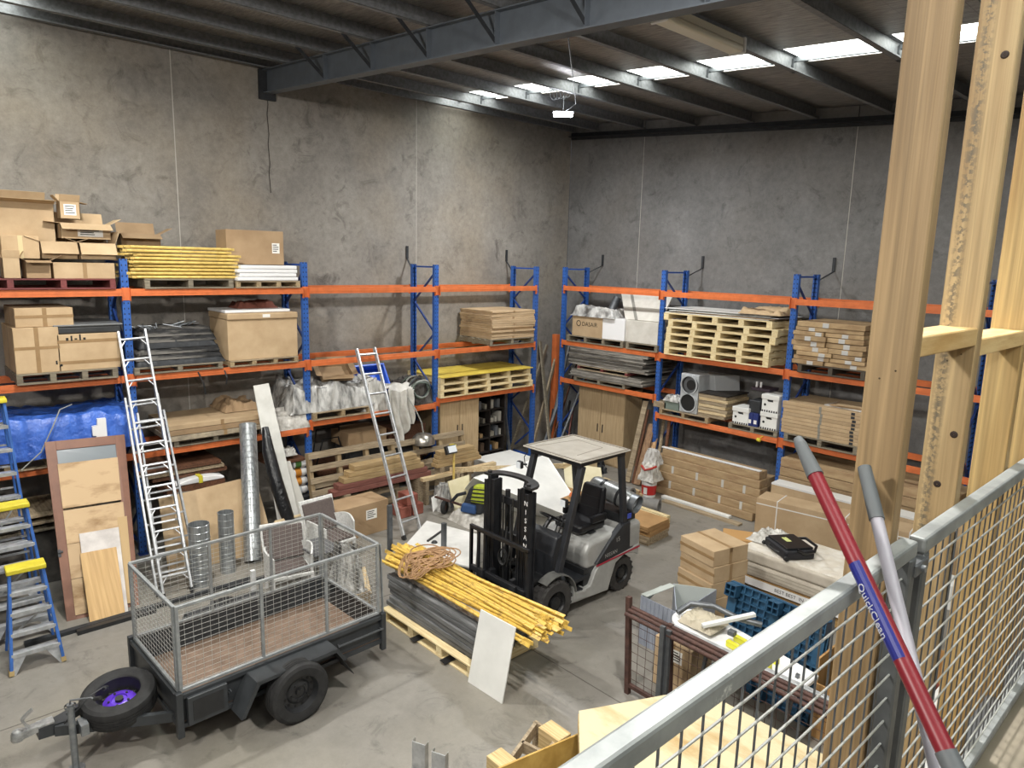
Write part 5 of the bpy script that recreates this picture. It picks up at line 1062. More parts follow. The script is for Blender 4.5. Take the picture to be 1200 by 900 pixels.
# clutter behind trailer: outdoor chairs, small table, wrapped item
WK = mat('white_wicker', 'DEDEDB', .5, col2='BDBDBA', scale=30, bump=.5, bscale=60); CU = mat('brown_cushion', '5F5450', .7, col2='534946', scale=40)
def armchair(lab, c, rz):
    t = thing('garden_armchair', lab, 'chair', c, rz, None); K = dict(local=True)
    for s in (-1, 1):
        mb = MB(); arc = [(.24*s+.06*s*math.sin(PI*i/8), -.26+.5*i/8, .58+.05*math.sin(PI*i/8)) for i in range(9)]
        for a, b in zip(arc[:-1], arc[1:]): mb.hexa([(a[0]-.012, a[1], .30), (a[0]+.012, a[1], .30), (b[0]+.012, b[1], .30), (b[0]-.012, b[1], .30), (a[0]-.012, a[1], a[2]), (a[0]+.012, a[1], a[2]), (b[0]+.012, b[1], b[2]), (b[0]-.012, b[1], b[2])])
        mb.build('arm', WK, t, **K)
        for y in (-.24, .22): MB().bx(s*.25-.02, s*.25+.02, y-.02, y+.02, 0, .32).build('leg', WPLAS, t, **K)
    MB().bx(-.27, .27, -.27, .25, .28, .33).build('seat_frame', WK, t, bevel=.01, **K); MB().bx(-.23, .23, -.25, .2, .33, .37).build('seat_slats', CU, t, bevel=.008, **K)
    MB().hexa([(-.27, .20, .34), (.27, .20, .34), (.27, .24, .34), (-.27, .24, .34), (-.29, .36, .84), (.29, .36, .84), (.29, .39, .84), (-.29, .39, .84)]).build('back_shell', WK, t, bevel=.008, **K)
    MB().hexa([(-.25, .165, .40), (.25, .165, .40), (.25, .20, .38), (-.25, .20, .38), (-.26, .315, .80), (.26, .315, .80), (.26, .35, .80), (-.26, .35, .80)]).build('back_panel', CU, t, bevel=.01, **K); return t
armchair('white woven garden armchair with a brown back panel behind the trailer', (3.55, -8.98, 0), 78)
armchair('second white woven garden armchair, half hidden behind the first', (2.95, -8.05, 0), 96)
tq = Z(370, 641, .48); dxq, dyq = tq.x-3.22, tq.y+7.7; st2 = thing('side_table', 'small grey-topped table with a thin black frame behind the trailer', 'table', (3.25+dxq, -7.62+dyq, 0))
MB().bx(2.95+dxq, 3.5+dxq, -7.86+dyq, -7.45+dyq, .46, .485).build('top', mat('grey_top', '5B5C5E', .5), st2)
for x in (2.96, 3.47):
    for y in (-7.84, -7.48): MB().bx(x+dxq, x+dxq+.02, y+dyq, y+dyq+.02, 0, .46).build('leg', BLK, st2)
wq = Z(407, 690, .2)
heap('wrapped_item', 'item in crumpled clear plastic standing behind the trailer gate', 'wrapped item', (wq.x, wq.y), .2, .42, .34, .55, CLR, seed=61, amp=.2, fr=3, edge=2.2, crink=.05)
tag(MB().bx(wq.x-.24, wq.x+.24, wq.y-.2, wq.y+.2, 0, .2).build('wooden_crate', GPINE), 'low wooden crate under the plastic-wrapped item', 'crate')
leanboard('chipboard_sheet', 'pale chipboard sheet leaning low near the trailer gate', 'sheet', onf(404, 700)+V((0, 0, .01)), onf(436, 696)+V((0, 0, .01)), X(402, 668, 3.9), X(428, 664, 3.9), .03, PINE)
fr_ = thing('picture_frame', 'white framed panel leaning behind the garden chairs', 'panel', (2.6, -8.0, 0)); a, b, c2_, d2 = V((2.72, -8.75, 0.0)), V((2.8, -7.75, 0.0)), X(366, 600, 2.35), X(322, 612, 2.35)
leanboard('panel', '', '', a, b, d2, c2_, .015, WHITE, parent=fr_)
n3 = (b-a).cross(d2-a).normalized(); n3 = n3 if n3.dot(CAM-a) > 0 else -n3
for p, q in ((a, b), (b, c2_), (c2_, d2), (d2, a)): MB().bar(p+n3*.01, q+n3*.01, .035, .02, n3).build('frame_bar', PINE, fr_)
tag(MB().bar((3.95, -9.62, 0.0), (3.95, -9.62, .62), .055, .055).build('white_post', WPLAS, bevel=.004), 'short white square post standing behind the trailer', 'post')
tag(MB().bx(3.7, 4.05, -10.1, -9.85, .0, .03).build('pine_offcut', PINE), 'small pine offcut on the floor behind the trailer', 'offcut')
# ================= pallet with yellow bars =================
cx, cyy = 5.82, -7.93
pp = make_pallet(1.75, 1.0, 4, PINE2, 'pine pallet on the floor under grey planks and yellow bars', my=PINE2Y, blk=.1, h=.14); put(pp, 5.84, -7.92, .0, 1)
GPL = mat('dirty_grey_plank', '7A7B7C', .7, col2='454647', scale=5, stretch=(.4, 3, 6), lo=.3, hi=.62, bump=.5, bscale=30, rand=.2, detail=9)
GPW = mat('splashed_brown_plank', '6B5749', .75, col2='A39C92', scale=22, lo=.40, hi=.62, stretch=(.5, 1, 1))
for k in range(6):
    for j in range(3):
        w_ = .27; y = -8.18+j*.28+rnd.uniform(-.01, .01)-.0; L_k = 1.72+rnd.uniform(-.06, .05)
        tag(MB().box((5.80+rnd.uniform(-.03, .03), y, .14+.033+.066*k), (L_k, w_, .060), (0, 0, rnd.uniform(-1.2, 1.2))).build('scaffold_plank', GPL, bevel=.006), 'dirty grey scaffold plank stacked on the pine pallet', 'plank', 'grey scaffold planks under the yellow bars')
for j in range(2):
    tag(MB().box((5.80, -8.12+j*.28, .60-.04*0), (1.62, .24, .10), (0, 0, 1.0)).build('brown_plank', GPW, bevel=.006), ('front', 'rear')[j]+' paint-splashed brown plank directly beneath the yellow bars', 'plank')
YB = mat('yellow_bar', 'DAB657', .42, col2='8F7140', scale=12, lo=.30, hi=.5, rand=.14)
mb = MB(); Lb = 2.45; mb.cyl((-Lb/2+.05, 0, 0), (Lb/2-.05, 0, 0), .0165, n=8)
for s in (-1, 1): mb.bx(s*Lb/2-.07, s*Lb/2+.07, -.02, .02, -.005, .005)
yb0 = tag(mb.build('yellow_tube', YB, smooth=40), 'yellow steel scaffold tube lying in the loose pile on grey planks', 'tube', 'yellow scaffold tubes'); k = 0
for lay in range(5):
    nn_ = (15, 13, 11, 8, 5)[lay]
    for i in range(nn_):
        o = yb0 if k == 0 else yb0.copy()
        if k: COL.objects.link(o)
        k += 1; y = -8.02+(i-(nn_-1)/2)*.042+rnd.uniform(-.012, .012)+.04
        o.location = (6.12+rnd.uniform(-.12, .10), y, .672+.031*lay-.02+rnd.uniform(0, .006)); o.rotation_euler = (RD(rnd.uniform(0, 90)), RD(rnd.uniform(-.5, .5)), RD(3+rnd.uniform(-4.2, 4.2)))
rp = MB(); pts = []
for i in range(620):
    t_ = i*.19; r_ = .15+.11*noise.noise(V((i*.05, 0, 0)))+.08*math.sin(i*.31); cxr, cyr = 5.45+.12*noise.noise(V((0, i*.03, 0))), -8.08+.1*noise.noise(V((0, 7, i*.03)))
    x_ = cxr+r_*1.15*math.cos(t_); y_ = cyr+r_*1.5*math.sin(t_); z_ = .875+.04*noise.noise(V((i*.11, 3, 0)))-max(0, -8.28-y_)*1.1
    pts.append((x_, y_, z_))
rp.tube(pts, .0085, n=5); tag(rp.build('rope_tangle', mat('tan_rope', '9C7A58', .8), smooth=60), 'tan rope tangled over the left end of the yellow tubes', 'rope')
b0_, b1_ = onf(548, 799), onf(588, 825); best = None
for i in range(60):
    t0_ = X(563, 714, 6.2+i*.012); t1_ = t0_+(b1_-b0_)
    d_ = ray(603, 738); e_ = (t1_-CAM).cross(d_).length/d_.length
    if best is None or e_ < best[0]: best = (e_, t0_, t1_)
leanboard('white_board', 'white rectangular board leaning against the pallet of yellow tubes', 'board', b0_, b1_, best[1], best[2], .016, WHITE)
# ================= right rack: first bay =================
PR = lambda pa, pb, py, pf=-1.27: front('R', pa, pb, py, pf)
def palR(lab, pa, pb, py, z, D, nb, m, my, pf=-1.27, rz=0, **k):
    c, w = PR(pa, pb, py, pf); t = make_pallet(w, D, nb, m, lab, my=my, **k); return put(t, c[0], pf+D/2, z, rz)
z = Z2
palR('weathered pallet under the wrapped carton, middle shelf, corner bay of the right wall', 664, 730, 398, z, 1.0, 4, GREYW, GREYW)
palR('weathered pallet under the open white tub, middle shelf, right wall', 733, 770, 408, z, 1.0, 2, GREYW, GREYW)
c1_ = cR('brown carton with a circular air-conditioner maker mark, wrapped in clear film', 671, 706, 371, z+.14, -1.24, .5, tape='')
text('carton_lettering', 'DASAIR', .13, (c1_.location.x+.08, -1.243, z+.14+.27), ((1, 0, 0), (0, 0, 1)), BLACKP, c1_)
MB().lathe([(.05, 0), (.065, 0), (.065, .003), (.05, .003)], (c1_.location.x-.24, -1.2405, z+.42), (0, -1, 0), n=20, closed=True).build('round_mark', BLACKP, c1_)
c, w = PR(670, 722, 368, -1.2); zt = Y(688, 371, -1.24).z
heap('clear_wrapping', 'clear film heaped over the brown carton on the middle shelf', 'wrapping', (c[0], -.95), zt, w, .65, .18, CLR, seed=71, amp=.1, fr=3, edge=4, crink=.03)
c, w = PR(706, 770, 395, -1.2)
WG = mat('grey_white_panel', 'CFCBC2', .5, col2='BDB8AE', scale=4)
z0 = z+.14; wb = thing('insulated_tub', 'white insulated box with a grey hinged lid, middle shelf by the corner', 'box', (c[0], -.9, z0))
ht = Y(735, 375, -1.22).z-z0; xa = Y(706, 395, -1.2).x; xb = Y(772, 395, -1.2).x
MB().bx(xa, xa+.6, -1.22, -.45, z0, z0+ht).build('end_block', WPLAS, wb, bevel=.008); MB().bx(xa+.605, xb-.03, -1.2, -.45, z0, z0+ht*1.0).build('tub', WG, wb, bevel=.006)
p, q = Y(719, 345, -.9), Y(772, 346, -.9)
leanboard('lid', '', '', (xa+.55, -1.15, z0+ht+.01), (xb-.03, -1.15, z0+ht+.02), (xa-.02, -.62, z0+ht+.54), (xb-.10, -.62, z0+ht+.58), .04, WG, parent=wb)
leanboard('lid_groove', '', '', (xa+.80, -1.155, z0+ht+.015), (xa+.88, -1.155, z0+ht+.015), (xa+.22, -.625, z0+ht+.55), (xa+.30, -.625, z0+ht+.55), .01, GSH, parent=wb)
tag(MB().cyl((xa-.35, -.7, z0+.25), (xa-.25, -.45, z0+.85), .09, n=20).build('grey_tube', STEEL, smooth=40), 'grey tube standing behind the wrapped carton', 'tube')
# lowest: grey flat sheets
z = RZ3[0]
palR('pale pallet under the lower pile of grey sheets, corner bay', 672, 732, 452, z, 1.0, 3, GREYW, GREYW, h=.1)
c, w = PR(665, 756, 436, -1.26); SHT = mat('grey_flat_sheet', '9C978E', .6, col2='5C5853', scale=3, stretch=(1, 1, 12), rand=.5, detail=8, lo=.35, hi=.6)
def sheets(lab, n, c, w, z, d, th, grp, dx=0):
    for k in range(n): tag(MB().box((c[0]+rnd.uniform(-.04, .04)+dx, -1.26+d/2+rnd.uniform(-.02, .02), z+th/2+th*k), (w*rnd.uniform(.94, 1.03), d, th*.86), (0, 0, rnd.uniform(-1, 1))).build('flat_sheet', SHT), lab, 'sheet', grp)
sheets('thin grey panel in the lower pile on the lowest shelf, corner bay', 5, c, w*.93, z+.10, 1.0, .032, 'lower pile of grey panels')
palR('narrow pallet sandwiched between the piles of grey panels', 676, 735, 440, z+.265, 1.0, 3, GPINE, REDY, h=.10)
c, w = PR(664, 760, 420, -1.26); sheets('thin grey panel in the upper pile on the lowest shelf, corner bay', 11, c, w*.95, z+.37, 1.0, .036, 'upper pile of grey panels')
# below: oak doors, planks
xa = Y(677, 500, -1.0).x; xb = Y(731, 500, -1.0).x
wd2 = thing('wardrobe', 'oak veneer wardrobe with two doors under the corner bay of the right wall', 'wardrobe', ((xa+xb)/2, -.7, 0))
MB().bx(xa, xb, -.98, -.4, 0, 1.72).build('carcass', WD, wd2)
for i in (0, 1):
    a = xa+(xb-xa)*(i*.51); b = xa+(xb-xa)*(.50+.5*i); d_ = MB().bx(a+.004, b-.004, -1.0, -.981, .04, 1.71).build('door', WD, wd2); xx = b-.07 if i == 0 else a+.06
    MB().bx(xx-.01, xx+.01, -1.014, -1.0, .72, .9).build('handle', BLK, d_)
PB = wood('brown_plank_z', '9A7A5C', '6E5440', axis=2, rings=10); PP = wood('pale_plank_z', 'C7A27A', 'A37C55', axis=2, rings=10)
for i, (p0_, p1_, m, lab) in enumerate((((735, 570), (757, 470), GPINE, 'weathered plank leaning beside the oak doors, first from the left'), ((741, 570), (760, 480), DARKW, 'dark narrow batten leaning beside the oak doors'), ((746, 571), (764, 497), PB, 'wide brown plank leaning left of the second right upright'), ((757, 571), (768, 510), PP, 'pale pink-brown plank leaning by the second right upright'), ((768, 560), (778, 490), GPINE, 'weathered batten leaning behind the second right upright'), ((778, 520), (785, 490), DARKW, 'dark batten leaning behind the second upright'))):
    a = Z(*p0_, .0); a = Y(p0_[0], p0_[1], -1.62); a.z = .02; b = Y(p1_[0], p1_[1], -1.12 if i != 4 else -.9)
    tag(MB().bar(a, b, (.12, .05, .17, .12, .06, .06)[i], .03, (0, 1, .3)).build('leaning_plank', m), lab, 'plank')
# ================= right rack: second bay =================
z = Z2; c, w = PR(776, 903, 440, -1.30)
for k in range(6):
    t = make_pallet(w*(.97 if k < 3 else 1.0), 1.1, 5, PINE2, ('bottom', 'second', 'third', 'fourth', 'fifth', 'topmost')[k]+' new pine pallet of the tall stack on the right wall rack', my=PINE2Y, blk=.11, h=.135); put(t, c[0]+(.0, .0, .02, .06, .09, -.02)[k]-.03, -1.30+.55, z+.135*k, 0)
zt = z+.81
for k in range(5): tag(MB().box((c[0]+rnd.uniform(-.1, .15), -.78, zt+.012+.02*k), (w*rnd.uniform(.85, 1.0), .95, .012), (0, rnd.uniform(-.2, .2), rnd.uniform(-3, 3))).build('thin_sheet', (WHITE, CARDD, WHITE, GSH, WHITE)[k]), ('lowest white', 'brown card', 'middle white', 'grey', 'topmost white')[k]+' thin sheet on top of the tall pine pallet stack', 'sheet')
heap('crumpled_card', 'crumpled brown card overhanging the right end of the pallet stack', 'card', (c[0]+w*.36, -.95), zt+.10, .8, .7, .09, CARD, seed=75, amp=.06, fr=4, edge=6, crink=.03, n=24)
# lowest level goods
z = RZ3[1]
MUN = mat('machine_grey', 'B6B9BB', .4, col2='A6A9AB', scale=5)
xa = Y(797, 470, -1.2).x; xb = Y(818, 470, -1.2).x; zb_ = z+.10; zt = Y(807, 438, -1.2).z; zb2 = Y(807, 481, -1.2).z
palR('low pallet of timber blocks under the grey fan unit', 772, 830, 486, z, 1.0, 3, GPINE, GPY, h=.12)
zb2 = z+.12
fu = thing('fan_unit', 'grey twin-outlet fan unit with two round black openings', 'fan unit', ((xa+xb)/2, -.8, zb2))
MB().bx(xa, xb, -1.22, -.85, zb2, zt).build('front_housing', MUN, fu, bevel=.015, seg=2)
MB().hexa([(xb-.2, -.849, zb2+.15), (xb+.2, -.849, zb2+.15), (xb+.45, -.42, zb2+.15), (xb-.2, -.42, zb2+.15), (xb-.2, -.849, zt-.02), (xb+.1, -.849, zt-.02), (xb+.4, -.42, zt-.02), (xb-.2, -.42, zt-.02)]).build('rear_housing', mat('machine_grey2', '9A9C9D', .5), fu, bevel=.01)
hh = zt-zb2
for f in (.73, .27):
    o_ = MB().lathe([(.165, 0), (.185, 0), (.185, .03), (.165, .03)], ((xa+xb)/2, -1.22, zb2+hh*f), (0, -1, 0), n=32, closed=True).build('outlet_ring', MUN, fu, smooth=40)
    MB().lathe([(.001, .002), (.165, .002)], ((xa+xb)/2, -1.222, zb2+hh*f), (0, -1, 0), n=32).build('outlet_opening', BLACKP, o_)
    MB().lathe([(.163, .004), (.10, .004), (.12, .001)], ((xa+xb)/2+.04, -1.2235, zb2+hh*f), (0, -1, 0), n=24).build('duct_wall', STEEL, o_, smooth=60) if f > .5 else None
xc, xd = Y(817, 480, -1.24).x, Y(835, 480, -1.24).x
for k in range(7): tag(MB().bx(xc+.01*(k % 2), xd+.02*(k % 3)+.25, -1.22, -.45, z+.12+.062*k, z+.175+.062*k).build('stacked_board', PINE if k % 2 else GPINE), 'thick pale board in the stack right of the fan unit', 'board', 'boards beside the fan unit')
tag(MB().bx(xc, xd+.28, -1.23, -.44, z+.555, z+.575).build('cover_board', BD), 'thin dark board covering the stack beside the fan unit', 'board')
for i, (pa, pb, py, h_, m, lab) in enumerate(((765, 780, 474, .12, GPINE, 'short timber offcut lying on the pallet left of the fan unit'), (778, 795, 472, .16, mat('tray_green', '6E7A72', .5), 'greenish metal tray of fittings left of the fan unit'))):
    c, w = PR(pa, pb, py, -1.24); tag(MB().bx(c[0]-w/2, c[0]+w/2, -1.23, -.8, z+.12, z+.12+h_).build('tray' if i else 'timber_offcut', m, bevel=.006), lab, 'tray' if i else 'offcut')
c, w = PR(776, 794, 470, -1.22); heap('plastic_bag', 'clear plastic bag drooping off the shelf left of the fan unit', 'bag', (c[0]+.03, -1.1), z+.285, w, .3, .10, CLR, seed=78, amp=.05, crink=.03, n=20)
# archive boxes
palR('small pallet under the white archive boxes', 853, 911, 502, z, 1.0, 3, GREYW, GREYW, pf=-1.25, h=.11)
def archive(lab, pa, pb, zz, pf=-1.22):
    c, w = PR(pa, pb, 490, pf); w = w*.97; h_ = .30; t = thing('archive_box', lab, 'box', (c[0], pf+.2, zz), 0, 'white archive boxes')
    MB().bx(c[0]-w/2, c[0]+w/2, pf, pf+.40, zz, zz+h_).build('carton', WHITE, t, bevel=.004); MB().bx(c[0]-w/2-.012, c[0]+w/2+.012, pf-.012, pf+.412, zz+h_-.07, zz+h_+.012).build('lid', WHITE, t, bevel=.006)
    mb = MB()
    for i in range(7): mb.bx(c[0]-w/2+w*(i+.2)/7, c[0]-w/2+w*(i+.75)/7, pf-.003, pf, zz+.0, zz+.035)
    mb.bx(c[0]-w*.12, c[0]+w*.18, pf-.003, pf, zz+.19, zz+.205); mb.lathe([(.001, .003), (.022, .003)], (c[0]-w*.3, pf, zz+.13), (0, -1, 0), n=14); mb.build('printed_border', BLACKP, t)
    MB().bx(c[0]-.05, c[0]+.05, pf-.004, pf, zz+.20, zz+.225).build('hand_slot', BLACKP, t); return t
archive('white archive box standing alone left of the blue binders', 858, 877, z+.11)
a2 = archive('lower white archive box of the pair beside the upright', 891, 911, z+.11); archive('upper white archive box of the pair beside the upright', 891, 911, z+.425)
c, w = PR(877, 890, 480, -1.18); tag(MB().bx(c[0]-w/2, c[0]+w/2, -1.17, -.8, z+.36, z+.58).build('black_case', BLKM, bevel=.01), 'black case resting on the two blue binders', 'case')
for i in (0, 1):
    t = thing('ring_binder', ('left', 'right')[i]+' dark blue ring binder standing between the archive boxes', 'binder', (c[0], -1.1, z+.11), 0, None); xx = c[0]-w/2+w/2*i
    MB().bx(xx+.003, xx+w/2-.003, -1.2, -.9, z+.11, z+.355).build('cover', mat('binder_blue', '26336E', .45), t, bevel=.003); MB().bx(xx+w*.12, xx+w*.38, -1.203, -1.2, z+.16, z+.23).build('spine_label', PAPER, t)
c, w = PR(884, 898, 460, -1.0); tag(MB().bx(c[0]-.16, c[0]+.2, -1.05, -.7, z+.745, z+.80).build('router', mat('dark_plum', '3F3540', .5), bevel=.006), 'dark device with upright white stubs on top of the archive boxes', 'device')
tag(MB().bx(c[0]-.1, c[0]-.07, -1.0, -.97, z+.801, z+.90).bx(c[0]-.02, c[0]+.01, -1.0, -.97, z+.801, z+.90).build('white_stubs', WPLAS), 'two white upright stubs on the dark device', 'stub')
tag(MB().lathe([(.001, -.02), (.03, -.015), (.035, .02), (.03, .05), (.001, .06)], Y(888, 515, -1.30), (1, 0, -.2), n=12).tube([Y(891, 513, -1.27), Y(894, 511, -1.256)], .008).build('yellow_tag', YC, smooth=50), 'small yellow tag hanging from the orange beam near the archive boxes', 'tag')
# long cartons on the floor below
LC = mat('long_carton', 'AE9672', .75, col2='94795A', scale=3, stretch=(1, 4, 4), rand=.15)
xa, xb = 4.1, 6.28
k = 0
for lay in range(6):
    for j in range(2):
        if lay == 5 and j == 1: continue
        t = thing('long_carton', ('%s %s long carton in the pile below the archive boxes' % (('bottom', 'second', 'third', 'fourth', 'fifth', 'topmost')[lay], ('front', 'rear')[j])), 'carton', ((xa+xb)/2, -1.4, 0), 0, None)
        x0 = xa+rnd.uniform(-.15, .12)+(0 if lay else -.1); x1 = xb+rnd.uniform(-.05, .02); y = -1.68+.30*j+.03*lay+rnd.uniform(-.02, .02); z_ = .01+.145*lay
        MB().bx(x0, x1, y, y+.28, z_, z_+.14).build('carton', LC, t, bevel=.008, seg=2)
        if lay in (1, 3):
            for f in (.15, .4, .65, .85): MB().bx(x0+(x1-x0)*f, x0+(x1-x0)*f+.05, y-.003, y+.02, z_, z_+.142).build('clear_tape', mat('clear_tape_grey', 'C2C0BA', .25), t)
tag(MB().bx(xa+.05, xb-.05, -1.52, -1.44, .886, .90).build('white_strip', WPLAS), 'long white strip lying along the top long carton', 'strip')
tag(MB().bx(4.45, 5.9, -1.86, -1.76, .0, .05).build('white_channel', WHITE, bevel=.004), 'white channel on the floor in front of the long cartons', 'channel')
tag(MB().bx(4.6, 6.2, -2.05, -1.92, .0, .035).build('flat_timber', GPINE), 'flat weathered plank on the floor in front of the white channel', 'plank')
# bucket and bags
bk = thing('paint_bucket', 'white bucket with a red band at the foot of the second upright', 'bucket', (4.22, -1.95, 0))
MB().lathe([(.001, 0), (.13, 0), (.15, .30), (.156, .305), (.156, .33), (.001, .33)], (4.22, -1.95, 0), n=28).build('pail', WPLAS, bk, smooth=40); MB().lathe([(.1345, .05), (.1475, .24)], (4.22, -1.95, .0), n=28).build('red_band', mat('red_band', 'BE2A2A', .4), bk, smooth=40)
MB().bx(4.20, 4.28, -2.095, -2.087, .07, .2).build('white_label', PAPER, bk)
heap('cement_bag', 'grey-white torn bag lying on the bucket', 'bag', (4.24, -1.95), .332, .36, .36, .30, WFM, seed=81, amp=.1, fr=2, edge=2.2, crink=.04, n=26)
heap('cement_bag', 'knotted white bag with red print above the torn bag', 'bag', (4.2, -1.85), .62, .30, .30, .28, mat('bag_white', 'CBC9C6', .5, col2='B5B2AE', scale=6, bump=.6, bscale=14), seed=82, amp=.1, fr=2, edge=2.2, crink=.05, n=26)
tag(MB().tube([(4.1, -2.06, .60), (4.22, -2.12, .55), (4.34, -2.06, .60), (4.36, -1.95, .62)], .022).build('red_strap', mat('red_print', 'A8352C', .5)), 'red strap of plastic between the two bags on the bucket', 'strap')
# ================= right rack: third bay =================
z = Z2; palR('dark weathered pallet under the taped flat packs, third bay of the right wall', 933, 1013, 445, z, 1.0, 3, mat('charred_wood', '4A4238', .8), mat('charred_wood', '4A4238', .8), pf=-1.3, h=.15)
c, w = PR(926, 1020, 400, -1.28); lay = 0; zz = z+.15
PK = mat('kraft_pack', 'B59A74', .75, col2='8F7352', scale=4, rand=.2, lo=.3, hi=.6, bump=.2, bscale=14)
for k in range(9):
    th = rnd.uniform(.066, .092); ww = w*rnd.uniform(.86, 1.0) if k < 7 else w*.86; dx = rnd.uniform(-.04, .06)
    od = ('bottom', 'second', 'third', 'fourth', 'fifth', 'sixth', 'seventh', 'eighth', 'topmost')[k]; cut = rnd.uniform(.4, .6) if k < 7 else 1
    for sd_, (u0, u1) in enumerate(((0, cut), (cut, 1))):
        if u1-u0 < .05: continue
        wd_ = ww*(u1-u0)-.012; t = carton('%s%s scuffed kraft flat pack of the pile on the right wall rack' % (od, '' if cut == 1 else (' left', ' right')[sd_]), (c[0]+dx-ww/2+ww*(u0+u1)/2, -1.28+rnd.uniform(-.03, .03)), zz, wd_, 1.0, th-.004-rnd.uniform(0, .008), rnd.uniform(-1.5, 1.5), m=PK, tape='', name='flat_pack', cat='flat pack')
        x_ = rnd.uniform(-.35, .25)*wd_; MB().bx(x_, x_+.10, -.004, .03, 0, th-.014).build('silver_tape', mat('silver_tape', 'BDBBB8', .3), t, local=True)
    zz += th
z = RZ3[2]
palR('grey pallet under tied cartons, lowest shelf, third bay of the right wall', 918, 1006, 515, z, 1.0, 3, GREYW, GREYW, pf=-1.3)
c, w = PR(916, 1010, 490, -1.28); zz = z+.14
for k in range(9):
    t = carton('flat brown carton of the tied stack on the lowest shelf, third bay', (c[0]+rnd.uniform(-.015, .015), -1.27), zz, w, 1.0, .058, 0, m=CARD, tape='', name='flat_carton', grp='tied flat cartons in the third bay'); MB().bx(-.02, .02, -.002, .02, 0, .0575).build('twine', GSH, t, local=True); MB().bx(w/2-.16, w/2-.1, -.003, .02, .008, .05).build('twine', BLKM, t, local=True); zz += .061
for k in range(3): tag(MB().box((c[0]+.35+.08*k, -.9, zz+.012+.024*k), (.7, .5, .02), (0, 0, 8*k-6)).build('carton_scrap', (WFM, CARDD, CARD)[k]), ('lowest', 'middle', 'topmost')[k]+' loose card scrap lying on the tied cartons', 'card')
# shelf beyond, seen between the studs (fourth bay)
for lv, (zl, n_, lab) in enumerate(((Z2, 6, 'middle'), (RZ3[3], 7, 'lowest'))):
    t = make_pallet(1.9, 1.0, 4, GREYW, 'grey pallet on the %s shelf seen between the timber studs' % lab, my=GREYW); put(t, 10.45, -.8, zl, 0)
    for k in range(n_): carton('flat carton on the %s shelf seen between the timber studs' % lab, (10.45, -1.27), zl+.14+.065*k, 1.85, .95, .06, 0, m=CARD, tape='f', name='flat_carton', grp='flat cartons beyond the studs, %s shelf' % lab)
# floor under the third bay: big cartons
for k in range(4):
    carton(('bottom', 'second', 'third', 'topmost')[k]+' wide dark-edged flat pack under the third bay', (7.85, -1.35), .55+.16*k, 2.7, .9, .15, rnd.uniform(-1, 1), m=LC, tape='f', name='flat_pack', cat='flat pack')
tag(MB().bx(6.6, 9.1, -1.3, -.45, 0, .54).build('timber_bearer', DARKW), 'dark timber base carrying the flat packs under the third bay', 'bearer')
WS = mat('white_edge', 'D8D8D6', .4)
t = carton('long flat carton with a white plastic edge leaning in front of the third bay', (7.9, -1.78), 0, 2.6, .28, .82, 1, m=CARD, tape=''); MB().bx(-1.3, 1.3, -.003, .29, .82, .85).build('plastic_edge', WS, t, local=True)
bgc = carton('very large cardboard carton with white straps standing in front of the third bay', (7.98, -2.42), 0, 2.45, .42, .80, 8, m=CARD, tape='')
for x in (-.9, .1, .95): MB().bx(x-.008, x+.008, -.004, .424, 0, .804).build('white_strap', WS, bgc, local=True)
MB().bx(-1.225, 1.225, -.004, .42, .70, .715).build('white_strap', WS, bgc, local=True)
mb = MB()
for a, b in (((.35, .2), (.55, .5)), ((.55, .5), (.8, .35)), ((.8, .35), (.6, .1)), ((.6, .1), (.35, .2)), ((.55, .5), (.6, .1))): mb.bar((a[0], -.003, a[1]), (b[0], -.003, b[1]), .002, .012, (0, 1, 0))
mb.build('printed_arrow', BLKM, bgc, local=True)
# further cartons right of it, seen between studs
t = carton('big cardboard carton at the foot of the fourth bay', (9.7, -1.6), 0, 1.3, .8, .9, 0, m=CARD, tape='f')
tag(MB().bx(9.0, 9.6, -2.6, -2.2, 0, .35).build('storage_box', WHITE, bevel=.01), 'white low box on the floor beyond the mattresses', 'box')
sq = Z(1050, 600, 1.75); leanboard('white_sheet', 'tall narrow white sheet leaning behind the first timber stud', 'sheet', (sq.x-.12, sq.y-.25, 0), (sq.x+.22, sq.y-.2, 0), (sq.x-.03, sq.y, 1.75), (sq.x+.03, sq.y, 1.75), .02, WHITE)
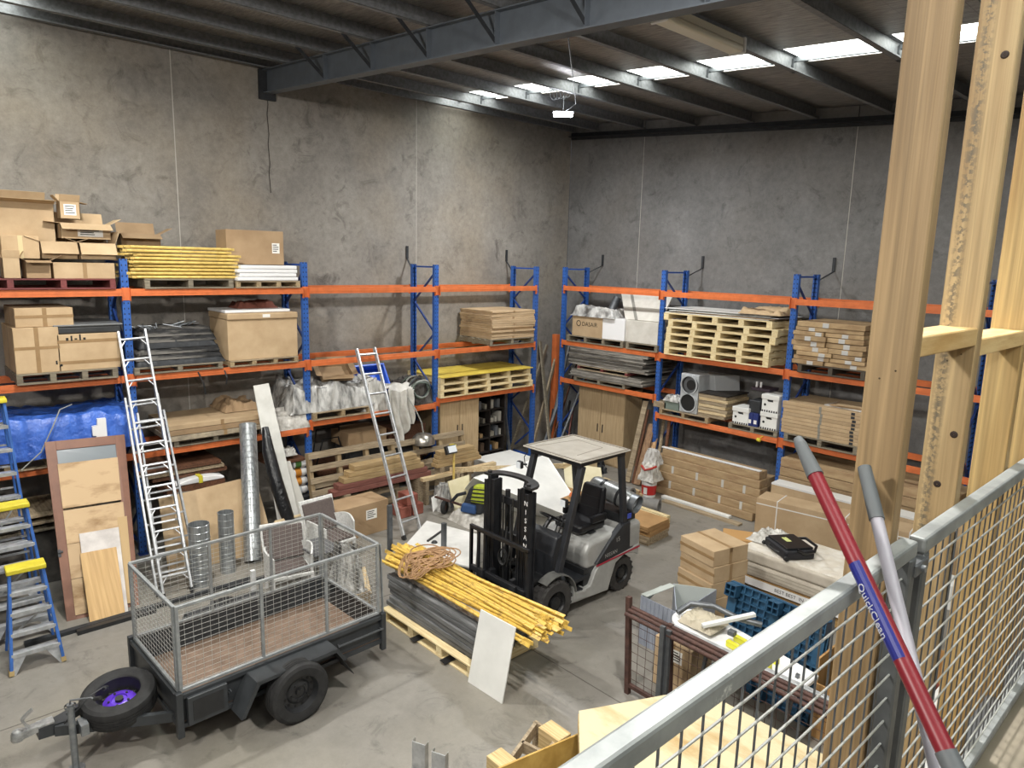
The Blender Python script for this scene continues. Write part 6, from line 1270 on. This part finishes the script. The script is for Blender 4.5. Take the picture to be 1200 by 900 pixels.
# ================= mattresses =================
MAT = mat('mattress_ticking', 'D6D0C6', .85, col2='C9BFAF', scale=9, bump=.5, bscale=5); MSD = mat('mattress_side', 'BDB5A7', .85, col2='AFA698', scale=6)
CR = wood('crate_pine', 'B5935F', '8A6A40', rings=8)
mx0, mx1, my0_, my1_ = 7.45, 9.45, -4.32, -3.35
cr_ = thing('packing_crate', 'rough pine packing crate holding up the two mattresses', 'crate', (8.4, -3.85, 0))
for y in (my0_+.05, my1_-.08): 
    for z_ in (.02, .15): MB().bx(mx0+.05, mx1-.05, y, y+.03, z_, z_+.115).build('side_board', CR, cr_)
for x in (mx0+.05, 8.4, mx1-.1): MB().bx(x, x+.06, my0_+.08, my1_-.08, .0, .27).build('cross_board', CR, cr_)
MB().bx(mx0, mx1, my0_, my1_, .27, .295).build('top_board', CR, cr_)
for i, (z_, h_, lab, dx) in enumerate(((.297, .19, 'lower mattress with a printed band lying on the pine crate', 0), (.49, .17, 'upper quilted mattress with stains under the black case', .0))):
    t = thing('mattress', lab, 'mattress', ((mx0+mx1)/2, -3.85, z_)); 
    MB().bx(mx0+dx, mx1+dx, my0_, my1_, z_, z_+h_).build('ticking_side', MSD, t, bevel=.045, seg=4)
    if i:
        def qf(u, v): x = mx0+.03+u*(mx1-mx0-.06); y = my0_+.03+v*(my1_-my0_-.06); q = abs(math.sin((x+y)*11))*abs(math.sin((x-y)*11)); return V((x, y, z_+h_+.002+.014*q*min(1, 12*min(u, v, 1-u, 1-v))))
        MB().grid(qf, 90, 44, th=.012).build('quilted_top', MAT, t, smooth=70)
    else:
        mb = MB()
        for k in range(3): mb.bx(mx0+.01, mx1-.01, my0_-.006, my0_+.01, z_+.05+.045*k, z_+.056+.045*k)
        mb.build('seam', mat('seam', '9E9688', .8), t)
bn = cr_; MB().bx(mx0+.02, mx1-.05, my0_-.014, my0_-.002, .285-.1, .285).build('printed_band', WPLAS, bn)
text('banner_lettering', 'BEST BEST  IN 15', .065, (8.25, my0_-.015, .235), ((1, 0, 0), (0, 0, 1)), BLACKP, bn)
MB().lathe([(.001, .002), (.06, .002)], (8.95, my0_-.014, .235), (0, -1, 0), n=20).build('round_print', BLACKP, bn)
# black case
bc = thing('laptop_case', 'black soft wheeled case with a small yellow-green label on the mattress', 'case', (8.0, -4.0, .675), -33); K = dict(local=True)
MB().bx(-.27, .27, -.21, .21, .0, .13).build('body', mat('black_nylon', '15151A', .65, col2='1F1F25', scale=20), bc, bevel=.03, seg=3, **K)
MB().bx(-.24, .24, -.18, .20, .13, .155).build('front_pocket', VIN, bc, bevel=.015, seg=2, **K); MB().bx(-.12, .02, -.05, .02, .155, .159).build('label', mat('lime_label', 'C8CE84', .6), bc, **K)
MB().tube([(-.12, -.215, .06), (-.10, -.245, .07), (.10, -.245, .07), (.12, -.215, .06)], .01).build('handle', VIN, bc, **K)
for x in (-.27, .27): MB().lathe([(.001, -.02), (.03, -.02), (.03, .02), (.001, .02)], (x, -.2, .03), (1, 0, 0), n=14).build('wheel', RUB, bc, **K)
MB().tube([(-.2, .22, .1), (-.1, .3, .14), (.15, .3, .13), (.26, .2, .1), (.3, .05, .1), (.27, -.05, .14)], .02).build('shoulder_strap', VIN, bc, smooth=60, **K)
heap('plastic_wrap', 'crumpled clear plastic and paper at the head of the mattresses', 'wrapping', (7.62, -3.75), .68, .45, .6, .07, WFM, seed=91, amp=.06, fr=4, edge=3, crink=.03, n=26)
# flat cartons in front of the boxes
carton('flat new brown carton lying on the small pile near the mattresses', (6.85, -3.15), .22, .55, .42, .11, 28, m=mat('new_carton', 'B98F5A', .7), tape='', centre=True, st=(-.15, .06, .09, .06))
carton('weathered open carton at the bottom of the small pile near the mattresses', (6.88, -3.15), .0, .6, .5, .12, 24, m=CARDD, tape='', centre=True)
carton('crushed carton in the middle of the small pile near the mattresses', (6.86, -3.16), .12, .5, .45, .09, 30, m=CARD, tape='', centre=True)
# stacked boxes
g = 'stack of taped boxes on the floor'; zz = 0
for k in range(5):
    carton(('bottom', 'second', 'middle', 'fourth', 'topmost')[k]+' taped cardboard box in the floor stack beside the mattresses', (7.60+rnd.uniform(-.015, .015), -5.22+rnd.uniform(-.015, .015)), zz, .58, .58, .205, -14+rnd.uniform(-2, 2), m=CARD, tape='s' if k < 4 else 'ts', centre=True, grp=g); zz += .208
# ================= blue plastic pallets standing on edge =================
BP = mat('blue_plastic_pallet', '2F5673', .45, col2='264A66', scale=6)
W_, H_ = 1.1, 1.05; TL = Z(858, 682, 1.02); bp = thing('plastic_pallet', 'dark blue plastic grid pallet standing on edge', 'pallet', (TL.x+W_/2, TL.y-.2, 0)); bp.rotation_euler = (RD(79), 0, RD(-2)); K = dict(local=True)
# local: x width, y up the face, z depth toward viewer
mb = MB(); n = 13
for i in range(n+1): x = -W_/2+W_*i/n; mb.bx(x-.006, x+.006, 0, H_, 0, .045)
for j in range(n+1): y = H_*j/n; mb.bx(-W_/2, W_/2, y-.006, y+.006, 0, .045)
mb.bx(-W_/2, W_/2, 0, H_, -.006, .0); mb.build('grid_deck', BP, bp, **K)
for x in (-W_/2+.06, 0, W_/2-.06):
    for y in (.07, H_/2, H_-.07):
        mb = MB(); a = .065
        mb.bx(x-a, x-a+.008, y-a, y+a, .04, .15); mb.bx(x+a-.008, x+a, y-a, y+a, .04, .15); mb.bx(x-a, x+a, y-a, y-a+.008, .04, .15); mb.bx(x-a, x+a, y+a-.008, y+a, .04, .15); mb.bx(x-.004, x+.004, y-a, y+a, .04, .15); mb.bx(x-a, x+a, y-.004, y+.004, .04, .15)
        mb.bx(x-a, x+a, y-a, y+a, .04, .05); mb.build('foot_block', BP, bp, **K)
for x in (-W_/2+.06, 0, W_/2-.06): MB().bx(x-.05, x+.05, .02, H_-.02, .045, .075).build('runner', BP, bp, **K)
# ================= folded grey metal chute =================
GM = mat('grey_ribbed_metal', '9BA1AD', .4, .15, col2='8D93A0', scale=5); 
gm = thing('metal_cabinet_shell', 'blue-grey folded sheet metal shell standing open on the floor', 'metal shell', (7.6, -6.1, 0))
A_, B2, C2, D2, E2 = V((7.40, -6.42, 0)), V((7.93, -6.44, 0)), V((7.89, -5.60, 0)), V((7.47, -5.87, 0)), V((7.40, -6.02, 0)); H2 = V((0, 0, .60)); GG = mat('grey_green_metal', 'B4BAB6', .45)
for nm, p, q, mm in (('ribbed_side', A_, B2, GM), ('plain_side', B2, C2, GM), ('back_side', C2, D2, GG)):
    d = (q-p).normalized(); nrm = d.cross(V((0, 0, 1)))*.008; o_ = MB().prism([p, q, q+H2, p+H2], nrm).build(nm, mm, gm)
    if nm == 'ribbed_side':
        for i in range(9): r_ = p.lerp(q, (i+.5)/9); MB().bar(r_+nrm*1.2, r_+H2+nrm*1.2, .012, .012, (1, 0, 0)).build('rib', GM, o_)
MB().prism([D2, D2.lerp(B2, .7), D2.lerp(B2, .7)+H2*.80, D2+H2], (.008, .003, 0)).build('divider', GM, gm)
MB().prism([A_+H2, E2+H2, A_+H2*.7], (.008, 0, 0)).build('corner_flange', GG, gm)
MB().bar(A_+H2*.99+V((.02, .03, 0)), D2+H2*.99+V((0, -.02, 0)), .09, .006).build('top_strip', GG, gm)
# ================= rusty mesh frame and goods behind =================
RU = mat('rusty_steel', '5A4038', .7, .2, col2='43302B', scale=14, bump=.3)
rf_ = thing('rusty_mesh_frame', 'rust-brown steel stillage frame with wire mesh near the railing', 'stillage', (9, -7.3, 0))
p0_ = V((7.94, -7.31, 0)); dirr = V((1, -.02, 0)).normalized()
for f, h_ in ((0, 1.06), (.52, .98), (2.3, .95)): MB().bar(p0_+dirr*f, p0_+dirr*f+V((-.05, 0, h_)), .05, .05, (1, 0, 0)).build('post', RU, rf_)
for z_, y_ in ((.96, -.0), (.95, -.055), (.93, -.11)): MB().cyl(p0_+V((0, y_, z_)), p0_+dirr*2.35+V((0, y_, z_-.02)), .022, n=10).build('top_tube', RU, rf_, smooth=40)
MB().bar(p0_+V((0, 0, .1)), p0_+dirr*2.35+V((0, 0, .1)), .04, .04).build('bottom_rail', RU, rf_)
mb = MB()
for i in range(1, 24): mb.cyl(p0_+dirr*i*.1+V((0, 0, .1)), p0_+dirr*i*.1+V((0, 0, .9)), .0028, n=5, cap=False)
for j in range(1, 9): mb.cyl(p0_+V((0, 0, .1+.1*j-.02)), p0_+dirr*2.35+V((0, 0, .1+.1*j-.02)), .0028, n=5, cap=False)
mb.build('wire_mesh', RU, rf_)
for i, (x, y, h_) in enumerate(((Z(777, 736, 1.02).x, Z(777, 736, 1.02).y, 1.02), (Z(784, 741, .98).x, Z(784, 741, .98).y, .98))): tag(MB().bar((x, y, 0), (x-.02, y+.03, h_), .035, .05, (1, 0, 0)).build('grey_post', STEEL), ('left', 'right')[i]+' weathered grey post standing behind the rusty mesh', 'post')
tag(MB().bx(8.3, 10.2, -7.20, -7.145, .83, .89).build('aluminium_rail', ALU, bevel=.003), 'long aluminium rail lying along the back of the rusty frame', 'rail')
carton('cardboard box with a white label behind the rusty wire mesh', (8.22, -6.95), 0, .45, .4, .55, 0, m=CARD, tape='f', st=(.05, .42, .13, .14))
ib = thing('ironing_board', 'white padded board with yellow stripes lying behind the rusty frame', 'board', (8.9, -6.990, .8))
pts2 = []; 
for i in range(25):
    a = -PI/2+PI*i/24; pts2.append((8.45-.22*math.cos(a)+0, -6.910+.24*math.sin(a)))
out_ = [(8.45+.0-.25*math.cos(a), -6.910-.24*math.sin(a)) for a in [(-PI/2+PI*i/16) for i in range(17)]]+[(9.6, -7.190), (9.6, -6.650)]
out_ = [(x, y, .84) for x, y in out_[:17]]+[(9.6, -7.150, .70), (9.6, -6.670, .70)]
MB().prism(out_, (0, 0, .05)).build('padded_top', WPLAS, ib, bevel=.01)
for y in (-7.010, -6.870): MB().hexa([(8.85, y-.025, .843), (9.3, y-.025, .79), (9.3, y+.025, .79), (8.85, y+.025, .843), (8.85, y-.025, .896), (9.3, y-.025, .842), (9.3, y+.025, .842), (8.85, y+.025, .896)]).build('yellow_stripe', mat('lime_yellow', 'D6D23C', .5), ib)
for x in (8.5, 9.4): MB().bar((x, -6.890, 0), (x+.1, -6.890, .8), .03, .03).build('leg', STEEL, ib)
tag(MB().tube([(8.3, -7.040, .96), (8.35, -6.890, 1.03), (8.55, -6.790, 1.05), (8.8, -6.740, 1.0), (9.0, -6.640, .98)], .03, n=8).build('grey_hose', STEEL, smooth=60), 'grey flexible hose arched over the white padded board', 'hose')
heap('beige_cover', 'beige fabric cover lying at the rounded end of the white board', 'fabric', (8.52, -6.910), .895, .38, .34, .07, mat('beige_fabric', 'B5AC98', .85), seed=95, amp=.03, crink=.02, n=24)
tag(MB().bar((8.62, -7.090, .97), (8.92, -6.640, 1.06), .05, .035).build('white_bracket', WHITE, bevel=.003), 'white metal bracket lying across the padded board', 'bracket')
tag(MB().bx(8.83, 8.90, -6.990, -6.930, .93, .98).build('clamp_block', STEEL, bevel=.004), 'small grey clamp on the padded board beside the yellow stripes', 'clamp')
# crate of clothing etc. at right of blue pallets
pk = thing('plywood_crate', 'open plywood crate holding a camouflage bag right of the blue pallets', 'crate', (10.0, -6.0, 0)); 
for nm, a in (('side', (9.50, 10.5, -5.52, -5.5)), ('side', (9.50, 10.5, -6.5, -6.48)), ('end', (9.50, 9.52, -6.48, -5.52)), ('end', (10.48, 10.5, -6.48, -5.52))): MB().bx(a[0], a[1], a[2], a[3], 0, .80 if nm == 'end' else (.85 if a[2] > -6 else .55)).build(nm, wood('crate_ply', 'B58D5C', '97703F', axis=2, rings=10), pk)
MB().bx(9.52, 10.48, -6.48, -5.52, 0, .3).build('base', GPINE, pk)
heap('camouflage_bag', 'green and khaki bag stuffed in the plywood crate', 'bag', (9.9, -6.1), .3, .7, .6, .4, mat('camo', '77784E', .8, col2='3F4038', scale=9, lo=.45, hi=.55), seed=97, amp=.1, fr=2, edge=2.5, crink=.04, n=30)
heap('red_bag', 'dull red fabric beside the khaki bag in the crate', 'fabric', (10.2, -5.8), .3, .35, .4, .35, mat('dull_red2', '8A4A40', .8), seed=98, amp=.1, fr=2, edge=2.5, crink=.03, n=24)
# ================= ply topped crate below the railing =================
OSB = mat('ply_top', 'CFC19D', .65, col2='AD8E5A', scale=1.6, lo=.28, hi=.5, detail=10, stretch=(1, 2.4, 1), bump=.2)
tb = thing('ply_topped_crate', 'pale plywood sheet on timber bearers under the railing', 'crate', (9.4, -8.4, 0))
P_ = [V((8.58, -8.82, 0)), V((9.05, -7.80, 0)), V((10.55, -7.80, 0)), V((10.55, -9.3, 0)), V((9.3, -9.6, 0))]
MB().prism([p+V((0, 0, .80)) for p in P_][::-1], (0, 0, .018)).build('ply_sheet', OSB, tb)
LVL = wood('laminated_bearer', 'D4BC8C', 'A98D5C', axis=0, rings=30, scale=2)
for i, (a, b) in enumerate((((8.615, -8.80), (9.33, -9.56)), ((9.08, -7.92), (10.5, -7.92)), ((8.95, -8.2), (10.4, -9.1)))): MB().bar((a[0], a[1], .74), (b[0], b[1], .74), .09, .115).build('bearer', LVL, tb)
for x, y in ((8.95, -9.05), (9.3, -8.0), (10.4, -8.0), (10.3, -9.1)): MB().bx(x-.045, x+.045, y-.045, y+.045, 0, .69).build('leg', PINE, tb)
# yellowish formply leaning, crates, aluminium channels at the bottom edge
FY = mat('form_ply', 'C9A55A', .6, col2='A9853F', scale=4, lo=.35, hi=.6, detail=8)
leanboard('form_ply_sheet', 'yellowish form ply sheet on edge in front of the ply topped crate', 'sheet', (8.50, -9.62, .0), (8.62, -8.85, .0), (8.46, -9.62, .62), (8.60, -8.82, .62), .018, FY)
ck = thing('timber_crate', 'weathered timber crate with pale packing, cut off by the bottom edge', 'crate', (8.0, -9.0, 0)); 
q0, q1, q2, q3 = Z(590, 905, .35), Z(628, 852, .35), Z(655, 865, .35), Z(620, 920, .35)
for p, q in ((q0, q1), (q1, q2), (q2, q3), (q3, q0), (q0.lerp(q1, .55), q3.lerp(q2, .55))):
    MB().bar(p, q, .03, .1).build('side_board', GPINE, ck); MB().bar(p-V((0, 0, .22)), q-V((0, 0, .22)), .03, .1).build('lower_board', GPINE, ck)
for p in (q0, q1, q2, q3): MB().bar((p.x, p.y, 0), (p.x, p.y, .4), .04, .04).build('post', GPINE, ck)
for i, (px_, py) in enumerate(((650, 858), (590, 892))):
    p = Z(px_, py, .42); tag(MB().bx(p.x-.12, p.x+.12, p.y-.08, p.y+.08, .0, .44).build('pine_block', LVL, bevel=.003), ('upper', 'lower')[i]+' pale pine block stack standing by the timber crate', 'block')
for i, (pa, pb, lab) in enumerate(((483, 868, 'left aluminium channel section standing at the bottom edge'), (506, 880, 'right aluminium channel section standing at the bottom edge'))):
    p = Z(pa, pb, 1.0); t = thing('aluminium_channel', lab, 'metal section', (p.x, p.y, 0)); dd = V((.09, .04, 0)); n_ = V((-.04, .09, 0))
    for a, b in ((p, p+dd*1.1), (p, p+n_*.5), (p+dd*1.1, p+dd*1.1+n_*.5)): MB().prism([(a.x, a.y, 0), (b.x, b.y, 0), (b.x, b.y, 1.0), (a.x, a.y, 1.0)], V((.003, -.004, 0))).build('flange', ALU, t)
# ================= goods behind the forklift =================
SL = mat('white_sheeting', 'DDDCD8', .5, col2='C9C8C4', scale=3)
ct2 = thing('panel_trolley', 'white panel laid on a low trolley with steel stanchions left of the forklift', 'trolley', (4.1, -6.9, 0))
a, b, c3, d3 = V((2.85, -6.6, 0)), V((3.35, -7.35, 0)), V((5.05, -6.9, 0)), V((4.2, -6.0, 0))
a, b, c3, d3 = [Z(*q, .2) for q in ((500, 612), (470, 646), (557, 668), (560, 628))]
MB().prism([a, d3, c3, b][::-1] if False else [b, c3, d3, a], (0, 0, .03)).build('white_panel', SL, ct2, bevel=.004)
MB().prism([b.lerp(a, .1)-V((0, 0, .13)), c3.lerp(d3, .1)-V((0, 0, .13)), d3.lerp(c3, .1)-V((0, 0, .13)), a.lerp(b, .1)-V((0, 0, .13))], (0, 0, .12)).build('platform', GSH, ct2)
for pp_, top in (((457, 650), 592), ((520, 655), 613)):
    p = Z(*pp_, .06); tz = X(pp_[0], top, p.x).z; MB().bar((p.x, p.y, 0.0), (p.x, p.y, tz), .06, .06).build('stanchion', STEEL, ct2)
tag(MB().bar(Z(501, 634, .245), Z(518, 622, .245), .03, .02).build('hand_tool', BLK), 'thin black tool lying on the white trolley panel', 'tool'); tag(MB().lathe([(.001, 0), (.05, .002), (.03, .03), (.001, .035)], Z(509, 636, .232), n=12).build('dark_scrap', BLK), 'small dark scrap on the white trolley panel', 'scrap')
# hand truck
hk = thing('hand_truck', 'rusty hand truck lying with its wheel near the boards', 'hand truck', (3.0, -5.3, 0)); w0 = Z(521, 594, .12)
MB().lathe([(.06, -.03), (.11, -.035), (.125, -.02), (.125, .02), (.11, .035), (.06, .03)], w0, (1, .6, 0), n=24).build('wheel', RUB, hk, smooth=40); MB().lathe([(.001, -.02), (.06, -.02), (.06, .02), (.001, .02)], w0, (1, .6, 0), n=16).build('hub', RU, hk)
for dz in (.0, .14): MB().bar(Z(510, 582, .3-dz), Z(548, 594, .3-dz), .04, .03).build('frame_bar', RU, hk)
# backpack
bb = Z(556, 611, 0); bpk = thing('backpack', 'black backpack with a lime webbed front and blue pocket', 'backpack', (bb.x, bb.y, .18), 20)
LIME = mat('lime_fabric', 'A9B52E', .75, col2='8F9A26', scale=20); BN = mat('black_fabric', '191B1F', .75, col2='22252A', scale=14)
K = dict(local=True)
MB().hexa([(-.22, -.15, .0), (.2, -.15, .0), (.2, .15, .0), (-.22, .15, .0), (-.12, .0, .42), (.26, .0, .46), (.26, .2, .46), (-.12, .2, .42)]).build('main_bag', BN, bpk, bevel=.06, seg=4, **K)
MB().hexa([(-.02, -.14, .2), (.25, -.12, .2), (.25, .0, .2), (-.02, .0, .2), (-.0, -.06, .48), (.3, -.02, .5), (.3, .1, .5), (.0, .1, .48)]).build('lime_panel', LIME, bpk, bevel=.03, seg=3, **K)
for k in range(4): MB().bar((-.03, -.15+.022*k, .24+.06*k), (.28, -.13+.025*k, .26+.06*k), .012, .018).build('webbing', BN, bpk, **K)
MB().hexa([(-.18, -.20, .02), (.12, -.20, .02), (.12, -.12, .02), (-.18, -.12, .02), (-.16, -.18, .17), (.1, -.18, .17), (.1, -.1, .17), (-.16, -.1, .17)]).build('blue_pocket', mat('blue_pocket', '2C4A78', .6), bpk, bevel=.03, seg=3, **K)
MB().tube([(-.18, .0, .3), (-.32, -.05, .25), (-.42, -.08, .12), (-.38, -.1, .02)], .03, n=8).build('shoulder_strap', BN, bpk, smooth=60, **K)
heap('dust_cover', 'pale grey cover bundle under the black backpack', 'cover', (bb.x, bb.y), 0.0, .75, .6, .18, WFM, seed=101, amp=.06, fr=2, edge=4, crink=.03, n=28)
# leaning sheets and boards
leanboard('cream_sheet', 'cream-coloured sheet leaning left of the forklift mast', 'sheet', Z(535, 606, 0), Z(552, 600, 0), Z(525, 564, .55), Z(550, 556, .62), .02, mat('cream_board', 'CFC6A6', .55, col2='C0B692', scale=3))
leanboard('white_sheet', 'white sheet offcut beside the hand truck', 'sheet', onf(508, 600), onf(527, 588), Z(506, 583, .25), Z(526, 572, .35), .015, WHITE)
leanboard('large_white_sheet', 'large white sheet leaning behind the forklift mast', 'sheet', (2.1, -5.05, 0), (4.55, -4.0, 0), Z(555, 560, .75), Z(640, 533, .75), .02, WHITE)
lsb = Z(668, 575, 0)
leanboard('cream_sheet', 'cream sheet showing behind the forklift overhead guard', 'sheet', (3.6, -3.6, 0), (4.3, -3.3, 0), (3.0, -3.1, .6), (3.7, -2.8, .6), .02, mat('cream_board', 'CFC6A6', .55))
for i, (x, y) in enumerate(((2.12, -4.95), (3.4, -2.85))): tag(MB().bx(x-.14, x-.06, y-.04, y+.04, 0, .50).build('timber_post', GPINE), ('near', 'far')[i]+' short post under the long pine board behind the forklift', 'post')
tag(MB().bar((1.93, -5.05, .55), (3.43, -2.6, .56), .05, .09).build('long_pine_board', PINEY), 'long pine board on edge behind the large white sheet', 'timber')
wf = thing('white_flat_box', 'low white flat-topped carton on the floor beside the cube shelves', 'box', (1.7, -3.4, 0)); MB().bx(1.3, 2.15, -3.95, -2.95, 0, .42).build('body', mat('grey_white_side', 'BDBDBB', .5), wf, bevel=.006); MB().bx(1.29, 2.16, -3.96, -2.94, .42, .45).build('top', WHITE, wf, bevel=.006)
# work light on a yellow stand
wl = thing('work_light', 'portable work light on a yellow stand in front of the oak wardrobe', 'work light', (2.10, -4.55, 0)); hd = X(528, 527, 2.10)
MB().cyl((2.10, hd.y+.08, 0), (2.10, hd.y+.08, hd.z-.02), .022, n=10).build('pole', YEL, wl, smooth=40)
h = MB().box(hd, (.10, .22, .16), (0, -25, 0)).build('lamp_head', BLK, wl, bevel=.01); MB().box(hd+V((.056, 0, .026)), (.006, .18, .12), (0, -25, 0)).build('lens', LENS, h); MB().box(hd+V((-.07, .10, .0)), (.1, .14, .14)).build('yellow_housing', YC, wl, bevel=.02)
for a in (0, 2.1, 4.2): MB().bar((2.10, hd.y+.08, .25), (2.10+.2*math.cos(a), hd.y+.08+.2*math.sin(a), .01), .02, .02).build('leg', YEL, wl)
# boards stacked behind forklift
for k in range(7):
    tag(MB().box((4.55, -3.75, .02+.045*k), (2.3, .62, .04), (0, 0, 4+rnd.uniform(-2, 2))).build('stacked_board', mat('mdf', 'B58E5E', .65, col2='A37D50', scale=3, rand=.15) if k > 2 else GPINE), 'flat brown board in the low stack behind the forklift', 'board', 'boards stacked behind the forklift')
tag(MB().bx(3.6, 5.6, -4.30, -4.18, 0, .12).build('grey_channel', STEEL), 'grey steel channel in front of the brown boards behind the forklift', 'channel')
tag(MB().lathe([(.001, 0), (.07, 0), (.05, .05), (.001, .06)], (4.0, -3.9, .36), n=14).build('orange_disc', ORANGE, smooth=50), 'small orange disc lying on the boards behind the forklift', 'disc')
# pipe rolls, pallet, timber bundle
for i, (p, q, r_, lab) in enumerate((((3.9, -2.95, .13), (4.95, -2.62, .13), .13, 'grey carpet-like roll lying on the floor behind the forklift'), ((4.1, -2.3, .1), (3.5, -2.25, .1), .10, 'shorter grey roll behind the longer one'))):
    t = thing('grey_roll', lab, 'roll', p); d = (V(q)-V(p)); Lh = d.length; MB().lathe([(r_*.55, 0), (r_, 0), (r_, Lh), (r_*.55, Lh), (r_*.55, Lh-.3)], p, d, n=24).build('roll', mat('grey_felt', '7F7D7A', .85, col2='6F6D6A', scale=9), t, smooth=40)
for k in range(7): tag(MB().bar((3.1+rnd.uniform(-.1, .1), -2.12+.07*(k % 4), .03+.05*(k//4)), (4.1+rnd.uniform(-.1, .1), -2.22+.07*(k % 4), .03+.05*(k//4)), .055, .04).build('timber_length', PINE), 'short pinkish timber length in the bundle by the bucket', 'timber', 'timber bundle by the bucket')
t = make_pallet(.7, .8, 3, PINE2, 'small pine pallet end showing behind the forklift counterweight', my=PINE2Y); put(t, 5.0, -3.25, 0, 0)
COLP = Z(1106, 622, 2.95)
tag(MB().bx(COLP.x-.05, COLP.x+.05, COLP.y-.06, COLP.y+.06, 0, 2.95).build('steel_column', mat('dark_column', '3B3835', .6)), 'dark steel column standing behind the timber studs', 'column')
WRP = mat('white_wrapped', 'D9D8D4', .4, col2='BDBCB8', scale=7, bump=.5, bscale=10)
t = thing('wrapped_stack', 'white-wrapped panel stack on the floor beyond the right railing', 'panels', (10.85, -7.4, 0)); MB().bx(10.55, 11.3, -8.2, -4.2, 0, 1.15).build('stack', WRP, t, bevel=.03, seg=2)
# ================= camera and light =================
cd = bpy.data.cameras.new('camera'); co = bpy.data.objects.new('camera', cd); COL.objects.link(co)
cd.sensor_width = 36; cd.lens = FPX/1200*36; cd.clip_start = .05; cd.clip_end = 100
M = Matrix((_r, _u, -_f)).transposed().to_4x4(); M.translation = CAM; co.matrix_world = M; SC.camera = co
def light(name, typ, loc, energy, size=.3, tgt=None, col=(1, 1, 1), spot=None):
    l = bpy.data.lights.new(name, typ); l.energy = energy; l.color = col
    if typ == 'AREA': l.size = size
    elif typ in ('POINT', 'SPOT'): l.shadow_soft_size = size
    if spot: l.spot_size = RD(spot); l.spot_blend = .6
    o = bpy.data.objects.new(name, l); COL.objects.link(o); o.location = loc
    if tgt is not None: o.rotation_euler = (V(tgt)-V(loc)).to_track_quat('-Z', 'Y').to_euler()
    return o
light('lamp_light', 'AREA', lp+V((0, 0, -.06)), 210, .22, tgt=lp+V((.1, -.4, -5)), col=(.97, .98, 1))
light('unseen_overhead_light', 'AREA', (4.1, -10.5, 6.9), 270, .22, tgt=(4.0, -10.6, 0), col=(1, .97, .92))
light('unseen_overhead_light', 'AREA', (9.9, -9.3, 6.45), 300, .25, tgt=(8.6, -8.6, 0), col=(1, .97, .93))
light('unseen_overhead_light', 'AREA', (9.3, -15.6, 6.4), 330, .4, tgt=(4.5, -7.5, 1.5), col=(1, .95, .88))  # unseen fill added behind the camera to brighten faces turned this way
light('unseen_overhead_light', 'AREA', (13.4, -14.6, 6.0), 60, .3, tgt=(11.4, -10.0, 3.5), col=(1, .97, .92))  # weak unseen fill added for the studs and railing
W = bpy.data.worlds.new('World'); SC.world = W; W.use_nodes = True
W.node_tree.nodes['Background'].inputs[0].default_value = (.85, .9, 1, 1); W.node_tree.nodes['Background'].inputs[1].default_value = .07
vs = SC.view_settings; vs.view_transform = 'Standard'; vs.look = 'None'; vs.gamma = 1; vs.exposure = 0; vs.use_curve_mapping = False
